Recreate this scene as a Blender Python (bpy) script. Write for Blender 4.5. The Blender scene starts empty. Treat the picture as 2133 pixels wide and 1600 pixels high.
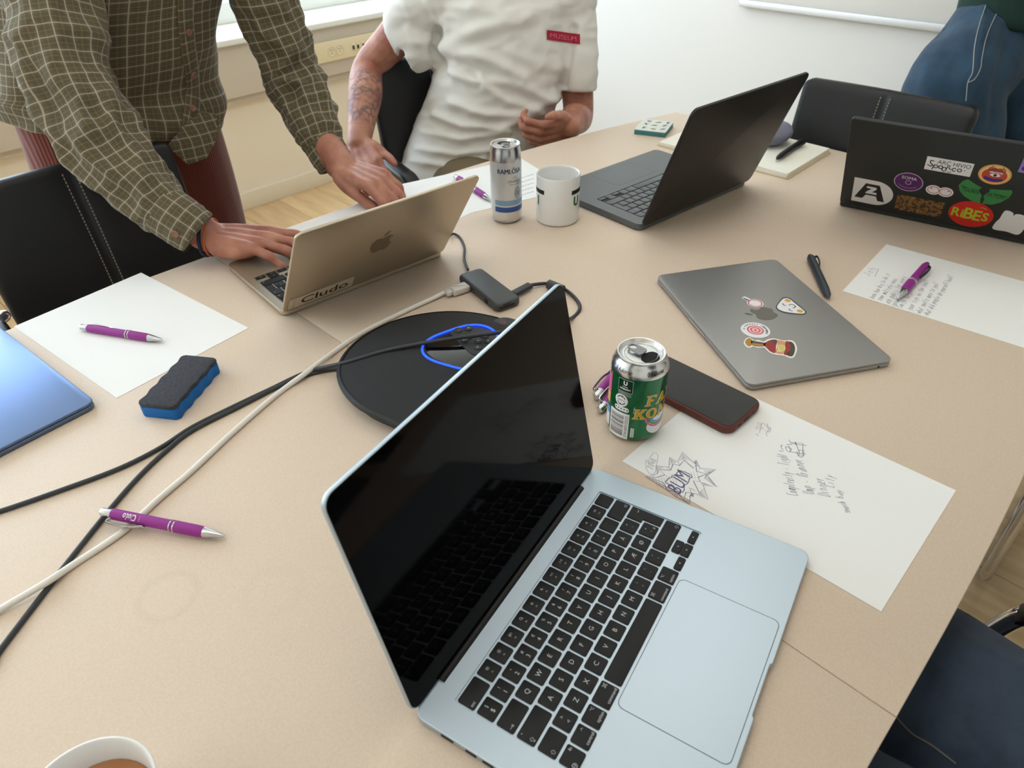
import bpy, bmesh, math, random
from math import sin, cos, pi, sqrt, radians as rad
from mathutils import Vector, Matrix, noise
from mathutils.geometry import tessellate_polygon

random.seed(7)
SC = bpy.context.scene
COL = SC.collection

# ---------------------------------------------------------------- camera
# world: X along the table's long axis, Y towards the window wall, Z up from the floor
cam_d = bpy.data.cameras.new('camera')
cam = bpy.data.objects.new('camera', cam_d)
COL.objects.link(cam)
CR, CU, CF = Vector((0.704493, -0.70951, -0.016893)), Vector((0.441656, 0.419652, 0.79299)), Vector((0.555545, 0.566117, -0.609001))
CP = Vector((-0.42156, 0.01158, 1.3127))
cam.matrix_world = Matrix(((CR.x, CU.x, -CF.x, CP.x), (CR.y, CU.y, -CF.y, CP.y), (CR.z, CU.z, -CF.z, CP.z), (0, 0, 0, 1)))
FPX = 1466.55
cam_d.sensor_width = 36
cam_d.lens = 36 * FPX / 2133
cam_d.clip_start = 0.02
cam_d.dof.use_dof = True
cam_d.dof.focus_distance = 0.9
cam_d.dof.aperture_fstop = 10.0
SC.camera = cam

# ---------------------------------------------------------------- daylight and exposure
wd = bpy.data.worlds.new('sky'); SC.world = wd; wd.use_nodes = True
nt = wd.node_tree; nt.nodes.clear()
o_ = nt.nodes.new('ShaderNodeOutputWorld'); bg = nt.nodes.new('ShaderNodeBackground')
tc = nt.nodes.new('ShaderNodeTexCoord'); sx = nt.nodes.new('ShaderNodeSeparateXYZ'); cr = nt.nodes.new('ShaderNodeValToRGB')
cr.color_ramp.elements[0].position = 0.0; cr.color_ramp.elements[0].color = (0.86, 0.93, 1.0, 1)
cr.color_ramp.elements[1].position = 0.75; cr.color_ramp.elements[1].color = (0.42, 0.62, 0.95, 1)
nt.links.new(tc.outputs['Generated'], sx.inputs[0]); nt.links.new(sx.outputs['Z'], cr.inputs[0])
nt.links.new(cr.outputs[0], bg.inputs[0]); nt.links.new(bg.outputs[0], o_.inputs[0])
bg.inputs[1].default_value = 7.4

def area(name, loc, rot, sx_, sy_, power, color=(1, 1, 1), portal=False):
    l = bpy.data.lights.new(name, 'AREA'); l.shape = 'RECTANGLE'; l.size = sx_; l.size_y = sy_
    l.energy = power; l.color = color
    if portal: l.cycles.is_portal = True
    ob = bpy.data.objects.new(name, l); COL.objects.link(ob); ob.location = loc; ob.rotation_euler = rot
    return ob

area('window_daylight', (-0.45, 3.36, 1.6), (rad(-90), 0, 0), 5.4, 1.72, 1, portal=True)

SC.view_settings.view_transform = 'Standard'
SC.view_settings.look = 'None'
SC.view_settings.gamma = 1.0
SC.view_settings.use_curve_mapping = False
SC.view_settings.exposure = 0.0
SC.cycles.max_bounces = 6
SC.cycles.diffuse_bounces = 4
SC.cycles.glossy_bounces = 4
SC.cycles.transparent_max_bounces = 8
SC.cycles.caustics_reflective = False
SC.cycles.caustics_refractive = False

# ---------------------------------------------------------------- helpers
ZT = 0.74

def ray(px, py):
    return (CF + CR * ((px - 1066.5) / FPX) - CU * ((py - 800) / FPX))

def at(px, py, d):                       # point at camera depth d
    return CP + ray(px, py) * d

def atz(px, py, z):                      # point on a horizontal plane
    r = ray(px, py); return CP + r * ((z - CP.z) / r.z)

def lin(c):
    return tuple((x / 12.92 if x <= 0.04045 else ((x + 0.055) / 1.055) ** 2.4) for x in (v / 255 for v in c))

MATS = {}
def mat(name, col, rough=0.5, metal=0.0, spec=0.5, bump=None, var=None, coat=0.0, sss=0.0, emit=0.0, sheen=0.0, trans=0.0, ior=1.45):
    """col in sRGB 0-255. bump=(scale, strength, detail); var=(scale, amount) mottles the colour slightly."""
    if name in MATS: return MATS[name]
    m = bpy.data.materials.new(name); m.use_nodes = True; MATS[name] = m
    n = m.node_tree.nodes; L = m.node_tree.links; b = n['Principled BSDF']
    c = lin(col) + (1,)
    b.inputs['Base Color'].default_value = c; m.diffuse_color = c
    b.inputs['Roughness'].default_value = rough; b.inputs['Metallic'].default_value = metal
    b.inputs['Specular IOR Level'].default_value = spec; b.inputs['IOR'].default_value = ior
    b.inputs['Coat Weight'].default_value = coat; b.inputs['Sheen Weight'].default_value = sheen
    b.inputs['Transmission Weight'].default_value = trans
    if sss: b.inputs['Subsurface Weight'].default_value = sss; b.inputs['Subsurface Radius'].default_value = (0.012, 0.005, 0.003); b.inputs['Subsurface Scale'].default_value = 0.5
    if emit: b.inputs['Emission Color'].default_value = c; b.inputs['Emission Strength'].default_value = emit
    if bump or var:
        t = n.new('ShaderNodeTexCoord')
    if bump:
        nz = n.new('ShaderNodeTexNoise'); nz.inputs['Scale'].default_value = bump[0]; nz.inputs['Detail'].default_value = bump[2] if len(bump) > 2 else 3
        bp = n.new('ShaderNodeBump'); bp.inputs['Strength'].default_value = bump[1]; bp.inputs['Distance'].default_value = bump[3] if len(bump) > 3 else 0.001
        L.new(t.outputs['Object'], nz.inputs['Vector']); L.new(nz.outputs['Fac'], bp.inputs['Height']); L.new(bp.outputs[0], b.inputs['Normal'])
    if var:
        nv = n.new('ShaderNodeTexNoise'); nv.inputs['Scale'].default_value = var[0]; nv.inputs['Detail'].default_value = 4
        mr = n.new('ShaderNodeMapRange'); mr.inputs['To Min'].default_value = 1 - var[1]; mr.inputs['To Max'].default_value = 1 + var[1]
        mx = n.new('ShaderNodeVectorMath'); mx.operation = 'SCALE'; mx.inputs[0].default_value = c[:3]
        L.new(t.outputs['Object'], nv.inputs['Vector']); L.new(nv.outputs['Fac'], mr.inputs['Value'])
        L.new(mr.outputs[0], mx.inputs['Scale']); L.new(mx.outputs[0], b.inputs['Base Color'])
    return m

def tag(o, label=None, cat=None, group=None, kind=None):
    if label: o['label'] = label
    if cat: o['category'] = cat
    if group: o['group'] = group
    if kind: o['kind'] = kind
    return o

def thing(name, label, cat, loc=(0, 0, 0), rotz=0.0, group=None):
    o = bpy.data.objects.new(name, None); COL.objects.link(o)
    o.empty_display_size = 0.05
    o.location = loc; o.rotation_euler = (0, 0, rotz)
    return tag(o, label, cat, group)

def rrect(w, d, r, n=5, cx=0, cy=0):
    """rounded rectangle outline, counter-clockwise"""
    p = []
    for sx_, sy_, a0 in ((1, 1, 0), (-1, 1, pi / 2), (-1, -1, pi), (1, -1, 3 * pi / 2)):
        for i in range(n + 1):
            a_ = a0 + (pi / 2) * (i / n if n else 0.5)
            p.append((cx + sx_ * (w / 2 - r) + r * cos(a_), cy + sy_ * (d / 2 - r) + r * sin(a_)))
    return p

def inset(pts, e):
    """move a closed convex-ish outline inwards by e"""
    out = []; N = len(pts)
    for i in range(N):
        a_, b_, c_ = Vector(pts[i - 1]), Vector(pts[i]), Vector(pts[(i + 1) % N])
        t1, t2 = (b_ - a_), (c_ - b_)
        t = (t1.normalized() if t1.length > 1e-9 else Vector((0, 0))) + (t2.normalized() if t2.length > 1e-9 else Vector((0, 0)))
        if t.length < 1e-9: out.append(tuple(b_)); continue
        t.normalize(); out.append((b_.x - t.y * e, b_.y + t.x * e))
    return out

def catmull(pts, n=8, closed=True):
    out = []; N = len(pts); V = [Vector(p) for p in pts]
    rng = range(N) if closed else range(N - 1)
    for i in rng:
        if closed: p0, p1, p2, p3 = V[i - 1], V[i], V[(i + 1) % N], V[(i + 2) % N]
        else: p0, p1, p2, p3 = V[max(i - 1, 0)], V[i], V[i + 1], V[min(i + 2, N - 1)]
        for k in range(n):
            t = k / n
            out.append(0.5 * ((2 * p1) + (p2 - p0) * t + (2 * p0 - 5 * p1 + 4 * p2 - p3) * t * t + (3 * p1 - p0 - 3 * p2 + p3) * t ** 3))
    if not closed: out.append(V[-1].copy())
    return out

class MB:
    """collects geometry; build() links it as ONE mesh object"""
    def __init__(s): s.v = []; s.f = []; s.m = []; s.uv = None
    def add(s, vs, fs, mi=0, M=None):
        k = len(s.v)
        s.v += [tuple(M @ Vector(p)) if M else tuple(p) for p in vs]
        s.f += [tuple(i + k for i in f) for f in fs]; s.m += [mi] * len(fs)
        return s
    def box(s, c, d, mi=0, M=None, b=0.0):
        w, dd, h = d
        return s.slab(rrect(w, dd, min(b, w / 2.01, dd / 2.01) if b else 1e-5, 2 if b else 0, c[0], c[1]), c[2] - h / 2, c[2] + h / 2, b * 0.8, mi, M)
    def slab(s, outline, z0, z1, e=0.0, mi=0, M=None, mtop=None, seg=3):
        """extruded outline with softly rounded top and bottom edges"""
        rings = []
        if e <= 0: rings = [(0, z0), (0, z1)]
        else:
            e = min(e, (z1 - z0) / 2.001)
            for i in range(seg + 1):
                a_ = pi / 2 * i / seg; rings.append((e * (1 - sin(a_)), z0 + e * (1 - cos(a_))))
            for i in range(seg + 1):
                a_ = pi / 2 * i / seg; rings.append((e * (1 - cos(a_)), z1 - e * (1 - sin(a_))))
        vs = []; N = len(outline)
        for e_, z in rings:
            o = inset(outline, e_) if e_ > 1e-9 else outline
            vs += [(p[0], p[1], z) for p in o]
        fs = []
        for k in range(len(rings) - 1):
            for i in range(N):
                j = (i + 1) % N; fs.append((k * N + i, k * N + j, (k + 1) * N + j, (k + 1) * N + i))
        s.add(vs, fs, mi, M)
        k0 = len(s.v) - len(vs)
        s.f.append(tuple(k0 + i for i in reversed(range(N)))); s.m.append(mi)
        s.f.append(tuple(k0 + (len(rings) - 1) * N + i for i in range(N))); s.m.append(mi if mtop is None else mtop)
        return s
    def lathe(s, prof, n=40, mi=0, M=None, cap0=False, cap1=False):
        vs = []; fs = []
        for r, z in prof:
            for i in range(n): vs.append((r * cos(2 * pi * i / n), r * sin(2 * pi * i / n), z))
        mis = mi if isinstance(mi, list) else [mi] * (len(prof) - 1)
        for k in range(len(prof) - 1):
            sub = []
            for i in range(n):
                j = (i + 1) % n; sub.append((k * n + i, k * n + j, (k + 1) * n + j, (k + 1) * n + i))
            fs.append((sub, mis[k]))
        k0 = len(s.v); s.v += [tuple(M @ Vector(p)) if M else p for p in vs]
        for sub, q in fs:
            s.f += [tuple(i + k0 for i in f) for f in sub]; s.m += [q] * len(sub)
        if cap0: s.f.append(tuple(k0 + i for i in reversed(range(n)))); s.m.append(mis[0])
        if cap1: s.f.append(tuple(k0 + (len(prof) - 1) * n + i for i in range(n))); s.m.append(mis[-1])
        return s
    def tube(s, pts, r, n=10, mi=0, closed=False, cap='round', M=None, sq=1.0):
        """swept tube; r a number or a list"""
        P = [Vector(p) for p in pts]; N = len(P)
        R_ = r if isinstance(r, (list, tuple)) else [r] * N
        T = []
        for i in range(N):
            a_ = P[i - 1] if (i > 0 or closed) else P[i]; b_ = P[(i + 1) % N] if (i < N - 1 or closed) else P[i]
            t = b_ - a_; T.append(t.normalized() if t.length > 1e-12 else (T[-1] if T else Vector((0, 0, 1))))
        u = T[0].orthogonal().normalized()
        if abs(T[0].z) < 0.95: u = (Vector((0, 0, 1)) - T[0] * T[0].z).normalized()
        rings = []
        for i in range(N):
            u = (u - T[i] * u.dot(T[i]))
            u = u.normalized() if u.length > 1e-9 else T[i].orthogonal().normalized()
            rings.append((P[i], u.copy(), T[i].cross(u), T[i], R_[i]))
        full = []
        if cap == 'round' and not closed:
            p, u_, w_, t_, rr = rings[0]
            for k in range(3):
                a_ = pi / 2 * (k + 0.35) / 3.35; full.append((p - t_ * rr * cos(a_), u_, w_, rr * sin(a_)))
        full += [(p, u_, w_, rr) for p, u_, w_, t_, rr in rings]
        if cap == 'round' and not closed:
            p, u_, w_, t_, rr = rings[-1]
            for k in (2, 1, 0):
                a_ = pi / 2 * (k + 0.35) / 3.35; full.append((p + t_ * rr * cos(a_), u_, w_, rr * sin(a_)))
        vs = []
        for p, u_, w_, rr in full:
            for i in range(n):
                a_ = 2 * pi * i / n; vs.append(p + u_ * (rr * cos(a_)) + w_ * (rr * sin(a_) * sq))
        fs = []; K = len(full)
        for k in range(K if closed else K - 1):
            k2 = (k + 1) % K
            for i in range(n):
                j = (i + 1) % n; fs.append((k * n + i, k * n + j, k2 * n + j, k2 * n + i))
        if not closed:
            fs.append(tuple(reversed(range(n)))); fs.append(tuple((K - 1) * n + i for i in range(n)))
        return s.add(vs, fs, mi, M)
    def mesh(s, name, mats, smooth=True, ang=38):
        me = bpy.data.meshes.new(name); me.from_pydata(s.v, [], s.f)
        for m_ in (mats if isinstance(mats, (list, tuple)) else [mats]): me.materials.append(m_)
        me.polygons.foreach_set('material_index', s.m)
        if s.uv:
            uvl = me.uv_layers.new(name='UVMap')
            for l in me.loops: uvl.data[l.index].uv = s.uv[l.vertex_index]
        me.update()
        if smooth:
            me.polygons.foreach_set('use_smooth', [True] * len(me.polygons)); me.set_sharp_from_angle(angle=rad(ang))
        return me
    def build(s, name, mats, parent=None, smooth=True, ang=38, loc=None, rot=None):
        return obj(name, s.mesh(name, mats, smooth, ang), parent, loc, rot)

def obj(name, me, parent=None, loc=None, rot=None):
    o = bpy.data.objects.new(name, me); COL.objects.link(o)
    if parent: o.parent = parent
    if loc: o.location = loc
    if rot: o.rotation_euler = rot
    return o

_txt = {}
def text_mesh(s_, bold=0.0, res=3):
    """vertices and faces of a line of lettering, 1 unit high, centred"""
    k = (s_, bold, res)
    if k in _txt: return _txt[k]
    cu = bpy.data.curves.new('t', 'FONT'); cu.body = s_; cu.size = 1.0; cu.align_x = 'CENTER'; cu.align_y = 'CENTER'
    cu.resolution_u = res; cu.offset = bold
    ob = bpy.data.objects.new('t', cu)
    me = bpy.data.meshes.new_from_object(ob)
    vs = [(v.co.x, v.co.y) for v in me.vertices]; fs = [tuple(p.vertices) for p in me.polygons]
    bpy.data.objects.remove(ob); bpy.data.curves.remove(cu); bpy.data.meshes.remove(me)
    if vs:                                  # centre on the ink
        cx = (min(v[0] for v in vs) + max(v[0] for v in vs)) / 2; cy = (min(v[1] for v in vs) + max(v[1] for v in vs)) / 2
        vs = [(x - cx, y - cy) for x, y in vs]
    _txt[k] = (vs, fs); return _txt[k]

class Decal:
    """flat print: polygons, lettering and pen strokes in layers, built as ONE mesh"""
    def __init__(s): s.it = []
    def raw(s, vs, fs, m, ly): s.it.append((list(vs), list(fs), m, ly)); return s
    def poly(s, pts, m, ly=0):
        pts = [tuple(p)[:2] for p in pts]
        tri = tessellate_polygon([[Vector((p[0], p[1], 0)) for p in pts]])
        out = []
        for t in tri:
            a_, b_, c_ = (pts[i] for i in t)
            cr_ = (b_[0] - a_[0]) * (c_[1] - a_[1]) - (b_[1] - a_[1]) * (c_[0] - a_[0])
            out.append(tuple(t) if cr_ > 0 else tuple(reversed(t)))
        return s.raw(pts, out, m, ly)
    def ell(s, cx, cy, rx, ry, m, ly=0, n=32, rot=0.0, a0=0.0, a1=2 * pi):
        p = []
        for i in range(n):
            t = a0 + (a1 - a0) * i / n if a1 - a0 > 6.28 else a0 + (a1 - a0) * i / (n - 1)
            x, y = rx * cos(t), ry * sin(t); p.append((cx + x * cos(rot) - y * sin(rot), cy + x * sin(rot) + y * cos(rot)))
        return s.raw(p, [tuple(range(n))], m, ly)
    def rect(s, x0, y0, x1, y1, m, ly=0): return s.raw([(x0, y0), (x1, y0), (x1, y1), (x0, y1)], [(0, 1, 2, 3)], m, ly)
    def text(s, t, x, y, size, m, ly=1, rot=0.0, sx=1.0, bold=0.0, width=None, shear=0.0):
        vs, fs = text_mesh(t, bold)
        if not vs: return s
        if width: w0 = max(v[0] for v in vs) - min(v[0] for v in vs); sx = width / (w0 * size)
        out = []
        for a_, b_ in vs:
            a_ = (a_ * sx + b_ * shear) * size; b_ *= size
            out.append((x + a_ * cos(rot) - b_ * sin(rot), y + a_ * sin(rot) + b_ * cos(rot)))
        return s.raw(out, fs, m, ly)
    def stroke(s, pts, w, m, ly=1, closed=False):
        P = [Vector((p[0], p[1])) for p in pts]; N = len(P)
        if N < 2: return s
        vs = []
        for i in range(N):
            a_ = P[i - 1] if (i or closed) else P[i]; b_ = P[(i + 1) % N] if (i < N - 1 or closed) else P[i]
            t = (b_ - a_); t = t.normalized() if t.length > 1e-9 else Vector((1, 0))
            n_ = Vector((-t.y, t.x)) * (w / 2); vs += [tuple(P[i] + n_), tuple(P[i] - n_)]
        fs = []
        for i in range(N if closed else N - 1):
            j = (i + 1) % N; fs.append((2 * i, 2 * i + 1, 2 * j + 1, 2 * j))
        return s.raw(vs, fs, m, ly)
    def ring(s, cx, cy, rx, ry, w, m, ly=1, n=32, rot=0.0, a0=0.0, a1=2 * pi):
        cl = a1 - a0 > 6.28; p = []
        for i in range(n + (0 if cl else 1)):
            t = a0 + (a1 - a0) * i / n
            x, y = rx * cos(t), ry * sin(t); p.append((cx + x * cos(rot) - y * sin(rot), cy + x * sin(rot) + y * cos(rot)))
        return s.stroke(p, w, m, ly, cl)
    def merge(s, d, x=0, y=0, rot=0.0, sc=1.0, dl=0):
        for vs, fs, m, ly in d.it:
            s.it.append(([(x + sc * (a_ * cos(rot) - b_ * sin(rot)), y + sc * (a_ * sin(rot) + b_ * cos(rot))) for a_, b_ in vs], fs, m, ly + dl))
        return s
    def build(s, name, parent=None, fn=None, h0=0.0002, dh=0.00006, loc=None, rot=None, into=None, cut=None):
        mb = into or MB(); mats = []
        for vs, fs, m, ly in s.it:
            if m not in mats: mats.append(m)
            h = h0 + dh * ly
            if cut:                           # slice long faces so that they can follow a curved surface
                bm = bmesh.new(); bv = [bm.verts.new((x, y, 0)) for x, y in vs]
                for f in fs:
                    try: bm.faces.new([bv[i] for i in f])
                    except ValueError: pass
                x0 = min(v[0] for v in vs); x1 = max(v[0] for v in vs); c_ = math.ceil(x0 / cut) * cut
                while c_ < x1:
                    bmesh.ops.bisect_plane(bm, geom=bm.verts[:] + bm.edges[:] + bm.faces[:], plane_co=(c_, 0, 0), plane_no=(1, 0, 0)); c_ += cut
                bm.verts.index_update(); vs = [(v.co.x, v.co.y) for v in bm.verts]; fs = [tuple(v.index for v in f.verts) for f in bm.faces]; bm.free()
            mb.add([fn(x, y, h) if fn else (x, y, h) for x, y in vs], fs, mats.index(m))
        if into is not None: return mats
        return mb.build(name, mats, parent, smooth=False, loc=loc, rot=rot)
# ================================================================ the room
X0, X1, Y0, Y1, HC = -3.2, 2.3, -1.9, 3.05, 2.6
m_wall = mat('white_wall_paint', (240, 238, 232), 0.75, bump=(220, 0.08))
m_cream = mat('cream_panel_paint', (245, 234, 214), 0.6, bump=(160, 0.05))
m_beige = mat('beige_sill_panel', (212, 200, 182), 0.55)
m_sill = mat('white_sill_laminate', (240, 238, 230), 0.35)
m_frame = mat('white_window_frame', (238, 236, 228), 0.4)
m_base = mat('cream_baseboard_paint', (236, 224, 202), 0.5)

def struct(name, mb, m, parent=None, **k):
    o = mb.build(name, m, parent, **k)
    if parent is None: tag(o, kind='structure')
    return o

# floor: boards along Y
wood = bpy.data.materials.new('beech_floor_board'); wood.use_nodes = True
n = wood.node_tree.nodes; L = wood.node_tree.links; b = n['Principled BSDF']; b.inputs['Roughness'].default_value = 0.4
t = n.new('ShaderNodeTexCoord'); mp = n.new('ShaderNodeMapping'); mp.inputs['Scale'].default_value = (14, 1.6, 1); oi = n.new('ShaderNodeObjectInfo')
ad = n.new('ShaderNodeVectorMath'); ad.operation = 'ADD'; nz = n.new('ShaderNodeTexNoise'); nz.inputs['Scale'].default_value = 3; nz.inputs['Detail'].default_value = 6
rp = n.new('ShaderNodeValToRGB'); rp.color_ramp.elements[0].color = lin((206, 172, 126)) + (1,); rp.color_ramp.elements[1].color = lin((228, 198, 154)) + (1,)
rp.color_ramp.elements[0].position = 0.3; rp.color_ramp.elements[1].position = 0.7
mu = n.new('ShaderNodeMath'); mu.operation = 'MULTIPLY'; mu.inputs[1].default_value = 37
hs = n.new('ShaderNodeHueSaturation'); mr = n.new('ShaderNodeMapRange'); mr.inputs['To Min'].default_value = 0.9; mr.inputs['To Max'].default_value = 1.08
L.new(t.outputs['Object'], mp.inputs[0]); L.new(oi.outputs['Random'], mu.inputs[0]); L.new(mp.outputs[0], ad.inputs[0]); L.new(mu.outputs[0], ad.inputs[1])
L.new(ad.outputs[0], nz.inputs['Vector']); L.new(nz.outputs['Fac'], rp.inputs[0]); L.new(rp.outputs[0], hs.inputs['Color'])
L.new(oi.outputs['Random'], mr.inputs[0]); L.new(mr.outputs[0], hs.inputs['Value']); L.new(hs.outputs[0], b.inputs['Base Color'])
m_sub = mat('dark_floor_joint', (120, 92, 60), 0.8)
fl = struct('floor', MB().box(((X0 + X1) / 2, (Y0 + Y1 + 0.3) / 2, -0.03), (X1 - X0, Y1 - Y0 + 0.3, 0.052)), m_sub)
PW, PL = 0.2, 1.3
pm = MB().box((0, 0, 0), (PW - 0.0015, PL - 0.0015, 0.008), b=0.0008).mesh('plank', [wood])
i = 0; x = 1.025 - PW / 2 - 22 * PW
while x < X1 - PW * 0.3:
    if x > X0 - PW / 2 + 0.001:
        y = Y0 - PL * ((i * 0.37) % 1)
        while y < Y1 + 0.2:
            obj('plank', pm, fl, (min(max(x, X0 + PW / 2), X1 - PW / 2), y + PL / 2, -0.004)); y += PL
    x += PW; i += 1

struct('ceiling', MB().box(((X0 + X1) / 2, (Y0 + Y1) / 2 + 0.1, HC + 0.05), (X1 - X0, Y1 - Y0 + 0.8, 0.1)), m_wall)
struct('wall_end', MB().box((X1 + 0.06, (Y0 + Y1) / 2 + 0.1, HC / 2), (0.12, Y1 - Y0 + 0.8, HC)), m_wall)
struct('wall_far_end', MB().box((X0 - 0.06, (Y0 + Y1) / 2 + 0.1, HC / 2), (0.12, Y1 - Y0 + 0.8, HC)), m_wall)
struct('wall_behind_camera', MB().box(((X0 + X1) / 2, Y0 - 0.06, HC / 2), (X1 - X0, 0.12, HC)), m_wall)
# window wall: low parapet with panels, sill, power trunking, glazing above
struct('wall_window', MB().box(((X0 + X1) / 2, Y1 + 0.15, 0.335), (X1 - X0, 0.3, 0.67)), m_cream)
struct('trim_1', MB().box(((X0 + X1) / 2, Y1 - 0.03, 0.59), (X1 - X0, 0.06, 0.20), b=0.004), m_beige)           # boxed band under the sill
struct('trim_2', MB().box(((X0 + X1) / 2, Y1 - 0.018, 0.475), (X1 - X0, 0.036, 0.03), b=0.004), m_beige)
struct('trim_3', MB().box(((X0 + X1) / 2, Y1 + 0.085, 0.702), (X1 - X0, 0.34, 0.024), b=0.006), m_sill)          # window sill
struct('baseboard_window', MB().box(((X0 + X1) / 2, Y1 - 0.008, 0.04), (X1 - X0, 0.016, 0.08), b=0.003), m_base)
struct('baseboard_end', MB().box((X1 - 0.008, (Y0 + Y1) / 2, 0.04), (0.016, Y1 - Y0, 0.08), b=0.003), m_base)
struct('wall_window_lintel', MB().box(((X0 + X1) / 2, Y1 + 0.2, 2.53), (X1 - X0, 0.3, 0.14)), m_wall)
glass = bpy.data.materials.new('window_glass'); glass.use_nodes = True
n = glass.node_tree.nodes; L = glass.node_tree.links; n.clear()
go_ = n.new('ShaderNodeOutputMaterial'); gm = n.new('ShaderNodeMixShader'); gt = n.new('ShaderNodeBsdfTransparent'); gg = n.new('ShaderNodeBsdfGlossy'); gg.inputs['Roughness'].default_value = 0.02
gt.inputs[0].default_value = (0.95, 0.97, 0.96, 1); gm.inputs[0].default_value = 0.06
L.new(gt.outputs[0], gm.inputs[1]); L.new(gg.outputs[0], gm.inputs[2]); L.new(gm.outputs[0], go_.inputs[0])
WN = 4; wx0, wx1 = X0 + 0.02, X1 - 0.02; ww = (wx1 - wx0) / WN
for k in range(WN):
    xc = wx0 + ww * (k + 0.5)
    fr = MB()
    for dx in (-ww / 2 + 0.025, ww / 2 - 0.025): fr.box((xc + dx, 3.30, 1.587), (0.05, 0.06, 1.746), b=0.004)
    for z in (0.754, 2.43): fr.box((xc, 3.30, z), (ww - 0.1, 0.06, 0.08), b=0.004)
    w = struct('window_%d' % (k + 1), fr, m_frame)
    MB().box((xc, 3.30, 1.59), (ww - 0.1, 0.006, 1.6)).build('pane', glass, w, smooth=False)

# power trunking on the parapet
m_trunk = mat('cream_socket_plastic', (238, 222, 186), 0.4); m_sock = mat('socket_shadow_grey', (150, 138, 116), 0.5); m_black = mat('black_plastic', (22, 22, 23), 0.45)
tr = thing('power_trunking', 'cream power and data trunking with sockets on the beige band under the window sill', 'socket strip', (1.62, Y1 - 0.06, 0.593))
MB().box((0, -0.009, 0), (0.62, 0.018, 0.082), b=0.005).build('housing', m_trunk, tr)
Mf = Matrix.Rotation(rad(90), 4, 'X')
def socket(x):
    mb = MB(); M_ = Matrix.Translation((x, -0.0185, 0)) @ Mf
    mb.lathe([(0.0205, 0), (0.0205, 0.0022), (0.018, 0.0022), (0.017, -0.001)], 24, 0, M_)
    mb.lathe([(0.017, 0.0003), (0.0001, 0.0003)], 24, 0, M_)
    for dx, dz in ((-0.006, 0.004), (0.006, 0.004), (0, -0.007)): mb.lathe([(0.0026, 0.0008), (0.0001, 0.0008)], 10, 1, Matrix.Translation((x + dx, -0.0185, dz)) @ Mf)
    mb.build('socket', [m_trunk, m_sock], tr)
for x in (-0.215, -0.172, 0.12, 0.163): socket(x)
for x in (-0.10, -0.075, -0.045, -0.020, 0.035):
    mb = MB().box((x, -0.0195, 0), (0.017, 0.004, 0.03), 0, b=0.002); mb.box((x, -0.0205, -0.002), (0.011, 0.004, 0.017), 1, b=0.001)
    mb.build('data_port', [m_trunk, m_black], tr)

# whiteboard on the end wall
m_board = mat('whiteboard_enamel', (232, 228, 220), 0.18, coat=0.3); m_alu = mat('satin_aluminium', (212, 212, 210), 0.5, 0.8)
wbz = 0.815
wb = thing('whiteboard', 'wide whiteboard with a slim aluminium frame on the white end wall', 'whiteboard', (X1, 0.35, wbz))
MB().box((-0.010, 0, 0.63), (0.02, 2.26, 1.22)).build('writing_surface', m_board, wb)
for nm, c, d in (('frame_rail', (-0.014, 0, 0.01), (0.028, 2.3, 0.024)), ('frame_rail', (-0.014, 0, 1.25), (0.028, 2.3, 0.024)),
                 ('frame_rail', (-0.014, -1.14, 0.63), (0.028, 0.02, 1.22)), ('frame_rail', (-0.014, 1.14, 0.63), (0.028, 0.02, 1.22))):
    MB().box(c, d, b=0.003).build(nm, m_alu, wb)
m_mark = mat('dark_marker_ink', (70, 74, 90), 0.5); m_mark2 = mat('pale_marker_ink', (176, 184, 190), 0.5)
dm = Decal(); dm.stroke([(0.02, 0.16), (0.005, 0.07), (0.012, 0.055)], 0.006, m_mark); d2_ = Decal(); d2_.stroke([(-0.2, 0.12), (-0.205, 0.06)], 0.003, m_mark2)
for q_ in (dm, d2_): q_.build('marker_stroke', wb, fn=lambda x, y, h: (-0.0202 - h, x - 0.03, y))

# ceiling panel lamps
m_lamp = mat('lamp_diffuser', (255, 250, 246), 0.6, emit=2.3)
for x, lb_ in ((-2.1, 'flat white ceiling lamp panel nearest the far end wall behind the camera side'), (-0.5, 'flat white ceiling lamp panel above the middle of the table'), (1.1, 'flat white ceiling lamp panel nearest the whiteboard wall')):
    lp = thing('ceiling_lamp', lb_, 'lamp', (x, 0.6, HC), 0, 'ceiling lamp panels')
    MB().box((0, 0, -0.012), (1.2, 0.6, 0.024), b=0.003).build('lamp_housing', m_frame, lp)
    MB().box((0, 0, -0.026), (1.16, 0.56, 0.006)).build('diffuser', m_lamp, lp)

# ================================================================ conference table
lam = mat('beige_table_laminate', (222, 204, 182), 0.5, spec=0.3, bump=(900, 0.02, 2, 0.0003))
n = lam.node_tree.nodes; L = lam.node_tree.links; b = n['Principled BSDF']
t = n['Texture Coordinate']
sp = n.new('ShaderNodeTexNoise'); sp.inputs['Scale'].default_value = 420; sp.inputs['Detail'].default_value = 2
lo = n.new('ShaderNodeTexNoise'); lo.inputs['Scale'].default_value = 5; lo.inputs['Detail'].default_value = 3
rr = n.new('ShaderNodeValToRGB'); rr.color_ramp.elements[0].color = lin((219, 198, 176)) + (1,); rr.color_ramp.elements[1].color = lin((224, 204, 184)) + (1,)
rr.color_ramp.elements[0].position = 0.35; rr.color_ramp.elements[1].position = 0.65
L.new(t.outputs['Object'], sp.inputs['Vector']); L.new(t.outputs['Object'], lo.inputs['Vector']); L.new(sp.outputs['Fac'], rr.inputs[0])
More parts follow.
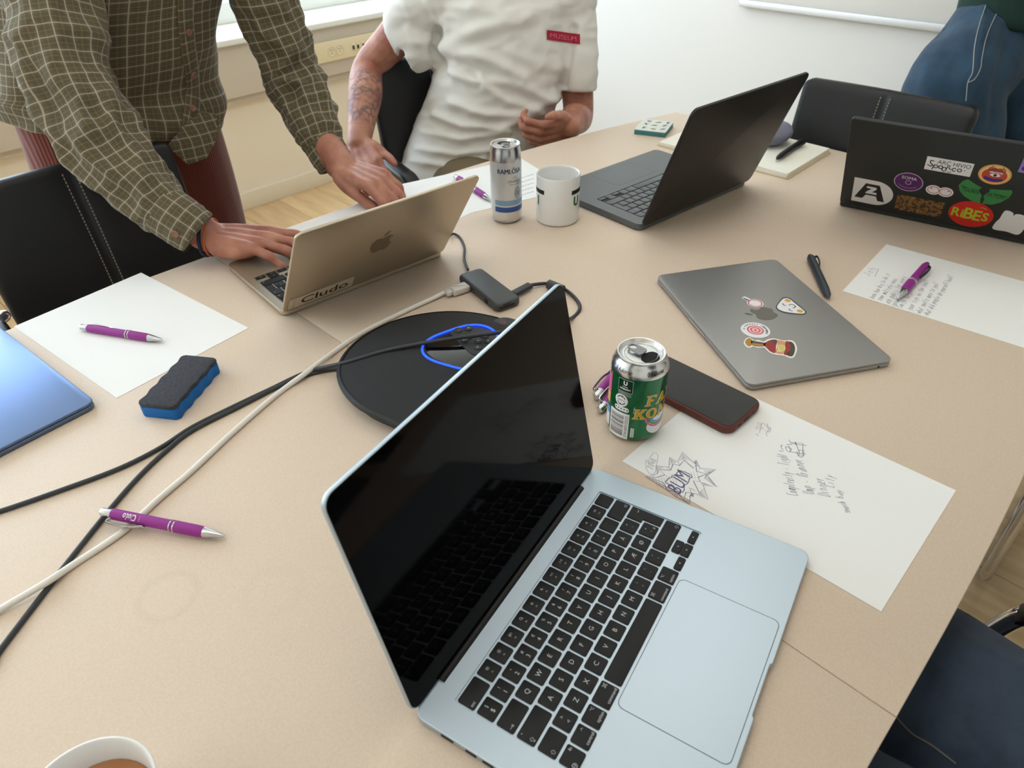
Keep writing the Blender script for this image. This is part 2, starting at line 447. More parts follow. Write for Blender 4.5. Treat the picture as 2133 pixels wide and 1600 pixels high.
# faint dried cup rings and marks on the laminate
cur = rr.outputs[0]
for cx, cy, ra, wd_ in ((-0.368, 0.548, 0.027, 0.006), (-0.293, 0.480, 0.027, 0.010)):
    ds = n.new('ShaderNodeVectorMath'); ds.operation = 'DISTANCE'; ds.inputs[1].default_value = (cx, cy, 0.74)
    sb = n.new('ShaderNodeMath'); sb.operation = 'SUBTRACT'; sb.inputs[1].default_value = ra
    ab = n.new('ShaderNodeMath'); ab.operation = 'ABSOLUTE'
    mr = n.new('ShaderNodeMapRange'); mr.inputs['From Min'].default_value = 0; mr.inputs['From Max'].default_value = wd_; mr.inputs['To Min'].default_value = 0.22 if wd_ < .008 else 0.1; mr.inputs['To Max'].default_value = 0
    mm = n.new('ShaderNodeMath'); mm.operation = 'MULTIPLY'
    mx = n.new('ShaderNodeMix'); mx.data_type = 'RGBA'; mx.inputs[7].default_value = lin((176, 160, 138)) + (1,)
    L.new(t.outputs['Object'], ds.inputs[0]); L.new(ds.outputs['Value'], sb.inputs[0]); L.new(sb.outputs[0], ab.inputs[0]); L.new(ab.outputs[0], mr.inputs[0])
    L.new(mr.outputs[0], mm.inputs[0]); L.new(lo.outputs['Fac'], mm.inputs[1]); mm.inputs[1].default_value = 1
    L.new(mm.outputs[0], mx.inputs[0]); L.new(cur, mx.inputs[6]); cur = mx.outputs[2]
L.new(cur, b.inputs['Base Color'])
m_edge = mat('beige_edge_band', (196, 174, 148), 0.5); m_under = mat('brown_table_core', (120, 96, 72), 0.7)
m_chrome = mat('chrome', (225, 225, 228), 0.12, 1.0); m_steel = mat('grey_steel', (120, 120, 122), 0.4, 0.9)
tb = thing('conference_table', 'long beige boat-shaped conference table made of two leaves', 'table')
HL = 1.243
def edge(x): return 0.137 * (abs(x) / HL) ** 2.4
for s_ in (-1, 1):
    xs = [0.0003 + (HL - 0.0003) * i / 24 for i in range(25)]
    out = [(s_ * x, edge(x)) for x in xs] + [(s_ * x, 1.2 - edge(x)) for x in reversed(xs)]
    if s_ < 0: out = out[::-1]
    MB().slab(out, ZT - 0.022, ZT, 0.0012, 0, None, seg=2).build('table_leaf', lam, tb, ang=50)
for x in (-0.9, 0.9):
    for y in (0.33, 0.87):
        mb = MB().tube([(x, y, 0.02), (x, y, ZT - 0.024)], 0.028, 20, cap='flat')
        lg = mb.build('leg', m_chrome, tb)
        MB().lathe([(0.05, 0), (0.05, 0.012), (0.03, 0.02)], 24, 0, Matrix.Translation((x, y, 0)), cap0=True).build('foot', m_steel, lg)
    MB().box((x, 0.6, ZT - 0.038), (0.06, 0.66, 0.028), b=0.004).build('cross_beam', m_steel, tb)
# ================================================================ laptops
m_skyblue = mat('sky_blue_aluminium', (184, 199, 210), 0.42, 0.85)
m_gold = mat('gold_aluminium', (190, 176, 154), 0.38, 0.8)
m_space = mat('space_grey_aluminium', (160, 159, 157), 0.45, 0.7)
m_midnight = mat('midnight_aluminium', (100, 117, 148), 0.3, 0.9)
m_key = mat('black_keycap', (26, 27, 29), 0.5, spec=0.35, bump=(1500, 0.04, 2, 0.0003))
m_leg = mat('pale_key_legend', (206, 210, 212), 0.5)
m_glassk = mat('black_screen_glass', (6, 5, 6), 0.06, spec=0.12)
m_gasket = mat('black_rubber_gasket', (12, 12, 13), 0.5)
m_appledk = mat('mirror_logo_grey', (112, 108, 102), 0.2, 0.9)
m_applegd = mat('mirror_logo_gold', (158, 142, 120), 0.28, 0.9)
m_port = mat('port_black', (8, 8, 8), 0.6)

KP = 0.01905
ROWS = [
    [('esc', 1.5)] + [('F%d' % i, 1) for i in range(1, 13)] + [('touch', 1)],
    [('§|$', 1), ('!|1', 1), ('"|2', 1), ('#|3', 1), ('€|4', 1), ('%|5', 1), ('&|6', 1), ('/|7', 1), ('(|8', 1), (')|9', 1), ('=|0', 1), ('?|+', 1), ('`|´', 1), ('⌫', 1.5)],
    [('⇥', 1.5)] + [(c, 1) for c in 'QWERTYUIOPÅ'] + [('^|¨', 1), ('enter', 1.0)],
    [('⇪', 1.75)] + [(c, 1) for c in 'ASDFGHJKLÆØ'] + [("*|'", 1)],
    [('⇧', 1.25), ('>|<', 1)] + [(c, 1) for c in 'ZXCVBNM'] + [(';|,', 1), (':|.', 1), ('_|-', 1), ('⇧r', 2.25)],
    [('fn', 1), ('control', 1), ('option', 1), ('command', 1.25), ('space', 5), ('command|r', 1.25), ('option|r', 1), ('arrows', 3)],
]
FSYM = {1: '☼', 2: '☀', 3: '⧉', 4: '○', 5: '♁', 6: '☾', 7: '◁◁', 8: '▷II', 9: '▷▷', 10: '◁', 11: '◁)', 12: '◁))'}

def legend(d, name, w, h):
    """print of one key; w,h = cap size"""
    T = lambda s, x, y, z, **k: d.text(s, x, y, z, m_leg, 1, **k)
    if name.startswith('F') and name[1:].isdigit():
        k = int(name[1:])
        if k == 6: d.poly([(0.0013 * cos(t) - 0.0002, 0.0022 + 0.0013 * sin(t)) for t in [0.9 + i * 0.5 for i in range(10)]] + [(0.0010 * cos(t) + 0.0003, 0.0026 + 0.0010 * sin(t)) for t in [5.2 - i * 0.5 for i in range(8)]], m_leg, 1)
        elif k in (1, 2):
            d.ring(0, 0.0022, 0.0008, 0.0008, 0.0003, m_leg, 1, 12)
            for j in range(8): a_ = j * pi / 4; d.stroke([(0.0013 * cos(a_), 0.0022 + 0.0013 * sin(a_)), ((0.0016 + 0.0002 * k) * cos(a_), 0.0022 + (0.0016 + 0.0002 * k) * sin(a_))], 0.0003, m_leg)
        elif k == 3:
            for ax, ay, bx, by in ((-0.0018, 0.0024, -0.0002, 0.0034), (0.0002, 0.0016, 0.0018, 0.0034), (-0.0018, 0.001, -0.0002, 0.002)): d.stroke([(ax, ay), (bx, ay), (bx, by), (ax, by)], 0.0003, m_leg, 1, True)
        elif k == 4: d.ring(0, 0.0026, 0.0012, 0.0012, 0.0004, m_leg, 1, 16); d.stroke([(0.0009, 0.0017), (0.0018, 0.0008)], 0.0004, m_leg)
        elif k == 5: d.stroke([(-0.0005, 0.0014), (-0.0005, 0.0034), (0.0005, 0.0034), (0.0005, 0.0014)], 0.0003, m_leg, 1, True); d.ring(0, 0.0022, 0.0012, 0.0012, 0.0003, m_leg, 1, 10, 0, pi, 2 * pi); d.stroke([(0, 0.001), (0, 0.0004)], 0.0003, m_leg)
        elif k in (7, 8, 9):
            for j in (0, 1):
                s_ = -1 if k == 7 else 1; x0 = (-0.0022 if j == 0 else 0.0001)
                if k == 8 and j == 1: d.stroke([(0.0008, 0.0011), (0.0008, 0.0033)], 0.0003, m_leg); d.stroke([(0.0017, 0.0011), (0.0017, 0.0033)], 0.0003, m_leg); continue
                p = [(x0, 0.0011), (x0 + 0.002, 0.0022), (x0, 0.0033)]
                if s_ < 0: p = [(-q[0], q[1]) for q in p]
                d.stroke(p, 0.0003, m_leg, 1, True)
        else:
            d.stroke([(-0.0014, 0.0016), (-0.0006, 0.0016), (0.0002, 0.0010), (0.0002, 0.0034), (-0.0006, 0.0028), (-0.0014, 0.0028)], 0.0003, m_leg, 1, True)
            for j in range(k - 10): d.ring(0.0003, 0.0022, 0.0009 + 0.0007 * j, 0.0011 + 0.0007 * j, 0.0003, m_leg, 1, 6, 0, -0.8, 0.8)
        T(name, 0.0, -0.0032, 0.0021)
    elif name == 'touch': d.ring(0, 0, 0.0058, 0.0058, 0.00022, m_gasket, 1, 28)
    elif name in ('space', ''): pass
    elif name in ('esc', 'fn', 'control', 'option', 'command', 'option|r', 'command|r'):
        base = name.split('|')[0]; right = '|r' in name
        if base == 'esc': T('esc', -w / 2 + 0.0042, -h / 2 + 0.003, 0.0040)
        elif base == 'fn':
            T('fn', w / 2 - 0.0033, h / 2 - 0.0034, 0.0040); d.ring(-0.0048, -0.0044, 0.0021, 0.0021, 0.0003, m_leg, 1, 18); d.ring(-0.0048, -0.0044, 0.0009, 0.0021, 0.0003, m_leg, 1, 14); d.stroke([(-0.0069, -0.0044), (-0.0027, -0.0044)], 0.0003, m_leg)
        else:
            wd_ = {'control': 0.0112, 'option': 0.0098, 'command': 0.0150}[base]
            T(base, (w / 2 - wd_ / 2 - 0.0014) if not right else (-w / 2 + wd_ / 2 + 0.0014), -h / 2 + 0.0032, 0.0042, width=wd_)
            sx_ = (w / 2 - 0.0038) if not right else (-w / 2 + 0.0038); sy_ = h / 2 - 0.0040
            if base == 'control': d.stroke([(sx_ - 0.0012, sy_ - 0.0008), (sx_, sy_ + 0.0008), (sx_ + 0.0012, sy_ - 0.0008)], 0.00035, m_leg)
            elif base == 'option': d.stroke([(sx_ - 0.002, sy_ + 0.001), (sx_ - 0.0007, sy_ + 0.001), (sx_ + 0.0008, sy_ - 0.001), (sx_ + 0.002, sy_ - 0.001)], 0.00035, m_leg); d.stroke([(sx_ + 0.0005, sy_ + 0.001), (sx_ + 0.002, sy_ + 0.001)], 0.00035, m_leg)
            else:
                for ax in (-1, 1):
                    for ay in (-1, 1): d.ring(sx_ + ax * 0.0012, sy_ + ay * 0.0012, 0.0006, 0.0006, 0.0003, m_leg, 1, 10)
                d.stroke([(sx_ - 0.0006, sy_ - 0.0012), (sx_ - 0.0006, sy_ + 0.0012)], 0.0003, m_leg); d.stroke([(sx_ + 0.0006, sy_ - 0.0012), (sx_ + 0.0006, sy_ + 0.0012)], 0.0003, m_leg)
                d.stroke([(sx_ - 0.0012, sy_ - 0.0006), (sx_ + 0.0012, sy_ - 0.0006)], 0.0003, m_leg); d.stroke([(sx_ - 0.0012, sy_ + 0.0006), (sx_ + 0.0012, sy_ + 0.0006)], 0.0003, m_leg)
    elif name in ('⇧', '⇧r', '⇪', '⇥', '⌫', 'enter'):
        lft = name in ('⇧', '⇪', '⇥'); x = (-w / 2 + 0.0042) if lft else (w / 2 - 0.0042); y = -h / 2 + 0.0040 if name not in ('enter',) else h / 2 - 0.008
        if name in ('⇧', '⇧r', '⇪'):
            p = [(0, 0.0019), (0.0019, 0), (0.0009, 0), (0.0009, -0.0016), (-0.0009, -0.0016), (-0.0009, 0), (-0.0019, 0)]
            d.stroke([(x + a_, y + b_) for a_, b_ in p], 0.00032, m_leg, 1, True)
            if name == '⇪': d.stroke([(x - 0.0009, y - 0.0024), (x + 0.0009, y - 0.0024)], 0.0004, m_leg); d.ell(x - 0.0004, h / 2 - 0.003, 0.0005, 0.0005, m_leg, 1, 10)
        elif name == '⇥':
            d.stroke([(x - 0.002, y), (x + 0.0018, y)], 0.00035, m_leg); d.stroke([(x + 0.0008, y + 0.0011), (x + 0.0018, y), (x + 0.0008, y - 0.0011)], 0.00035, m_leg); d.stroke([(x + 0.0021, y + 0.0012), (x + 0.0021, y - 0.0012)], 0.00035, m_leg)
        elif name == '⌫':
            d.stroke([(x - 0.002, y), (x - 0.0009, y + 0.0013), (x + 0.0018, y + 0.0013), (x + 0.0018, y - 0.0013), (x - 0.0009, y - 0.0013)], 0.00032, m_leg, 1, True)
            d.stroke([(x - 0.0003, y + 0.0006), (x + 0.0009, y - 0.0006)], 0.0003, m_leg); d.stroke([(x - 0.0003, y - 0.0006), (x + 0.0009, y + 0.0006)], 0.0003, m_leg)
        else:
            d.stroke([(x + 0.0014, y + 0.0014), (x + 0.0014, y), (x - 0.0016, y)], 0.00035, m_leg); d.stroke([(x - 0.0007, y + 0.0009), (x - 0.0016, y), (x - 0.0007, y - 0.0009)], 0.00035, m_leg)
    elif name in ('al', 'au', 'ad', 'ar'):
        p = {'al': [(-0.0009, 0), (0.0007, 0.0009), (0.0007, -0.0009)], 'ar': [(0.0009, 0), (-0.0007, -0.0009), (-0.0007, 0.0009)], 'au': [(0, 0.0009), (-0.0009, -0.0006), (0.0009, -0.0006)], 'ad': [(0, -0.0009), (0.0009, 0.0006), (-0.0009, 0.0006)]}[name]
        d.poly(p, m_leg, 1)
    elif '|' in name:
        u_, l_ = name.split('|')
        T(u_, 0, 0.0034, 0.0042); T(l_, 0, -0.0030, 0.0056 if l_.isdigit() or l_ == '$' else 0.0046)
        if name == "*|'": T('@', 0.005, -0.004, 0.0026)
    else:
        T(name, 0, 0, 0.0062)
        if name in 'FJ': d.rect(-0.0016, -0.0066, 0.0016, -0.0060, m_gasket, 2)

def key_obj(parent, cx, cy, w, h, name, z, ck=None, leg=True, outline=None, cap=None):
    mb = MB(); g = 0.0026; w_, h_ = w - g, h - g
    o = outline or rrect(w_, h_, 0.0016, 3)
    mb.slab(o, -0.0014, 0.0, 0.00045, 0, seg=2)
    d = Decal()
    if leg: legend(d, name, w_, h_)
    mats = [ck or m_key]
    if d.it:
        mb2 = MB(); ms = d.build('k', into=mb2, h0=0.00003, dh=0.00002)
        mb.add(mb2.v, mb2.f, 0); mb.m[-len(mb2.f):] = [q + 1 for q in mb2.m]; mats += ms
    return mb.build('key', mats, parent, loc=(cx, cy, z), ang=30)

def keyboard(parent, x0, ytop, z, ck=None, leg=True, only=None):
    """ISO layout; x0 = left end, ytop = top of the function row"""
    for r, row in enumerate(ROWS):
        x = x0; cy = ytop - KP * (r + 0.5)
        for name, u_ in row:
            w = u_ * KP; cx = x + w / 2; x += w
            if only and not only(cx, cy): continue
            if name == 'enter':
                g = 0.0013; W2, H2 = KP / 2, KP / 2
                o = [(-W2 + g, H2 - g), (-W2 + g, -H2 + g), (-W2 + 0.25 * KP + g, -H2 + g), (-W2 + 0.25 * KP + g, -1.5 * KP + g), (W2 - g, -1.5 * KP + g), (W2 - g, H2 - g)]
                key_obj(parent, cx, cy, KP, KP, name, z, ck, leg, outline=o)
            elif name == 'arrows':
                hh = KP * 0.5
                for nm, ax, ay in (('al', 0.5, -0.25), ('ad', 1.5, -0.25), ('au', 1.5, 0.25), ('ar', 2.5, -0.25)):
                    if only and not only(cx - w / 2 + ax * KP, cy): continue
                    key_obj(parent, cx - w / 2 + ax * KP, cy + ay * KP * 0.96, KP, hh + (0.0008 if nm[1] in 'lr' else 0.002), nm, z, ck, leg)
            else: key_obj(parent, cx, cy, w, KP, name, z, ck, leg)

def base_slab(outer, hole, z0, z1, depth, e, wellm=0):
    """body slab with a shallow keyboard pocket"""
    mb = MB(); seg = 3; rings = []
    for i in range(seg + 1): a_ = pi / 2 * i / seg; rings.append((2.5 * e * (1 - sin(a_)), z0 + e * (1 - cos(a_))))
    for i in range(seg + 1): a_ = pi / 2 * i / seg; rings.append((0.5 * e * (1 - cos(a_)), z1 - 0.5 * e * (1 - sin(a_))))
    N = len(outer); vs = []
    for e_, z in rings: vs += [(p[0], p[1], z) for p in (inset(outer, e_) if e_ > 1e-9 else outer)]
    fs = [(k * N + i, k * N + (i + 1) % N, (k + 1) * N + (i + 1) % N, (k + 1) * N + i) for k in range(len(rings) - 1) for i in range(N)]
    fs.append(tuple(reversed(range(N)))); mb.add(vs, fs)
    top = [Vector(v) for v in vs[-N:]]; H = [Vector((p[0], p[1], z1)) for p in hole]
    al = top + H; tri = tessellate_polygon([top, list(reversed(H))]); idx = list(range(N)) + [N + len(H) - 1 - i for i in range(len(H))]
    out = []
    for t_ in tri:
        q = [idx[i] for i in t_]; a_, b_, c_ = (al[i] for i in q)
        if (b_ - a_).cross(c_ - a_).z < 0: q = q[::-1]
        out.append(tuple(q))
    mb.add(al, out)
    K = len(H); lo = [(p.x, p.y, z1 - depth) for p in H]
    mb.add([tuple(p) for p in H] + lo, [(i, (i + 1) % K, K + (i + 1) % K, K + i) for i in range(K)] + [tuple(K + i for i in range(K))], wellm)
    return mb

def apple(d, m, x, y, s_, rot=0.0, ly=1):
    b_ = [(0.02, .615), (.10, .655), (.22, .69), (.33, .655), (.405, .575), (.335, .51), (.30, .43), (.30, .35), (.34, .26), (.425, .20), (.37, .06), (.28, -.07), (.20, -.125), (.12, -.12), (.03, -.085), (-.06, -.09), (-.15, -.125), (-.24, -.10), (-.33, .0), (-.40, .14), (-.43, .30), (-.41, .46), (-.33, .60), (-.22, .67), (-.10, .655)]
    l_ = [(.01, .72), (.03, .82), (.10, .91), (.205, .955), (.20, .86), (.14, .77), (.07, .73)]
    for p in (b_, l_):
        q = [((a_) * s_, (c_ - 0.3) * s_) for a_, c_ in (tuple(v) for v in catmull(p, 5))]
        d.poly([(x + a_ * cos(rot) - c_ * sin(rot), y + a_ * sin(rot) + c_ * cos(rot)) for a_, c_ in q], m, ly)

class Laptop:
    """thing > base (> keys, trackpad), lid (> screen, stickers). local: x to the user's right, y to the hinge"""
    def __init__(s, name, label, loc, th, W, D, LH, h, ang, body, R=0.011, lt=0.0045, hy=0.004, keym=None, screen=True, wellm=None, basem=None):
        s.t = thing(name, label, 'laptop', (loc[0], loc[1], ZT), th); s.W, s.D, s.LH, s.h = W, D, LH, h
        s.body = body; s.ang = ang; s.hy = hy; s.lt = lt; s.R = R; s.basem = basem or body; s.wellm = wellm or s.basem
    def base(s, kbx, kbytop, kbw=14.5, notch=True, z0=0.0012, leg=True, ck=None, only=None, tp=None, depth=0.0012):
        W, D, h = s.W, s.D, s.h
        o = rrect(W, D, s.R, 6)
        if notch:                              # finger scoop in the front edge
            k = [i for i, p in enumerate(o) if p[1] < -D / 2 + 1e-6]; i0 = k[0]
            nx = 0.026
            sc = [(-nx - 0.002, -D / 2), (-nx, -D / 2 + 0.0018), (nx, -D / 2 + 0.0018), (nx + 0.002, -D / 2)]
            o = o[:i0 + 1] + sc + o[i0 + 1:]
        hole = rrect(kbw * KP + 0.0016, 6 * KP + 0.0016, 0.0025, 3, kbx + kbw * KP / 2, kbytop - 3 * KP)
        s.b = base_slab(o, hole, z0, h, depth, 0.0016, 1).build('base', [s.basem, s.wellm], s.t, ang=30)
        keyboard(s.b, kbx, kbytop, h + 0.0002, ck, leg, only)
        if tp:
            cx, cy, w, d_ = tp
            mb = MB().slab(rrect(w, d_, 0.006, 5, cx, cy), h - 0.0005, h + 0.00012, 0.0001, 0, seg=1); mb.build('trackpad', s.basem, s.b)
            dd = Decal().stroke(rrect(w + 0.0003, d_ + 0.0003, 0.006, 5, cx, cy), 0.0006, m_port, 0, True); dd.build('trackpad_gap', s.b, loc=(0, 0, h), h0=0.00008)
        for x in (-W / 2 + 0.03, W / 2 - 0.03):
            for y in (-D / 2 + 0.03, D / 2 - 0.03): MB().lathe([(0.006, 0), (0.007, z0 + 0.0004)], 14, 0, Matrix.Translation((x, y, 0)), cap0=True).build('foot', m_gasket, s.b)
        return s
    def lid(s, screenm=None, rim=0.0012, gap=True, outer=None, hingew=0.78):
        W, LH, lt = s.W, s.LH, s.lt
        # lid coordinates: x across, y from hinge to tip, z = outwards (back face); rotated about the hinge
        a_ = s.ang
        M_ = Matrix.Translation((0, s.D / 2 - s.hy, s.h)) @ Matrix(((1, 0, 0, 0), (0, -cos(a_), sin(a_), 0), (0, sin(a_), cos(a_), 0), (0, 0, 0, 1)))
        s.M = M_
        mb = MB().slab(rrect(W, LH, s.R, 6, 0, LH / 2), 0.0, lt, 0.0014, 0); s.l = mb.build('lid', s.body, s.t, ang=30); s.l.matrix_local = M_
        mb = MB().slab(rrect(W - 2 * rim, LH - rim - 0.002, s.R - rim, 6, 0, LH / 2 + 0.001 - rim / 2), -0.0004, 0.0006, 0.0002, 0, seg=1); mb.build('screen', screenm or m_glassk, s.l)
        if gap:
            mb = MB().tube([(-W * hingew / 2, s.D / 2 - s.hy - 0.001, s.h - 0.0012), (W * hingew / 2, s.D / 2 - s.hy - 0.001, s.h - 0.0012)], 0.0042, 14, cap='flat'); mb.build('hinge', m_gasket, s.t)
        return s

# --- the light blue laptop in front (key grid measured at 19.05 mm pitch)
QX, QY, TH = -0.1983, 0.2282, rad(13.42)
cxl, cyl = 0.1020, -0.0485                       # base centre measured from the Q key
c_, s_ = cos(TH), sin(TH)
bl = Laptop('laptop', 'open pale blue laptop with black keys and a dark screen, nearest the camera', (QX + c_ * cxl - s_ * cyl, QY + s_ * cxl + c_ * cyl), TH, 0.3345, 0.2405, 0.2328, 0.0085, rad(101.7), m_skyblue, R=0.0115, hy=0.0022)
bl.base(-cxl - 2 * KP, -cyl + 2.5 * KP, tp=(-0.0014, -0.0675, 0.147, 0.0945))
bl.lid(hingew=0.785)
for y, w in ((0.085, 0.012), (0.062, 0.0105), (0.046, 0.0105)):
    MB().slab(rrect(0.0012, w, 0.0005, 2, -0.1672, y), 0.0036, 0.0062, 0, 0).build('port', m_port, bl.b)

# --- the gold laptop under the hands of the person in the checked shirt
gl = Laptop('laptop', 'open gold laptop with a fruit logo and a name sticker, under the typing hands', (0.1375, 1.0099), rad(175.4), 0.3041, 0.2124, 0.208, 0.010, rad(124.8), m_gold, R=0.011)
gl.base(-14.5 * KP / 2, 0.2124 / 2 - 0.018, leg=True, tp=(0, -0.060, 0.12, 0.081))
gl.lid()
m_stk = mat('clear_sticker_film', (206, 190, 166), 0.3); m_ink = mat('black_print', (26, 26, 28), 0.45); m_redp = mat('red_print', (196, 60, 60), 0.5)
def lidfn(lp): return lambda x, y, h: (-x, y, lp.lt + h)      # seen from outside x runs the other way
d = Decal(); apple(d, m_applegd, 0.0, 0.108, 0.046, pi * 0, 0)
d.it = [([(-a, b) for a, b in vs], fs, m, ly) for vs, fs, m, ly in d.it]
for nm, it in (('logo_body', d.it[:1]), ('logo_leaf', d.it[1:])):
    q = Decal(); q.it = it; q.build(nm, gl.l, fn=lambda x, y, h: (x, y, gl.lt + h))
d = Decal(); d.poly(rrect(0.112, 0.030, 0.002, 2), m_stk, 0); d.text('Cludo', 0.006, 0, 0.026, m_ink, 1, bold=0.012, width=0.082)
for i in range(4): d.ell(-0.047, -0.009 + 0.006 * i, 0.0012, 0.0012, m_ink if i == 0 else m_redp, 1, 10)
d.build('name_sticker', gl.l, fn=lambda x, y, h: (0.088 - x, y + 0.0195, gl.lt + h))

# --- the black laptop across the table
m_blk = mat('charcoal_laptop_shell', (36, 33, 32), 0.35, 0.3); m_blkb = mat('slate_laptop_deck', (98, 102, 104), 0.4, 0.5); m_gkey = mat('slate_keycap', (92, 95, 97), 0.45)
m_well = mat('key_gap_black', (20, 20, 22), 0.6)
kl = Laptop('laptop', 'open black laptop with grey deck and keys, lid back to the camera, behind the mug', (0.7642, 0.8052), rad(175.2), 0.3326, 0.245, 0.2383, 0.014, rad(109.7), m_blk, R=0.012, lt=0.006, hy=0.0, basem=m_blkb, wellm=m_well)
kl.base(-14.5 * KP / 2, 0.245 / 2 - 0.022, leg=False, ck=m_gkey, tp=(0, -0.07, 0.115, 0.075), notch=False)
MB().slab(rrect(0.331, 0.243, 0.012, 6), 0.0006, 0.009, 0.003).build('bottom_cover', m_blk, kl.t)
kl.lid(rim=0.003)

# --- the laptop covered in stickers at the right
m_tpk = mat('dark_green_black_shell', (38, 42, 42), 0.45, 0.2)
tl = Laptop('laptop', 'dark laptop with many round and printed stickers on its lid, at the right', (1.0863, 0.3439), rad(100.3), 0.325, 0.226, 0.2222, 0.012, rad(121.4), m_tpk, R=0.006, lt=0.007)
tl.base(-14.5 * KP / 2, 0.226 / 2 - 0.02, leg=False, tp=(0, -0.07, 0.1, 0.06), notch=False)
tl.lid(rim=0.003)

# --- closed laptops
def closed(label, loc, th, W, D, h, body, logo, R=0.011):
    t_ = thing('laptop', label, 'laptop', (loc[0], loc[1], ZT), th)
    bs = MB().slab(rrect(W, D, R, 6), 0.001, h * 0.62, 0.0018).build('base', body, t_, ang=30)
    for x in (-W / 2 + 0.03, W / 2 - 0.03):
        for y in (-D / 2 + 0.03, D / 2 - 0.03): MB().lathe([(0.006, 0), (0.007, 0.0014)], 14, 0, Matrix.Translation((x, y, 0)), cap0=True).build('foot', m_gasket, bs)
    MB().slab(rrect(W - 0.003, D - 0.003, R - 0.001, 6), h * 0.60, h * 0.70, 0).build('gasket', m_gasket, t_)
    ld = MB().slab(rrect(W, D, R, 6), h * 0.67, h, 0.0012).build('lid', body, t_, ang=30)
    MB().slab(rrect(0.05, 0.0012, 0.0004, 2, 0, -D / 2), h * 0.45, h * 0.62, 0).build('finger_notch', m_alu, bs)
    MB().lathe([(0.0018, 0), (0.0001, 0)], 12, 0, Matrix.Translation((W / 2 + 0.00015, -D / 2 + 0.215 * 0 + D - 0.022, h * 0.36)) @ Matrix.Rotation(rad(90), 4, 'Y')).build('headphone_jack', m_port, bs)
    if logo:
        d = Decal(); apple(d, logo, 0, 0, 0.042, pi, 0)
        for nm, it in (('logo_body', d.it[:1]), ('logo_leaf', d.it[1:])):
            q = Decal(); q.it = it; q.build(nm, ld, loc=(0, 0, h), h0=0.0001)
    return t_, ld
gt_, gld = closed('closed grey laptop with a bottle sticker and three small stickers', (0.4711, 0.3825), rad(58.58 + 180), 0.3041, 0.215, 0.0113, m_space, m_appledk)
mt_, mld = closed('closed dark blue laptop reflecting the sky at the left edge', (-0.4295, 1.0376), rad(96.5), 0.3041, 0.215, 0.0113, m_midnight, None)
# ================================================================ stickers
sw = mat('white_sticker', (232, 230, 230), 0.45)
def sticker(d, name, lp_or_ld, x, y, rot=0.0, sc=1.0, lidded=True, label=None):
    q = Decal().merge(d, 0, 0, rot, 1.0); sc = sc if isinstance(sc, tuple) else (sc, sc)
    q.it = [([(a * sc[0], b * sc[1]) for a, b in vs], fs, m, ly) for vs, fs, m, ly in q.it]
    if lidded: o = q.build(name, lp_or_ld.l, fn=lambda a, b, h: (x - a, y + b, lp_or_ld.lt + h))
    else: o = q.build(name, lp_or_ld, fn=lambda a, b, h: (x + a, y + b, 0.0113 + h))
    if label: o['label'] = label
    return o
ink = m_ink
# lid coordinates of the right-hand laptop: u from its left edge as seen, v above the hinge
def tlx(u): return 0.1625 - u
d = Decal(); d.poly([(-0.022, -0.0185), (0.004, -0.0185)] + [(0.004 + 0.021 * cos(t), 0.0185 * sin(t)) for t in [(-pi / 2 + pi * i / 16) for i in range(1, 16)]] + [(0.004, 0.0185), (-0.022, 0.0185)], sw, 0)
d.poly([(-0.019, -0.0115), (-0.008, 0.0125), (0.008, 0.0125), (0.0165, -0.0115), (0.0085, -0.0115), (0.006, -0.005), (-0.006, -0.005), (-0.0095, -0.0115)], ink, 1)
d.poly([(-0.006, 0.0085), (0.0045, 0.0085), (0.0055, 0.006), (0.0005, 0.0005), (0.0058, 0.0005), (0.0064, -0.0025), (-0.007, -0.0025), (-0.006, 0.0), (-0.0005, 0.0058), (-0.0065, 0.0058)], sw, 2)
sticker(d, 'letter_sticker', tl, tlx(0.053), 0.047, 0, (1.49, 1.8))
pu = mat('purple_sticker', (84, 30, 96), 0.4); pl_ = mat('lilac_print', (206, 180, 212), 0.45)
d = Decal(); d.ell(0, 0, 0.0235, 0.0195, pl_, 0); d.ell(0, 0, 0.0222, 0.0182, pu, 1); d.text('SOMA', 0, 0.0085, 0.0090, sw, 2); d.ring(0, -0.001, 0.0045, 0.004, 0.001, pl_, 2, 14)
d.ring(0, 0, 0.018, 0.0125, 0.0006, pl_, 2, 20, 0, pi * 1.2, pi * 1.8)
sticker(d, 'oval_sticker', tl, tlx(0.109), 0.0935, 0, (1, 1.22))
re = mat('red_sticker_line', (204, 44, 50), 0.4)
d = Decal(); d.ell(-0.0102, 0, 0.0128, 0.0098, sw, 0); d.ell(0.0102, 0, 0.0128, 0.0098, sw, 0.5)
for x in (-0.0102, 0.0102): d.ring(x, 0, 0.0095, 0.0068, 0.0012, re, 2, 26)
for x in (-0.014, 0.0145): d.ell(x, 0.003, 0.0016, 0.0013, re, 3, 10)
sticker(d, 'eyes_sticker', tl, tlx(0.16), 0.0855, 0, (0.94, 1.25))
d = Decal(); d.rect(-0.0395, -0.0135, 0.0395, 0.0135, sw, 0); d.text('ARC HIVIO', 0.008, 0.006, 0.0115, ink, 1, width=0.056)
d.stroke(catmull([(-0.026, 0.006), (-0.032, 0.006), (-0.031, 0.001), (-0.027, -0.002), (-0.03, -0.005), (-0.036, -0.003)], 5, False), 0.0018, ink, 2)
for x in (-0.021, -0.0125, 0.0195): d.ring(x, -0.004, 0.0034, 0.003, 0.0017, ink, 2, 16)
d.stroke([(-0.024, -0.001), (-0.026, -0.011)], 0.0018, ink, 2); d.ring(-0.006, -0.007, 0.0034, 0.004, 0.0017, ink, 2, 16); d.stroke([(-0.003, -0.008), (-0.001, 0.001), (0.003, 0.001), (0.001, -0.002), (0.005, -0.006)], 0.0018, ink, 2)
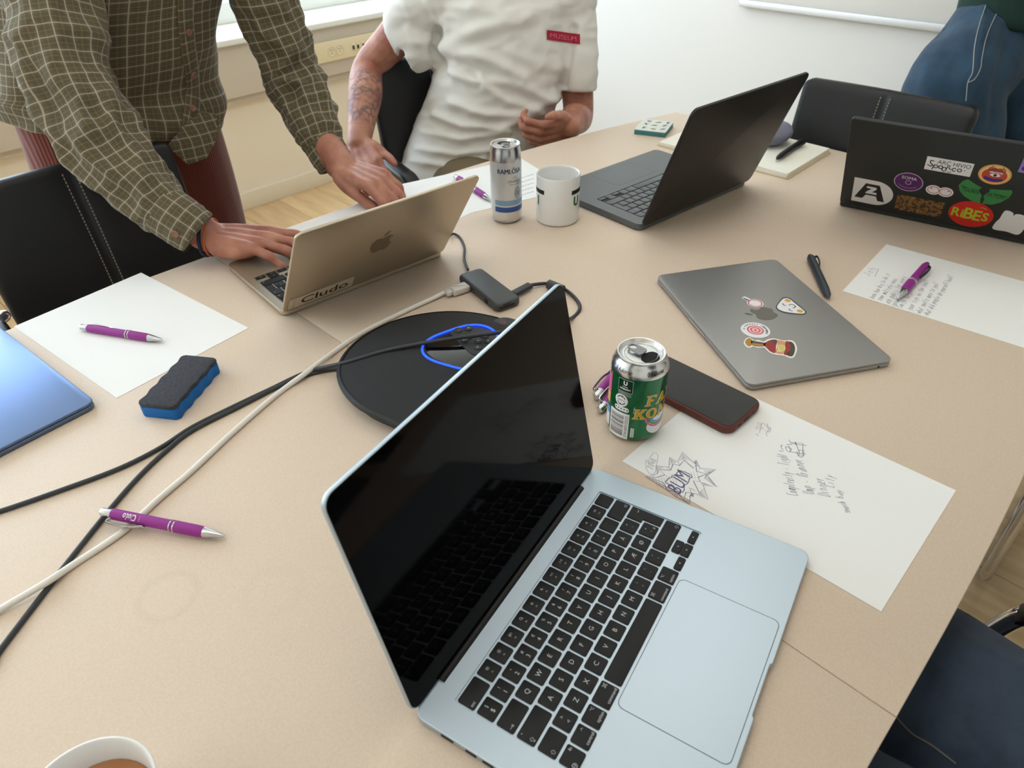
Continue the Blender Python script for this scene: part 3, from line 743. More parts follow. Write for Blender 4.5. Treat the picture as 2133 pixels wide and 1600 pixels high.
d.ring(0.0105, -0.0045, 0.0034, 0.003, 0.0017, ink, 2, 12, 0, 0.6, 5.6); d.stroke([(0.0, -0.0105), (0.003, -0.0118), (0.007, -0.010)], 0.0012, ink, 2); d.ell(0.028, -0.003, 0.001, 0.001, ink, 2, 8)
sticker(d, 'archive_sticker', tl, tlx(0.1617), 0.149, 0, (0.88, 1.17))
orr = mat('orange_sticker', (226, 160, 84), 0.4); rdd = mat('brick_red_sticker', (190, 66, 48), 0.4); blu = mat('blue_sticker', (52, 48, 130), 0.4); crm = mat('cream_sticker', (236, 200, 130), 0.4)
d = Decal(); d.ell(0, 0, 0.0265, 0.0215, orr, 0); d.ell(0, 0, 0.0235, 0.0188, crm, 1); d.ell(0, -0.002, 0.0205, 0.0150, rdd, 2)
d.text('GOOD', 0.001, 0.0105, 0.0095, mat('maroon_print', (140, 40, 50), 0.5), 3, bold=0.05, width=0.028); d.text('VIBRATIONS', 0.001, 0.0045, 0.005, sw, 3, bold=0.03, width=0.022)
d.ell(0.001, -0.001, 0.0085, 0.0032, sw, 3); d.ell(0.001, -0.001, 0.0028, 0.0028, ink, 4, 14)
for i in range(6): d.ell(-0.0125 + 0.005 * i, -0.0095 - 0.001 * (2.5 - abs(i - 2.5)), 0.0034, 0.0034, blu, 4, 12)
d.stroke([(-0.009, 0.0125), (-0.008, 0.0175), (-0.0045, 0.0135)], 0.0012, ink, 4); d.stroke([(0.0065, 0.0135), (0.010, 0.0175), (0.011, 0.0125)], 0.0012, ink, 4)
sticker(d, 'round_eye_sticker', tl, tlx(0.229), 0.1487, 0, (0.88, 1.1))
gr = mat('green_sticker', (52, 130, 68), 0.4)
d = Decal()
wl = [(-0.028, 0.018), (-0.013, 0.0115), (-0.004, 0.0085), (-0.007, 0.004), (-0.004, 0.001), (0.0, -0.004), (0.0005, -0.012), (0.003, -0.018), (-0.010, -0.0165), (-0.024, -0.011), (-0.034, -0.003), (-0.038, 0.006), (-0.034, 0.014)]
wr = [(0.038, 0.013), (0.022, 0.0105), (0.007, 0.0085), (0.009, 0.004), (0.005, 0.001), (0.0025, -0.004), (0.006, -0.010), (0.0055, -0.0175), (0.020, -0.016), (0.031, -0.009), (0.038, 0.0), (0.040, 0.008)]
d.poly(wl, gr, 0); d.poly(wr[::-1], gr, 0); d.text('TOURISMOVATION', 0.0, 0.0, 0.0095, ink, 2, rot=rad(-2), width=0.064)
d.stroke([(-0.034, 0.006), (-0.025, 0.004)], 0.0009, ink, 2); d.stroke([(0.018, 0.002), (0.036, 0.0005)], 0.0009, ink, 2)
sticker(d, 'green_wing_sticker', tl, tlx(0.223), 0.1005, 0, (1, 1.5))
rd2 = mat('red_oval_sticker', (206, 34, 28), 0.35); lim = mat('lime_print', (176, 190, 40), 0.4)
d = Decal(); d.ell(0, 0, 0.0345, 0.0245, rd2, 0, 40)
for ch, x, y, s_ in (('R', -0.0225, 0.0, 0.023), ('i', -0.0130, -0.001, 0.023), ('B', -0.0030, 0.001, 0.029), ('E', 0.0105, 0.0, 0.027), ('S', 0.0225, 0.0, 0.022)): d.text(ch, x, y, s_, lim, 1, bold=0.025)
d.stroke([(0.010, 0.0155), (0.015, 0.0165), (0.02, 0.0145)], 0.001, lim, 1)
sticker(d, 'red_oval_sticker', tl, tlx(0.218), 0.041, 0, (1, 1.4))
# muddy picture sticker
pic = bpy.data.materials.new('brown_picture_print'); pic.use_nodes = True; n = pic.node_tree.nodes; L = pic.node_tree.links
t = n.new('ShaderNodeTexCoord'); nz = n.new('ShaderNodeTexNoise'); nz.inputs['Scale'].default_value = 190; nz.inputs['Detail'].default_value = 3; rp = n.new('ShaderNodeValToRGB')
for p_, c in ((0.0, (30, 20, 14)), (0.42, (48, 32, 20)), (0.52, (120, 84, 44)), (0.6, (160, 122, 66)), (0.68, (60, 44, 28)), (0.75, (150, 40, 30))):
    if p_ == 0: e_ = rp.color_ramp.elements[0]; e_.position = 0
    elif p_ == 0.75: e_ = rp.color_ramp.elements[-1]; e_.position = 0.75
    else: e_ = rp.color_ramp.elements.new(p_)
    e_.color = lin(c) + (1,)
L.new(t.outputs['Object'], nz.inputs['Vector']); L.new(nz.outputs['Fac'], rp.inputs[0]); L.new(rp.outputs[0], n['Principled BSDF'].inputs['Base Color']); n['Principled BSDF'].inputs['Roughness'].default_value = 0.4
d = Decal(); d.rect(-0.039, -0.0125, 0.039, 0.0125, pic, 0); sticker(d, 'picture_sticker', tl, tlx(0.136), 0.036, 0, (1, 1.7))
d = Decal(); d.poly(catmull([(-0.026, -0.019), (-0.018, -0.022), (0.0, -0.021), (0.02, -0.023), (0.026, -0.012), (0.027, 0.012), (0.012, 0.018), (0.002, 0.017), (-0.001, 0.013), (-0.003, 0.018), (-0.012, 0.021), (-0.019, 0.018), (-0.021, 0.002), (-0.0245, -0.006)], 4), sw, 0); sticker(d, 'blank_cutout_sticker', tl, tlx(0.2795), 0.042, 0, (0.85, 1.3))
d = Decal(); d.rect(-0.02, -0.015, 0.02, 0.015, mat('violet_sticker', (150, 120, 190), 0.4), 0); d.ell(-0.012, -0.006, 0.005, 0.005, blu, 1, 16); d.ell(0.006, 0.002, 0.009, 0.007, blu, 1, 16); sticker(d, 'violet_sticker', tl, tlx(0.277), 0.18, 0, (1, 1.1))

# closed grey laptop: sticker points measured in its own frame
def gloc(px, py):
    p = gld.parent.matrix_local.inverted() @ atz(px, py, ZT + 0.0113) if False else None
    w = atz(px, py, ZT + 0.0113); a_ = -rad(58.58 + 180); dx, dy = w.x - 0.4711, w.y - 0.3825
    return (dx * cos(a_) - dy * sin(a_), dx * sin(a_) + dy * cos(a_))
def gpoly(pts, n=4, cl=True): return [gloc(1520 + p[0] / 9.41, 590 + p[1] / 9.41) for p in catmull([Vector((a, b)) for a, b in pts], n, cl)]
cw = mat('cream_white_border', (238, 232, 222), 0.45); brn = mat('bottle_brown', (88, 70, 52), 0.4); wred = mat('bottle_red', (150, 40, 42), 0.4); gdn = mat('bottle_gold', (182, 128, 52), 0.4); lbl = mat('bottle_label', (222, 206, 130), 0.5); lbp = mat('bottle_label_pink', (214, 150, 110), 0.5); dgl = mat('bottle_dark_glass', (66, 60, 48), 0.4)
d = Decal()
d.poly(gpoly([(275, 1150), (320, 1085), (385, 1065), (440, 1095), (490, 1125), (560, 1115), (660, 1145), (740, 1105), (850, 1085), (940, 1100), (1060, 1125), (1180, 1120), (1260, 1150), (1305, 1220), (1320, 1300), (1290, 1400), (1250, 1460), (1180, 1472), (1060, 1425), (900, 1405), (780, 1365), (700, 1290), (660, 1265), (560, 1270), (460, 1245), (400, 1270), (330, 1255), (285, 1205)]), cw, 0)
d.poly(gpoly([(300, 1150), (340, 1095), (390, 1082), (430, 1110), (440, 1170), (420, 1225), (380, 1245), (330, 1215)]), gdn, 1)
d.poly(gpoly([(425, 1125), (500, 1140), (680, 1170), (700, 1200), (650, 1245), (520, 1240), (425, 1210)], 2), brn, 1); d.poly(gpoly([(440, 1180), (640, 1205), (650, 1235), (520, 1228), (440, 1208)], 2), gdn, 2)
d.poly(gpoly([(670, 1190), (760, 1130), (850, 1108), (930, 1125), (905, 1250), (890, 1370), (790, 1340), (720, 1270), (680, 1240)], 3), wred, 1); d.poly(gpoly([(835, 1115), (925, 1128), (915, 1180), (840, 1170)], 2), dgl, 2)
d.poly(gpoly([(920, 1118), (1095, 1150), (1100, 1200), (1090, 1300), (1060, 1395), (890, 1368), (925, 1260), (935, 1190)], 2), lbp, 1); d.poly(gpoly([(955, 1210), (1085, 1235), (1075, 1330), (940, 1350), (935, 1320)], 2), lbl, 2)
d.poly(gpoly([(1095, 1150), (1160, 1148), (1195, 1220), (1180, 1320), (1110, 1410), (1060, 1395), (1090, 1300)], 2), wred, 1); d.poly(gpoly([(1160, 1148), (1230, 1165), (1275, 1240), (1275, 1340), (1225, 1440), (1110, 1410), (1180, 1320), (1195, 1220)], 2), dgl, 1)
for i in range(3): d.stroke(gpoly([(965, 1240 + 32 * i), (1000, 1228 + 32 * i), (1030, 1255 + 32 * i), (1065, 1240 + 32 * i)], 3, False), 0.0004, brn, 3)
def gst(d, nm): return d.build(nm, gld, fn=lambda a, b, h: (a, b, 0.0113 + h), h0=0.0003)
gst(d, 'bottle_sticker')
pk = mat('rose_print', (206, 70, 84), 0.45); pkl = mat('pale_rose_print', (240, 190, 190), 0.45); nav = mat('navy_print', (44, 52, 96), 0.45)
c0 = gloc(1520 + 503 / 9.41, 590 + 922 / 9.41)
d = Decal(); d.ell(c0[0], c0[1], 0.0205, 0.0205, sw, 0, 36)
d.ell(c0[0], c0[1], 0.0115, 0.0115, pkl, 1, 28)
for r_ in (0.0108, 0.0062): d.ring(c0[0], c0[1], r_, r_, 0.0018, pk, 2, 28)
d.ell(c0[0], c0[1], 0.002, 0.002, pk, 2, 12)
for k, ch in enumerate('A PERFECT LESSON'):
    a_ = rad(62) - k * rad(12.5) + rad(238.58 - 238.58)
    if ch != ' ': d.text(ch, c0[0] + 0.0158 * cos(a_ + pi), c0[1] + 0.0158 * sin(a_ + pi), 0.0042, nav, 2, rot=a_ + pi / 2, bold=0.03)
for k, ch in enumerate('NICE DAY'):
    a_ = rad(160) + k * rad(10) + pi
    if ch != ' ': d.text(ch, c0[0] + 0.016 * cos(a_ + pi / 3), c0[1] + 0.016 * sin(a_ + pi / 3), 0.0038, nav, 2, rot=a_ - pi / 2, bold=0.03)
gst(d, 'target_sticker')
d = Decal(); c1 = gloc(1520 + 497 / 9.41, 590 + 395 / 9.41); d.ell(c1[0], c1[1], 0.0125, 0.0125, sw, 0, 28); d.poly(gpoly([(240, 290), (285, 262), (340, 280), (410, 320), (400, 350), (350, 352), (265, 318)], 3), sw, 0.5)
d.ring(c1[0], c1[1], 0.0098, 0.0098, 0.0016, pk, 2, 28); d.ring(c1[0], c1[1], 0.0115, 0.0115, 0.0006, pkl, 2, 28); d.poly(gpoly([(275, 293), (380, 335), (370, 350), (262, 306)], 2), nav, 2); gst(d, 'pan_sticker')
d = Decal(); dkb = mat('dark_sticker_border', (56, 58, 58), 0.4); yel = mat('amber_print', (222, 160, 48), 0.45)
d.poly(gpoly([(905, 470), (945, 390), (1020, 300), (1090, 275), (1190, 300), (1330, 410), (1460, 520), (1505, 570), (1470, 612), (1370, 618), (1100, 590), (960, 540)]), dkb, 0); d.poly(gpoly([(928, 468), (965, 398), (1035, 318), (1100, 296), (1180, 318), (1315, 425), (1440, 528), (1475, 568), (1450, 595), (1370, 600), (1110, 570), (975, 525)]), sw, 1)
for x, y in ((1135, 345), (1375, 550)): c2 = gloc(1520 + x / 9.41, 590 + y / 9.41); d.ell(c2[0], c2[1], 0.0045, 0.0045, yel, 2, 18)
for p in ([(1035, 400), (1060, 432), (1105, 442)], [(1155, 432), (1210, 420), (1270, 440), (1285, 470), (1235, 492)], [(1155, 505), (1190, 540), (1235, 550)]): d.stroke(gpoly(p, 4, False), 0.0016, dkb, 2)
gst(d, 'smiling_triangle_sticker')

# ================================================================ paper and handwriting
m_paper = mat('white_paper', (244, 243, 240), 0.75, spec=0.2); m_pen = mat('blue_violet_ink', (92, 88, 134), 0.6); m_penl = mat('pale_ink', (146, 144, 166), 0.6)
FONT = {'a': ['5524132242535652'], 'b': ['1912425364261614'], 'c': ['5536241322425'[:-1] + '3'], 'd': ['5526141322435456', '5952'], 'e': ['1454554626141332425'[:-1] + '3'], 'f': ['5849382822', '1646'], 'g': ['5526141323435', '56514120'], 'h': ['1912', '142646545 2'.replace(' ', '')],
        'i': ['2622', '2828'], 'j': ['46413020', '4848'], 'k': ['1912', '4614', '2442'], 'l': ['292232'], 'm': ['1612', '15263532', '3546565 2'.replace(' ', '')], 'n': ['1612', '152645535 2'.replace(' ', '')], 'o': ['361422425446361 4'.replace(' ', '')], 'p': ['1610', '152646544313'], 'q': ['5526141323435', '5650'], 'r': ['1612', '142646'], 's': ['554626154453421 2'.replace(' ', '')],
        't': ['38332242', '1646'], 'u': ['16132242535 6'.replace(' ', ''), '5652'], 'v': ['163256'], 'w': ['1622354256'], 'x': ['1652', '1256'], 'y': ['1633', '5620'], 'z': ['16561252'], '-': ['1444'], '?': ['18295948343 3'.replace(' ', ''), '3232'], '.': ['2222'], '/': ['1059'], '0': ['391714224257484939'[:-2] + '39'], '2': ['183959481252'], '4': ['39145 4'.replace(' ', ''), '4742'], ' ': [],
        'B': ['12193948361 6'.replace(' ', ''), '365543321 2'.replace(' ', '')], 'C': ['58391814224253'], 'D': ['1219395754321 2'.replace(' ', '')], 'T': ['1959', '3932'], 'U': ['19142242545 9'.replace(' ', '')], 'O': ['391714224257593 9'.replace(' ', '')], 'J': ['49433213'], 'S': ['58391826445332 12'.replace(' ', '')]}
def glyph(ch):
    out = []
    for s_ in FONT.get(ch, FONT.get(ch.lower(), [])):
        s_ = s_[:len(s_) // 2 * 2]; out.append([(int(s_[i]) / 7, (int(s_[i + 1]) - 2) / 7) for i in range(0, len(s_), 2)])
    return out
def handtext(d, txt, p0, p1, hgt, m, w=0.0005, jit=0.06):
    """hand lettering between two pixel points lying on the sheet"""
    a_ = atz(p0[0], p0[1], ZT); b_ = atz(p1[0], p1[1], ZT); u_ = (b_ - a_); L_ = u_.length; u_.normalize(); v_ = Vector((-u_.y, u_.x, 0)); adv = L_ / len(txt)
    rnd = random.Random(len(txt) * 7 + int(p0[0]))
    for i, ch in enumerate(txt):
        dy = rnd.uniform(-jit, jit) * hgt; sl = rnd.uniform(0.1, 0.3)
        for st in glyph(ch):
            if len(st) == 2 and st[0] == st[1]: st = [st[0], (st[0][0] + 0.04, st[0][1])]
            P = []
            for x, y in st:
                q = a_ + u_ * (adv * (i + x * 0.95) + y * hgt * sl) + v_ * (y * hgt + dy); P.append((q.x, q.y))
            d.stroke(P, w, m, 1)
def sheet(label, cx, cy, th, w=0.21, l=0.297, z=0.0, curl=0.0):
    """one sheet; w across local x, l along local y; a slight lift at one corner"""
    t_ = thing('paper_sheet', label, 'paper', (cx, cy, ZT + z), 0, 'loose sheets of paper on the table')
    N = 14; vs = []; fs = []; c_, s_ = cos(th), sin(th)
    for k, tz in ((0, 0.0), (1, 0.00025)):
        for j in range(N + 1):
            for i in range(N + 1):
                x, y = w * (i / N - 0.5), l * (j / N - 0.5); e_ = max(0, (i + j) / (2 * N) - 0.75) * 4
                vs.append((c_ * x - s_ * y, s_ * x + c_ * y, 0.0002 + tz + curl * e_ * e_))
    M1 = (N + 1) ** 2
    for j in range(N):
        for i in range(N):
            q = [j * (N + 1) + i, j * (N + 1) + i + 1, (j + 1) * (N + 1) + i + 1, (j + 1) * (N + 1) + i]
            fs.append(tuple(M1 + k for k in q)); fs.append(tuple(reversed(q)))
    bd = [i for i in range(N)] + [k * (N + 1) + N for k in range(N)] + [N * (N + 1) + N - i for i in range(N)] + [(N - k) * (N + 1) for k in range(N)]
    for i in range(len(bd)): a_, b_ = bd[i], bd[(i + 1) % len(bd)]; fs.append((a_, b_, M1 + b_, M1 + a_))
    MB().add(vs, fs).build('sheet', m_paper, t_); t_['z0'] = 0.00045
    return t_
def write(t_, name, d):
    o = d.build(name, t_, fn=lambda x, y, h: (x - t_.location.x, y - t_.location.y, 0.00045 + h), h0=0.0001); tag(o, kind='stuff'); return o
sheet('blank white sheet with a purple pen lying on it, beside the dark blue laptop', -0.198, 1.063, rad(7.8), 0.2085, 0.2985)
pr = sheet('white sheet with a drawn explosion and notes, half under the pale blue laptop', 0.0868 + 0.1057, 0.0438 + 0.1527 + 0.004, rad(1.2))
nt_ = sheet('white sheet filled with handwritten lines under a purple pen, at the right', 0.6366 + 0.1135, 0.3327 - 0.1387, rad(4.3))
s2 = sheet('white sheet under the tall silver can and beside the mug', 0.545, 1.067, rad(-16 + 90))
s1 = sheet('white sheet at the table edge, mostly under the gold laptop', 0.290, 1.083, rad(4.6 + 90), z=-0.0001)
PX = lambda pts: [(lambda w: (w.x, w.y))(atz(1290 + a / 9.274, 920 + b / 9.274, ZT)) for a, b in pts]
d = Decal()
o1 = [(1215, 210), (1420, 400), (1480, 365), (1560, 520), (1860, 545), (1640, 710), (1890, 880), (1620, 850), (1715, 1125), (1440, 1000), (1430, 1075), (1365, 1045), (1360, 1215), (1245, 1145), (1100, 1075), (930, 945), (860, 905), (500, 680), (740, 630), (700, 475), (955, 500), (970, 305), (1130, 395)]
i1 = [(1255, 365), (1430, 520), (1480, 455), (1490, 580), (1680, 630), (1520, 700), (1560, 780), (1430, 765), (1540, 990), (1350, 900), (1390, 1000), (1280, 990), (1250, 1140), (1110, 980), (930, 945), (850, 800), (640, 715), (880, 650), (770, 545), (990, 560), (1040, 435), (1160, 470)]
d.stroke(PX(o1), 0.0005, m_pen, 1, True); d.stroke(PX(i1), 0.0009, m_pen, 1, True)
rnd = random.Random(3)
for k in range(len(o1)):                                   # hatching between the two outlines
    a_, b_ = o1[k], o1[(k + 1) % len(o1)]; c_ = i1[k % len(i1)]
    for j in range(7):
        f_ = (j + 0.5) / 7; x, y = a_[0] + (b_[0] - a_[0]) * f_, a_[1] + (b_[1] - a_[1]) * f_; m_ = min(i1, key=lambda q: (q[0] - x) ** 2 + (q[1] - y) ** 2); g_ = rnd.uniform(0.55, 0.95)
        d.stroke(PX([(x, y), (x + (m_[0] - x) * g_, y + (m_[1] - y) * g_)]), 0.00028, m_penl, 0)
for j in range(16): x = 700 + j * 52; d.stroke(PX([(x, 720 - 12 * j + rnd.uniform(-30, 30)), (x + 45, 900 - 14 * j + rnd.uniform(-30, 30))]), 0.00028, m_penl, 0)
write(pr, 'explosion_drawing', d)
d = Decal(); wo = [(890, 780), (960, 710), (1010, 700), (1020, 660), (1090, 650), (1120, 600), (1150, 560), (1250, 585), (1380, 650), (1405, 700), (1350, 720), (1340, 780), (1300, 830), (1240, 855), (1255, 930), (1220, 990), (1160, 980), (1040, 890), (900, 800)]
d.stroke(PX(wo), 0.0010, m_pen, 1, True)
for bold_, m_, ly_ in ((0.0, m_pen, 2),):
    vs, fs = text_mesh('BUM', bold_); w0 = max(v[0] for v in vs) - min(v[0] for v in vs)
    d.raw(PX([(1150 + x * 400 / w0 * 0.50 - y * 430 * 0.84, 785 - x * 400 / w0 * 0.86 - y * 430 * 0.50) for x, y in vs]), fs, m_, ly_)
write(pr, 'drawn_lettering', d)
d = Decal(); d.stroke(PX([(p[0], p[1]) for p in catmull([(700, 225), (745, 290), (720, 450), (690, 600), (620, 640), (560, 600), (510, 480), (520, 360), (560, 420), (575, 350), (640, 250)], 5)]), 0.0004, m_penl, 1, True)
handtext(d, '2040', (1290 + 630 / 9.27, 920 + 545 / 9.27), (1290 + 720 / 9.27, 920 + 360 / 9.27), 0.0065, m_pen, 0.0005); write(pr, 'circled_number', d)
P2 = lambda pts: [(lambda w: (w.x, w.y))(atz(1540 + a / 6.957, 860 + b / 6.957, ZT)) for a, b in pts]
d = Decal()
for p in ([(270, 150), (320, 160), (300, 190), (265, 180), (270, 150)], [(330, 150), (290, 290), (300, 300)], [(250, 205), (350, 220), (345, 240), (290, 235), (240, 245), (250, 205)], [(350, 150), (380, 190), (430, 210), (455, 240), (440, 285), (400, 270), (365, 265)], [(410, 160), (400, 230), (455, 240)], [(430, 215), (415, 275), (385, 300), (400, 345)], [(240, 315), (275, 345), (265, 310), (240, 315)]): d.stroke(P2(p), 0.0005, m_penl, 1)
write(pr, 'sketched_boxes', d)
d = Decal()
for p in ([(715, 395), (750, 450), (970, 480)], [(680, 465), (760, 460)], [(745, 430), (920, 450), (915, 600)], [(810, 425), (860, 560)], [(665, 500), (690, 560), (900, 600), (960, 600)], [(700, 495), (755, 530), (730, 580)], [(665, 500), (720, 495), (740, 545)], [(870, 545), (935, 550), (930, 620), (860, 630), (870, 545)], [(830, 560), (850, 630), (900, 650), (935, 620)], [(590, 480), (620, 470), (600, 510), (635, 540)], [(575, 558), (640, 560)], [(800, 440), (830, 470)]): d.stroke(P2(p), 0.0006, m_pen, 1)
write(pr, 'sketched_house', d)
for txt, a_, b_, h_ in (('Complexity - Tight', (1661, 1034), (1638, 948), 0.012), ('Ump - Oranner', (1697, 1031), (1669, 957), 0.012), ('Dinner', (1729, 1037), (1713, 996), 0.012), ('City', (1737, 1018), (1737, 992), 0.011), ('search', (1772, 1070), (1760, 1046), 0.008), ('bay', (1757, 1040), (1752, 1022), 0.008)):
    d = Decal(); handtext(d, txt, a_, b_, h_, m_pen, 0.00042); write(pr, 'handwritten_line', d)
d = Decal(); handtext(d, 'Job', (1810, 577), (1826, 559), 0.012, m_penl, 0.0006); d.stroke([(lambda w: (w.x, w.y))(atz(*q, ZT)) for q in ((1822, 577), (1830, 560))], 0.0007, m_penl, 1); write(nt_, 'handwritten_title', d)
for txt, a_, b_ in (('- know how big to do it', (1816, 629), (1855, 572)), ('- some multiple news', (1831, 633), (1870, 583)), ('- Ask public for users', (1848, 640), (1889, 578)), ('- social', (1862, 644), (1874, 624)), ('Smith help?', (1878, 643), (1905, 609)), ('- Your tips on the tool?', (1895, 653), (1936, 586)), ('- What smells more to you?', (1914, 660), (1956, 592)), ('- What did people do yourself back?', (1930, 664), (1986, 577))):
    d = Decal(); handtext(d, txt, a_, b_, 0.0085, m_pen, 0.0006); write(nt_, 'handwritten_line', d)
for k in range(5):
    d = Decal(); handtext(d, 'notes on the thing', (1086, 372 + 9 * k), (1112, 364 + 9 * k), 0.005, m_penl, 0.0006); write(s2, 'handwritten_line', d)
# ================================================================ small things on the table
m_silver = mat('brushed_can_aluminium', (214, 214, 216), 0.22, 1.0); m_lidal = mat('can_lid_aluminium', (226, 226, 226), 0.32, 1.0); m_tab = mat('shaded_tab_aluminium', (150, 150, 152), 0.25, 1.0); m_hole = mat('can_dark_inside', (6, 6, 6), 0.8)  # tab grey is lid metal darkened, painting in the shading on tab and bead
def can(label, x, y, R, H, nr, body, z_lo, z_hi, ang, opening):
    t_ = thing('drinks_can', label, 'can', (x, y, ZT)); n_ = 56
    prof = [(R * 0.72, 0.002), (R * 0.78, 0.0), (R * 0.86, 0.0012), (R * 0.96, 0.006), (R, 0.011), (R, z_lo), (R, z_lo + 0.0001), (R, z_hi), (R, z_hi + 0.0001), (R * 0.985, z_hi + (H - z_hi) * 0.22), ((R + nr) / 2, z_hi + (H - z_hi) * 0.62), (nr, H - 0.0042), (nr, H - 0.0022)]
    g0 = 1 if z_lo < 0.012 else 0; mi = [0, 0, g0, g0, g0, g0, 1, 1] + [0] * (len(prof) - 1 - 8)
    MB().lathe(prof, n_, mi, None, cap0=True).build('can_body', [m_silver, body], t_, ang=60)
    rim = [(nr, H - 0.0022), (nr + 0.0009, H - 0.0014), (nr + 0.0006, H - 0.0002), (nr - 0.0006, H), (nr - 0.0014, H - 0.0009), (nr - 0.0024, H - 0.0055), (nr - 0.0036, H - 0.0062), (nr - 0.0048, H - 0.0052), (nr - 0.0052, H - 0.0040), (0.0001, H - 0.0040)]
    lid = MB().lathe(rim, n_).build('can_lid', m_lidal, t_, ang=60)
    ca, sa = cos(ang), sin(ang); zt = H - 0.0040
    f_ = lambda a, b, h: (ca * a - sa * b, sa * a + ca * b, zt + h)
    g_ = MB().tube([(0.0185 * nr / .026 * cos(k * pi / 20), 0.0185 * nr / .026 * sin(k * pi / 20), zt) for k in range(40)], 0.0004, 6, closed=True).build('panel_bead', m_tab, lid)
    d = Decal(); d.poly([(p.x * 1.12, p.y * 1.18) for p in catmull([(0.0025, 0.0), (0.006, 0.0085 * nr / .026), (0.0125 * nr / .026, 0.0098 * nr / .026), (0.0182 * nr / .026, 0.005), (0.0195 * nr / .026, 0), (0.0182 * nr / .026, -0.005), (0.0125 * nr / .026, -0.0098 * nr / .026), (0.006, -0.0085 * nr / .026)], 5)], m_hole, 0); d.build('mouth_opening', lid, fn=f_, h0=0.0001)
    Mt = Matrix.Rotation(ang, 4, 'Z')
    tb_ = MB(); o = [(p.x, p.y) for p in catmull([(0.004, 0.0), (0.003, 0.0062), (-0.004, 0.0068), (-0.012, 0.0062), (-0.0165, 0.004), (-0.018, 0), (-0.0165, -0.004), (-0.012, -0.0062), (-0.004, -0.0068), (0.003, -0.0062)], 4)]
    hole = [(-0.0115 + 0.0042 * cos(k * pi / 8), 0.0042 * sin(k * pi / 8)) for k in range(16)]
    zb, zh = zt + 0.0020, zt + 0.0036
    A = [Vector((p[0], p[1], 0)) for p in o]; B = [Vector((p[0], p[1], 0)) for p in hole]; tri = tessellate_polygon([A, B]); al = A + B; NO = len(A)
    vs = [(p.x, p.y, zb - 0.04 * p.x * 1) for p in al] + [(p.x, p.y, zh - 0.06 * p.x) for p in al]; K = len(al)
    fs = [tuple(K + i for i in t__) for t__ in tri] + [tuple(reversed(t__)) for t__ in tri]
    fs += [(i, (i + 1) % NO, K + (i + 1) % NO, K + i) for i in range(NO)] + [(NO + (i + 1) % 16, NO + i, K + NO + i, K + NO + (i + 1) % 16) for i in range(16)]
    bm = bmesh.new(); bv = [bm.verts.new(Mt @ Vector(v)) for v in vs]
    for f in fs:
        try: bm.faces.new([bv[i] for i in f])
        except ValueError: pass
    bmesh.ops.recalc_face_normals(bm, faces=bm.faces[:]); me = bpy.data.meshes.new('pull_tab'); bm.to_mesh(me); bm.free(); me.materials.append(m_lidal)
    me.materials.clear(); me.materials.append(m_tab); tab = obj('pull_tab', me, lid)
    MB().lathe([(0.0028, zt), (0.0028, zt + 0.0030), (0.0018, zt + 0.0034), (0.0001, zt + 0.0034)], 18).build('rivet', m_lidal, lid)
    return t_
def wrap(R, phi0): return lambda x, y, h: ((R + h) * cos(phi0 + x / R), (R + h) * sin(phi0 + x / R), y)

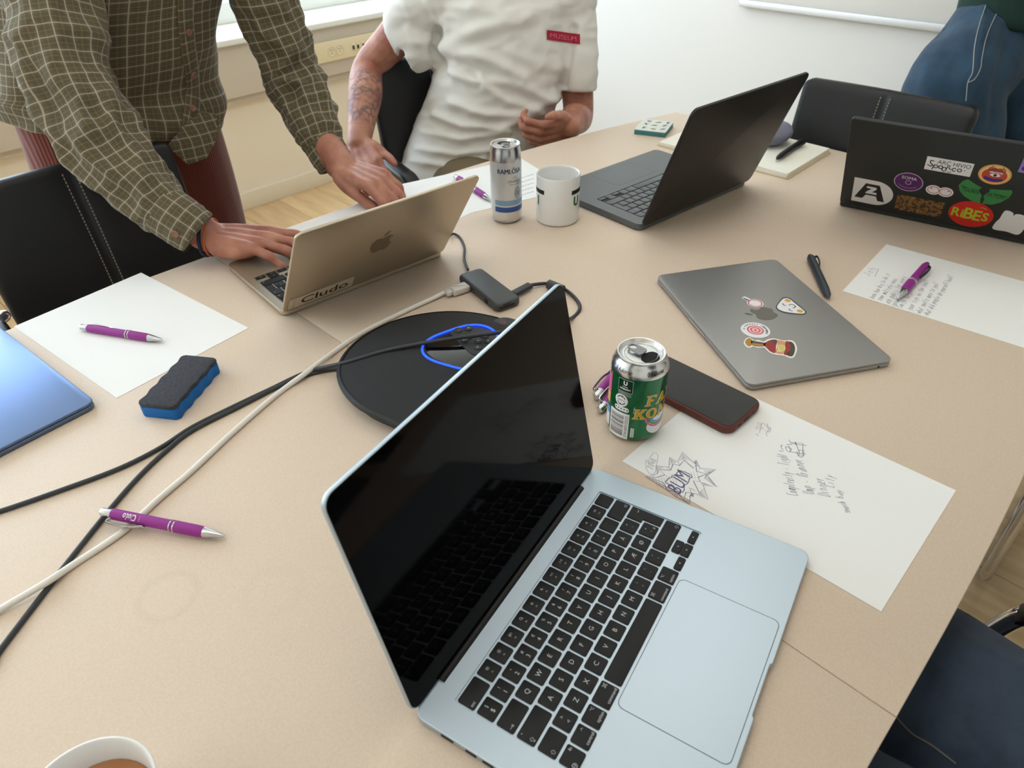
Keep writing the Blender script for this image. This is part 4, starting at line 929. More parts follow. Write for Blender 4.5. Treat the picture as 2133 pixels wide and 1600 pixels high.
# green soft-drink can
m_green = mat('glossy_green_print', (18, 104, 56), 0.18, 0.45, coat=0.4); m_dg = mat('dark_green_print', (10, 52, 34), 0.25, 0.2)
gy = mat('gold_yellow_print', (206, 166, 36), 0.3, 0.2); wht = mat('white_print', (232, 232, 232), 0.35); skb = mat('sky_blue_print', (96, 150, 206), 0.35); rose = mat('pink_print', (222, 96, 150), 0.35); pea = mat('peach_print', (232, 178, 96), 0.35); lgn = mat('light_green_print', (70, 150, 80), 0.3)
GX, GY = 0.1432, 0.3757; gR = 0.0331
gc = can('green printed soft drink can with silver top, opened, beside the phone', GX, GY, gR, 0.1135, 0.0268, m_green, 0.011, 0.0945, rad(-88), 0)
PH = math.atan2(CP.y - GY, CP.x - GX); W_ = wrap(gR, PH); deg = lambda a: rad(a) * gR
SERIF = {'F': [[(0, 0), (.5, 0), (.5, .1), (.38, .12), (.38, .42), (.62, .42), (.62, .58), (.38, .58), (.38, .86), (.68, .86), (.74, .7), (.86, .7), (.82, 1), (0, 1), (0, .9), (.12, .88), (.12, .12), (0, .1)]],
         'A': [[(0, 0), (.36, 0), (.36, .1), (.28, .12), (.33, .26), (.6, .26), (.65, .12), (.56, .1), (.56, 0), (1, 0), (1, .1), (.92, .12), (.62, 1), (.4, 1), (.1, .12), (0, .1)]],
         'X': [[(0, 0), (.36, 0), (.36, .1), (.29, .12), (.47, .36), (.63, .12), (.55, .1), (.55, 0), (1, 0), (1, .1), (.92, .12), (.62, .52), (.88, .88), (.96, .9), (.96, 1), (.6, 1), (.6, .9), (.66, .88), (.5, .66), (.36, .88), (.44, .9), (.44, 1), (0, 1), (0, .9), (.08, .88), (.35, .5), (.08, .12), (0, .1)]],
         'E': [[(0, 0), (.82, 0), (.88, .32), (.76, .32), (.68, .14), (.38, .14), (.38, .44), (.6, .44), (.6, .58), (.38, .58), (.38, .86), (.66, .86), (.72, .7), (.84, .7), (.8, 1), (0, 1), (0, .9), (.12, .88), (.12, .12), (0, .1)]],
         'K': [[(0, 0), (.46, 0), (.46, .1), (.38, .12), (.38, .4), (.64, .12), (.58, .1), (.58, 0), (1.02, 0), (1.02, .1), (.94, .12), (.6, .54), (.86, .88), (.96, .9), (.96, 1), (.56, 1), (.56, .9), (.62, .88), (.38, .58), (.38, .88), (.46, .9), (.46, 1), (0, 1), (0, .9), (.12, .88), (.12, .12), (0, .1)]],
         'N': [[(0, 0), (.34, 0), (.34, .1), (.26, .12), (.26, .62), (.7, 0), (.9, 0), (.9, .88), (1, .9), (1, 1), (.64, 1), (.64, .9), (.74, .88), (.74, .4), (.34, 1), (0, 1), (0, .9), (.12, .88), (.12, .12), (0, .1)]],
         'D': [[(0, 0), (.5, 0), (.8, .12), (.95, .35), (.95, .65), (.8, .88), (.5, 1), (0, 1), (0, .9), (.12, .88), (.12, .12), (0, .1)]], 'I': [[(0, 0), (.5, 0), (.5, .1), (.38, .12), (.38, .88), (.5, .9), (.5, 1), (0, 1), (0, .9), (.12, .88), (.12, .12), (0, .1)]]}
def serif(d, txt, x, y, h, m, ms, ly, gap=0.06, sl=0.0):
    for ch in txt:
        if ch == 'O':
            w = 0.95
            for mm, dx, dy, l2 in ((ms, -0.0006, 0.0005, ly), (m, 0, 0, ly + 1)): d.ell(x + w * h / 2 + dx, y + h / 2 + dy, w * h / 2, h / 2, mm, l2, 26)
            d.ell(x + w * h / 2, y + h / 2, w * h * 0.2, h * 0.34, m_green, ly + 2, 20)
        else:
            for pl in SERIF[ch]:
                w = max(p[0] for p in pl)
                for mm, dx, dy, l2 in ((ms, -0.0006, 0.0005, ly), (m, 0, 0, ly + 1)): d.poly([(x + p[0] * h + p[1] * h * sl + dx, y + p[1] * h + dy) for p in pl], mm, l2)
        x += (w + gap) * h
d = Decal(); serif(d, 'FAXE', deg(19), 0.0575, 0.0150, gy, wht, 1, 0.05, 0.12); serif(d, 'KONDI', deg(-3), 0.0385, 0.0150, gy, wht, 1, 0.03, 0.12); d.build('brand_lettering', gc, fn=W_, cut=0.0035, h0=0.00025, dh=0.00008)
d = Decal(); cx, cy = deg(52), 0.026
d.ell(cx + 0.006, cy, 0.020, 0.0145, wht, 0, 36)
for k, (m_, r_) in enumerate(((rose, 0.0165), (lgn, 0.0135), (skb, 0.0105))): d.ring(cx + 0.006, cy + 0.016, r_ + 0.006, r_ + 0.002, 0.0026, m_, 1, 22, 0, pi * 1.02, pi * 1.98)
d.build('swirl_print', gc, fn=W_, cut=0.0035)
d = Decal(); bx0, bx1 = deg(-56), deg(-9)
d.rect(bx0, 0.006, bx1, 0.0440, wht, 0); rnd = random.Random(5); z = 0.0100
while z < 0.0405: h_ = rnd.choice((0.0004, 0.0008, 0.0012)); d.rect(bx0 + 0.002, z, bx1 - 0.0065, z + h_, ink, 1); z += h_ + rnd.choice((0.0005, 0.0008, 0.0011))
d.text('5741000123232', bx1 - 0.0032, 0.025, 0.0050, ink, 1, rot=pi / 2, width=0.032); d.build('barcode', gc, fn=W_, cut=0.0035)
d = Decal(); d.ell(deg(-30), 0.0615, 0.0085, 0.0088, wht, 0, 28); d.ring(deg(-30), 0.0615, 0.0056, 0.0058, 0.0011, ink, 1, 20, 0, 0.5, 2.7); d.ring(deg(-30), 0.0615, 0.0056, 0.0058, 0.0011, ink, 1, 20, 0, 3.6, 5.9); d.text('PANT A', deg(-30), 0.0615, 0.0026, ink, 1, bold=0.03)
for s_ in (1, -1): d.poly([(deg(-30) + s_ * 0.0002, 0.0615 + s_ * 0.0072), (deg(-30) + s_ * 0.0028, 0.0615 + s_ * 0.0056), (deg(-30) + s_ * 0.0002, 0.0615 + s_ * 0.0042)][::s_], ink, 1)
d.poly(rrect(0.0195, 0.0066, 0.0032, 4, deg(-28), 0.0495), wht, 0.5)
for k in range(5): d.ell(deg(-28) - 0.0076 + 0.0038 * k, 0.0495, 0.0010, 0.0010, ink, 1, 10)
d.build('deposit_mark', gc, fn=W_, cut=0.0035)
d = Decal(); d.poly(rrect(0.0185, 0.0175, 0.0008, 2, deg(-24), 0.0835), wht, 0); d.poly(rrect(0.0178, 0.0168, 0.0006, 2, deg(-24), 0.0835), m_dg, 1); d.text('U', deg(-24), 0.0872, 0.0072, wht, 2, bold=0.05); d.text('ROYAL', deg(-24), 0.0822, 0.0022, wht, 2, bold=0.02); d.text('UNIBREW', deg(-24), 0.0790, 0.0030, wht, 2, bold=0.03, width=0.0140)
for k in range(3): d.text(('Distributed by', 'Faxe Brewery, Denmark', 'royalunibrew.dk')[k], deg(-24), 0.0735 - 0.0019 * k, 0.0020, wht, 1, width=0.0165)
d.build('brewery_box', gc, fn=W_, cut=0.0035)
d = Decal(); d.rect(deg(-4), 0.0105, deg(3), 0.0245, wht, 0); d.text('BEST BEFORE', deg(-0.5), 0.0175, 0.0032, m_dg, 1, rot=pi / 2, width=0.012); d.text('ROYAL', deg(-1), 0.052, 0.0022, wht, 1, rot=pi / 2, width=0.010); d.build('date_panel', gc, fn=W_, cut=0.0035)
d = Decal(); d.poly([(deg(-92), 0.040), (deg(-62), 0.064), (deg(-62), 0.093), (deg(-75), 0.080), (deg(-92), 0.060)], rose, 0); d.poly([(deg(-90), 0.044), (deg(-63), 0.046), (deg(-63), 0.062), (deg(-70), 0.060), (deg(-90), 0.058)], pea, 1); d.rect(deg(-92), 0.030, deg(-60), 0.040, skb, 1); d.rect(deg(-92), 0.012, deg(-60), 0.030, wht, 1); d.build('side_artwork', gc, fn=W_, cut=0.0035)
def cone(x, y, h):
    tb_ = [(0.0946, gR), (0.0945 + 0.019 * 0.22, gR * 0.985), (0.0945 + 0.019 * 0.62, (gR + 0.0268) / 2), (0.1093, 0.0268), (0.12, 0.0268)]; a_ = PH + x / 0.0305; r = gR
    for (z0, r0), (z1, r1) in zip(tb_, tb_[1:]):
        if z0 <= y <= z1: r = r0 + (r1 - r0) * (y - z0) / (z1 - z0)
    return ((r + h) * cos(a_), (r + h) * sin(a_), y)
for th_ in (-33, 38, 109, 180, -104):
    d = Decal(); d.text('0 Kalorier', rad(th_) * 0.0305, 0.1020, 0.0072, ink, 0, bold=0.0, width=0.0215); d.build('shoulder_lettering', gc, fn=cone, cut=0.0025)

# tall silver water can
m_pale = mat('pale_silver_print', (206, 208, 210), 0.32, 0.55); nvy = mat('navy_blue_print', (36, 48, 84), 0.35); b1 = mat('light_blue_band', (126, 160, 190), 0.35, 0.2); b2 = mat('mid_blue_band', (50, 84, 146), 0.35, 0.2); grp = mat('grey_print', (110, 116, 122), 0.4); dgr = mat('emblem_grey', (136, 144, 152), 0.35, 0.3)
TX, TY, tR = 0.4655, 0.9200, 0.0290
tc_ = can('tall slim silver water can with blue bands, standing on a white sheet', TX, TY, tR, 0.1455, 0.0262, m_pale, 0.022, 0.118, rad(60), 0)
PH2 = math.atan2(CP.y - TY, CP.x - TX); W2 = wrap(tR, PH2); dg2 = lambda a: rad(a) * tR
d = Decal()
for q_ in (-0.00035, 0.0, 0.00035): d.text('RAMLÖSA', dg2(-29) + 0.0225 + q_, 0.1035, 0.0125, nvy, 0, bold=0.0, width=0.0465)
d.build('brand_lettering', tc_, fn=W2, cut=0.003)
d = Decal(); d.text('ORIGINAL', dg2(4) + 0.014, 0.0835, 0.0068, grp, 0, width=0.027); d.text('NATURAL', dg2(20) + 0.006, 0.0905, 0.0022, grp, 0); d.text('MINERAL WATER', dg2(18) + 0.007, 0.0775, 0.0026, grp, 0); d.build('flavour_lettering', tc_, fn=W2, cut=0.003)
d = Decal(); ex_ = dg2(46)
for r_ in (0.0085, 0.0062): d.ring(ex_, 0.060, r_ * 0.8, r_ * 1.3, 0.0012, dgr, 0, 24)
d.ell(ex_, 0.060, 0.003, 0.0055, dgr, 0, 18); d.build('round_emblem', tc_, fn=W2, cut=0.003)
d = Decal(); d.rect(dg2(-46), 0.0375, dg2(150), 0.0475, b1, 0); d.build('light_band', tc_, fn=W2, cut=0.003)
d = Decal(); d.rect(dg2(-46), 0.0245, dg2(150), 0.0345, b2, 0); d.build('dark_band', tc_, fn=W2, cut=0.003)
d = Decal(); d.text('330 ml', dg2(-62), 0.012, 0.003, nvy, 0, rot=pi / 2); d.build('volume_print', tc_, fn=W2, cut=0.003)

# white mug; the cartoon face printed on it is left out, band and letters stay
m_cer = mat('white_glazed_ceramic', (236, 235, 232), 0.2, coat=0.3)
UX, UY, uR, uH = 0.5312, 0.8485, 0.0408, 0.0905
mg = thing('mug', 'white ceramic mug with a black band and green letters, beside the tall can', 'mug', (UX, UY, ZT))
pr_ = [(uR * 0.9, 0.0), (uR * 0.97, 0.0015), (uR, 0.005), (uR, uH - 0.002), (uR - 0.0012, uH), (uR - 0.0026, uH - 0.0008), (uR - 0.0034, uH - 0.004), (uR - 0.0036, 0.010), (uR * 0.8, 0.0055), (0.0001, 0.005)]
MB().lathe(pr_, 56, cap0=True).build('mug_body', m_cer, mg, ang=50)
PH3 = math.atan2(CP.y - UY, CP.x - UX); W3 = wrap(uR, PH3); dg3 = lambda a: rad(a) * uR; mgn = mat('mug_green_print', (30, 104, 50), 0.35)
hp = [(uR + 0.0038, 0, 0.072), (uR + 0.014, 0, 0.074), (uR + 0.026, 0, 0.062), (uR + 0.029, 0, 0.045), (uR + 0.024, 0, 0.028), (uR + 0.013, 0, 0.018), (uR + 0.0038, 0, 0.020)]
MB().tube([tuple(p) for p in catmull(hp, 6, False)], 0.0052, 14, M=Matrix.Rotation(PH3 + rad(178), 4, 'Z'), sq=1.35).build('handle', m_cer, mg)
for a0, a1 in ((38, 150), (-150, -38)):
    d = Decal(); d.rect(dg3(a0), 0.0600, dg3(a1), 0.0680, ink, 0); d.build('black_band', mg, fn=W3, cut=0.004)
d = Decal(); d.text('U', dg3(56), 0.046, 0.024, mgn, 0, bold=0.05, sx=0.9); d.build('green_letter', mg, fn=W3, cut=0.004)
d = Decal(); d.text('I', dg3(-62), 0.046, 0.024, mgn, 0, bold=0.05); d.build('green_letter', mg, fn=W3, cut=0.004)

# coffee cup at the bottom left
cp = thing('coffee_cup', 'white coffee cup with a little coffee left, at the bottom left corner', 'cup', (-0.4845, 0.3545, ZT))
MB().lathe([(0.026, 0), (0.028, 0.002), (0.034, 0.02), (0.041, 0.055), (0.0448, 0.0790), (0.0444, 0.0803), (0.0434, 0.0806), (0.0422, 0.0795), (0.038, 0.055), (0.031, 0.02), (0.024, 0.006), (0.0001, 0.005)], 56, cap0=True).build('cup_body', m_cer, cp, ang=50)
MB().lathe([(0.0385, 0.0595), (0.0001, 0.0597)], 40).build('coffee', mat('milky_coffee', (168, 112, 70), 0.12), cp)
hp = [(0.0460, 0, 0.066), (0.055, 0, 0.068), (0.064, 0, 0.055), (0.060, 0, 0.038), (0.047, 0, 0.028), (0.0400, 0, 0.028)]
MB().tube([tuple(p) for p in catmull(hp, 6, False)], 0.004, 12, M=Matrix.Rotation(rad(235), 4, 'Z'), sq=1.3).build('handle', m_cer, cp)

# phone in a brown leather case
ph = thing('phone', 'dark phone in a reddish brown leather case behind the green can', 'phone', (0.2447, 0.3560, ZT + 0.0007), rad(-0.4))
m_lea = mat('red_brown_leather', (98, 46, 36), 0.55, bump=(700, 0.15, 3, 0.0004)); m_pg = mat('phone_glass', (44, 43, 42), 0.08, spec=0.4)
cs = MB().slab(rrect(0.0785, 0.154, 0.0135, 8), 0.0, 0.0108, 0.0032).build('case', m_lea, ph, ang=40)
MB().slab(rrect(0.0725, 0.148, 0.0105, 8), 0.0100, 0.0112, 0.0003, seg=1).build('screen', m_pg, ph)
MB().slab(rrect(0.0118, 0.002, 0.0008, 3, 0, -0.0765), 0.0040, 0.0072, 0).build('charging_port', m_port, cs)
for x in (-0.0165, 0.0165): MB().slab(rrect(0.007, 0.002, 0.0008, 2, x, -0.0765), 0.0048, 0.0064, 0).build('speaker_slot', m_port, cs)

# pens
m_purp = mat('purple_rubber_barrel', (148, 46, 138), 0.5, spec=0.4); m_pch = mat('pen_silver', (205, 205, 208), 0.2, 1.0); m_slate = mat('slate_pen_plastic', (52, 58, 66), 0.45)
def pen(label, tail, tip, ztail=0.0055, ztip=0.0050, kind='purple', roll=0.0, txt=False, L_=0.143):
    a_, b_ = atz(tail[0], tail[1], ZT + ztail), atz(tip[0], tip[1], ZT + ztip)
    t_ = thing('pen', label, 'pen', (a_.x, a_.y, a_.z)); dv = (b_ - a_); le = dv.length; dv.normalize()
    up = Vector((0, 0, 1)); sd = up.cross(dv).normalized(); up = dv.cross(sd); u2 = up * cos(roll) + sd * sin(roll); s2_ = sd * cos(roll) - up * sin(roll)
    M_ = Matrix(((dv.x, s2_.x, u2.x, 0), (dv.y, s2_.y, u2.y, 0), (dv.z, s2_.z, u2.z, 0), (0, 0, 0, 1))); k = le
    X = Matrix.Rotation(rad(90), 4, 'Y')            # lathe axis z -> x
    def lt_(prof, nm, m): return MB().lathe([(r * 1.2, z * k) for r, z in prof], 20, 0, M_ @ X, cap0=True, cap1=True).build(nm, m, t_)
    if kind == 'purple':
        lt_([(0.0030, 0), (0.0038, 0.01), (0.0038, 0.075), (0.0046, 0.08), (0.0046, 0.095)], 'push_button', m_pch)
        lt_([(0.0047, 0.095), (0.0050, 0.12), (0.0050, 0.55), (0.0054, 0.62), (0.0052, 0.80), (0.0046, 0.84)], 'barrel', m_purp)
        for z in (0.575, 0.605): lt_([(0.00515, z), (0.0056, z + 0.002), (0.0056, z + 0.010), (0.00515, z + 0.012)], 'silver_ring', m_pch)
        lt_([(0.0046, 0.84), (0.0043, 0.87), (0.0018, 0.985), (0.0010, 1.0)], 'tip', m_pch)
        cpn = [(0.10 * k, 0, 0.0054), (0.09 * k, 0, 0.0100), (0.16 * k, 0, 0.0112), (0.28 * k, 0, 0.0108), (0.36 * k, 0, 0.0076), (0.385 * k, 0, 0.0082)]
        MB().tube([tuple(p) for p in catmull(cpn, 4, False)], 0.0012, 8, M=M_, sq=2.2).build('clip', m_pch, t_)
        if txt:
            d = Decal(); d.text('Cludo', 0.26 * k, 0, 0.0090, wht, 0, rot=pi, bold=0.02, width=0.0155)
            for q in range(3): d.ell(0.335 * k + 0.001, -0.002 + 0.002 * q, 0.0004, 0.0004, wht, 0, 8)
            d.build('name_print', t_, fn=lambda x, y, h: tuple(M_ @ Vector((x, (0.0062 + h) * sin((y) / 0.006 + txt), (0.0062 + h) * cos((y) / 0.006 + txt)))), cut=0.002)
    elif kind == 'blacktip':
        lt_([(0.0014, 0), (0.0032, 0.015), (0.0042, 0.05)], 'end_cap', m_black)
        lt_([(0.0043, 0.05), (0.0052, 0.10), (0.0054, 0.45), (0.0060, 0.60), (0.0056, 0.76), (0.0050, 0.80)], 'barrel', m_purp)
        for z in (0.53, 0.555): lt_([(0.0058, z), (0.0063, z + 0.002), (0.0063, z + 0.010), (0.0058, z + 0.012)], 'silver_ring', m_pch)
        lt_([(0.0050, 0.80), (0.0046, 0.84), (0.0018, 0.98), (0.0008, 1.0)], 'tip', m_pch)
        cpn = [(0.10 * k, 0, 0.0046), (0.13 * k, 0, 0.0095), (0.28 * k, 0, 0.0105), (0.42 * k, 0, 0.0070)]
        MB().tube([tuple(p) for p in catmull(cpn, 4, False)], 0.0012, 8, M=M_, sq=2.0).build('clip', m_black, t_)
    else:
        m_ = m_slate if kind == 'slate' else m_black
        lt_([(0.0030, 0), (0.0034, 0.03), (0.0034, 0.05), (0.0052, 0.055), (0.0055, 0.12), (0.0055, 0.80), (0.0042, 0.93), (0.0016, 0.985), (0.0008, 1.0)], 'barrel', m_)
        cpn = [(0.07 * k, 0, 0.0050), (0.06 * k, 0, 0.0098), (0.18 * k, 0, 0.0100), (0.30 * k, 0, 0.0062)]
        MB().tube([tuple(p) for p in catmull(cpn, 4, False)], 0.0013, 8, M=M_, sq=1.8).build('clip', m_, t_)
    return t_
pen('purple pen with silver tip lying on the blank white sheet', (169, 681), (338, 708), 0.0068, 0.0064, roll=pi * 0.55)
pen('purple pen with white lettering resting across the two cables', (211, 1066), (467, 1117), 0.0138, 0.0064, roll=-1.75, txt=1.15)
pen('purple pen with black clip lying on the sheet of handwritten lines', (1932, 549), (1869, 622), 0.0078, 0.0066, 'blacktip', roll=1.2)
pen('dark slate pen lying beside the closed grey laptop', (1687, 533), (1727, 621), 0.0070, 0.0066, 'slate', roll=1.2)
pen('purple pen lying partly behind the green can, the upper of two', (1241, 828), (1338, 705), 0.0064, 0.0062, roll=pi * 0.5)
pen('purple pen lying partly behind the green can, the lower of two', (1249, 855), (1352, 735), 0.0064, 0.0062, roll=1.0)
pen('purple pen on the sheet behind the gold laptop, beside the tall can', (948, 367), (1023, 417), 0.0068, 0.0064, roll=pi * 0.55)

# board eraser
er = thing('board_eraser', 'blue board eraser with a grey black felt face turned up', 'eraser', (-0.2140, 0.8475, ZT), rad(34.5))
def wavy(l, w, amp=0.0022):
    o = []
    for i in range(25): x = -l / 2 + 0.006 + (l - 0.012) * i / 24; o.append((x, -w / 2 + amp * (1 - cos(i / 24 * 2 * pi * 4)) / 2))
    o += [(l / 2 - 0.002, -w / 2 + 0.002), (l / 2, -w / 2 + 0.006), (l / 2, w / 2 - 0.006), (l / 2 - 0.002, w / 2 - 0.002)]
    for i in range(25): x = l / 2 - 0.006 - (l - 0.012) * i / 24; o.append((x, w / 2 - amp * (1 - cos(i / 24 * 2 * pi * 4)) / 2))
    return o + [(-l / 2 + 0.002, w / 2 - 0.002), (-l / 2, w / 2 - 0.006), (-l / 2, -w / 2 + 0.006), (-l / 2 + 0.002, -w / 2 + 0.002)]
MB().slab(wavy(0.108, 0.053), 0.0, 0.0162, 0.0012).build('foam_body', mat('blue_foam', (22, 104, 178), 0.8, bump=(400, 0.2, 2, 0.0005)), er)
MB().slab(wavy(0.108, 0.053), 0.0160, 0.0225, 0.002).build('felt_face', mat('grey_black_felt', (66, 67, 74), 0.95, bump=(420, 1.0, 4, 0.0022), var=(380, 0.6)), er)

# tri-lobed conference speaker
KX, KY = 0.068, 0.598
m_fab = mat('black_speaker_cloth', (30, 30, 32), 0.75, bump=(1400, 0.5, 1, 0.0006)); m_gls = mat('glossy_black_panel', (10, 10, 11), 0.05, coat=0.5); m_led = mat('blue_light_ring', (24, 70, 250), 0.4, emit=2.2); m_btn = mat('dark_rubber_button', (42, 43, 45), 0.5)
ks = thing('conference_speaker', 'black three-lobed conference speaker with a glowing blue ring around its keypad', 'speaker', (KX, KY, ZT))
KRT = [(0, .118), (30, .125), (65, .143), (100, .162), (134, .170), (165, .155), (187, .142), (215, .150), (250, .168), (280, .165), (310, .14), (335, .122), (360, .118)]
def kr(a_):
    g = math.degrees(a_) % 360; N_ = len(KRT) - 1
    for i in range(N_):
        (a0, r0), (a1, r1) = KRT[i], KRT[i + 1]
        if a0 <= g <= a1:
            f_ = (g - a0) / (a1 - a0); sl = lambda k: ((KRT[(k + 1) % N_][1] - KRT[(k - 1) % N_][1]) / ((KRT[(k + 1) % N_][0] - KRT[(k - 1) % N_][0]) % 360)) * (a1 - a0)
            m0, m1 = sl(i), sl(i + 1); return (2 * f_ ** 3 - 3 * f_ ** 2 + 1) * r0 + (f_ ** 3 - 2 * f_ ** 2 + f_) * m0 + (-2 * f_ ** 3 + 3 * f_ ** 2) * r1 + (f_ ** 3 - f_ ** 2) * m1
def kz(rho): return 0.022 + 0.034 * (1 - rho ** 1.7)
NA, NR = 96, 14; vs = []; fs = []
for j in range(NR + 1):
    for i in range(NA):
        a_ = 2 * pi * i / NA; rho = 1.0 - (1 - 0.30) * j / NR; r = kr(a_) * rho; vs.append((r * cos(a_), r * sin(a_), kz(rho)))
for j in range(NR):
    for i in range(NA): k = (i + 1) % NA; fs.append((j * NA + i, j * NA + k, (j + 1) * NA + k, (j + 1) * NA + i))
MB().add(vs, fs).build('speaker_cloth', m_fab, ks, ang=60)
rg = [(0.985, 0.024), (1.012, 0.022), (1.012, 0.018), (0.985, 0.014), (0.93, 0.0), (0.90, 0.0)]; vs = []; fs = []
for s_, z in rg:
    for i in range(NA): a_ = 2 * pi * i / NA; vs.append((kr(a_) * s_ * cos(a_), kr(a_) * s_ * sin(a_), z))
for j in range(len(rg) - 1):
    for i in range(NA): k = (i + 1) % NA; fs.append((j * NA + k, j * NA + i, (j + 1) * NA + i, (j + 1) * NA + k))
fs.append(tuple(reversed([(len(rg) - 1) * NA + i for i in range(NA)])))
MB().add(vs, fs).build('base_rim', m_black, ks, ang=50)
def kp(a_): return 0.0500 + 0.0050 * cos(3 * (a_ - rad(138)))
pan = [(kp(2 * pi * i / 72) * cos(2 * pi * i / 72), kp(2 * pi * i / 72) * sin(2 * pi * i / 72)) for i in range(72)]
zk = kz(0.36) + 0.001
kpn = MB().slab(pan, zk - 0.012, zk, 0.001, seg=2).build('control_panel', m_gls, ks)
MB().tube([(x, y, zk) for x, y in pan], 0.0017, 8, closed=True).build('light_ring', m_led, ks)
MB().slab([(p.x, p.y) for p in catmull([(0.034, -0.036), (0.050, -0.005), (0.040, 0.022), (0.012, 0.040), (0.006, 0.030), (0.000, 0.006), (-0.004, -0.024), (0.012, -0.040)], 6)], zk - 0.001, zk + 0.0012, 0.0006, seg=2).build('keypad_plate', m_btn, kpn)
rp_ = mat('red_symbol', (190, 40, 46), 0.5); wp_ = mat('grey_symbol', (150, 150, 152), 0.5)
for i, (px, py) in enumerate(((955, 690), (976, 686), (990, 700), (976, 704), (966, 711), (996, 713), (1017, 713), (995, 726), (1010, 702))):
    w = atz(px, py, ZT + zk); b_ = MB().lathe([(0.0058, zk + 0.0008), (0.0056, zk + 0.0022), (0.0046, zk + 0.0026), (0.0001, zk + 0.0024)], 18, 0, Matrix.Translation((w.x - KX, w.y - KY, 0))).build('button', m_btn, kpn)
    d = Decal(); d.ell(0, 0, 0.0016, 0.0013, rp_ if i == 0 else wp_, 0, 10); d.build('symbol', kpn, loc=(w.x - KX, w.y - KY, zk + 0.0026), h0=0.0001)
w = atz(1042, 688, ZT + 0.03); pod = MB().lathe([(0.026, 0.0), (0.027, 0.012), (0.025, 0.020), (0.016, 0.026), (0.0001, 0.027)], 32, 0, Matrix.Translation((w.x - KX + 0.012, w.y - KY + 0.004, 0.008))).build('mute_pod', m_btn, ks)
d = Decal(); d.ring(0, 0, 0.003, 0.003, 0.001, rp_, 0, 14); d.build('mute_symbol', pod, loc=(w.x - KX + 0.010, w.y - KY + 0.004, 0.0355))

# cables and hub
m_cab = mat('dark_grey_cable', (52, 54, 56), 0.5); m_wcab = mat('white_cable', (236, 231, 222), 0.45); m_hub = mat('grey_hub_plastic', (70, 71, 72), 0.45); m_wplug = mat('white_plug', (216, 212, 204), 0.45)
def cable(name, label, pts, r, m, n=6, tail=()):
    P = [atz(x, y, ZT + z) for x, y, z in pts] + [Vector(q) for q in tail]; p0 = P[0].copy(); p0.z = ZT
    t_ = thing(name, label, 'cable', tuple(p0))
    MB().tube([tuple(q - p0) for q in catmull(P, n, False)], r, 10).build('cord', m, t_)
    return t_, p0
ht = [atz(x, y, ZT + 0.0145) for x, y in ((953, 570), (1000, 556), (1087, 617), (1035, 640))]
hc = sum(ht, Vector()) / 4; hd = ((ht[2] + ht[3]) - (ht[0] + ht[1])); hl = 0.1215; ha = math.atan2(hd.y, hd.x)
hb = thing('usb_hub', 'dark grey hub with ports beside the gold laptop', 'hub', (hc.x, hc.y, ZT), ha)
bd = MB().slab(rrect(hl, 0.046, 0.010, 6), 0.0, 0.0145, 0.005).build('hub_body', m_hub, hb)
MB().box((hl / 2 + 0.0002, -0.004, 0.0075), (0.0012, 0.028, 0.0026), b=0.0004).build('card_slot', m_port, bd); MB().box((hl / 2 + 0.0002, -0.004, 0.0118), (0.0012, 0.014, 0.0014), b=0.0003).build('card_slot', m_port, bd)
for x, w in ((-0.012, 0.013), (0.030, 0.009)): MB().box((x, -0.0230, 0.0076), (w, 0.0012, 0.0066), b=0.0004).build('port', m_port, bd)
MB().box((-0.012, -0.0233, 0.0076), (0.010, 0.0012, 0.0022), b=0.0003).build('port_tongue', m_steel, bd)
cable('hub_cord', 'short grey cord running from the gold laptop to the hub', [(936, 492, 0.006), (945, 487, 0.004), (958, 495, 0.003), (967, 515, 0.003), (967, 540, 0.004), (975, 562, 0.0075)], 0.0022, m_cab)
wc, w0 = cable('white_cable', 'thick white cable plugged into the hub, running to the lower left edge', [(940, 602, 0.0075), (900, 622, 0.005), (850, 645, 0.0038), (760, 690, 0.0034), (700, 730, 0.0034), (640, 775, 0.0080), (600, 804, 0.0034), (560, 835, 0.0034), (480, 905, 0.0034), (400, 980, 0.0034), (330, 1040, 0.0034), (255, 1108, 0.0034), (150, 1178, 0.0036), (105, 1208, 0.0086), (60, 1235, 0.0086), (0, 1270, 0.0045), (-90, 1325, 0.0034)], 0.0035, m_wcab, tail=((-0.72, 0.635, ZT + 0.0036), (-1.0, 0.60, ZT + 0.0036), (-1.225, 0.57, ZT + 0.0040)))
def plug(parent, p0, a_, b_, w, h, m, nm='plug', r=0.0015):
    dv = (b_ - a_); le = dv.length; an = math.atan2(dv.y, dv.x); mid = (a_ + b_) / 2 - p0
    return MB().slab(rrect(le, w, r, 3), -h / 2, h / 2, min(h, w) * 0.22).build(nm, m, parent, loc=tuple(mid), rot=(0, 0, an))
hp_ = Vector((hc.x + cos(ha) * -0.028 + sin(ha) * 0.023, hc.y + sin(ha) * -0.028 - cos(ha) * 0.023, ZT + 0.0075)); pd = Vector((sin(ha), -cos(ha), 0))
plug(wc, w0, hp_, hp_ + pd * 0.030, 0.019, 0.0105, m_wplug); plug(wc, w0, hp_ + pd * 0.030, hp_ + pd * 0.040, 0.012, 0.0085, m_wplug, 'strain_relief')
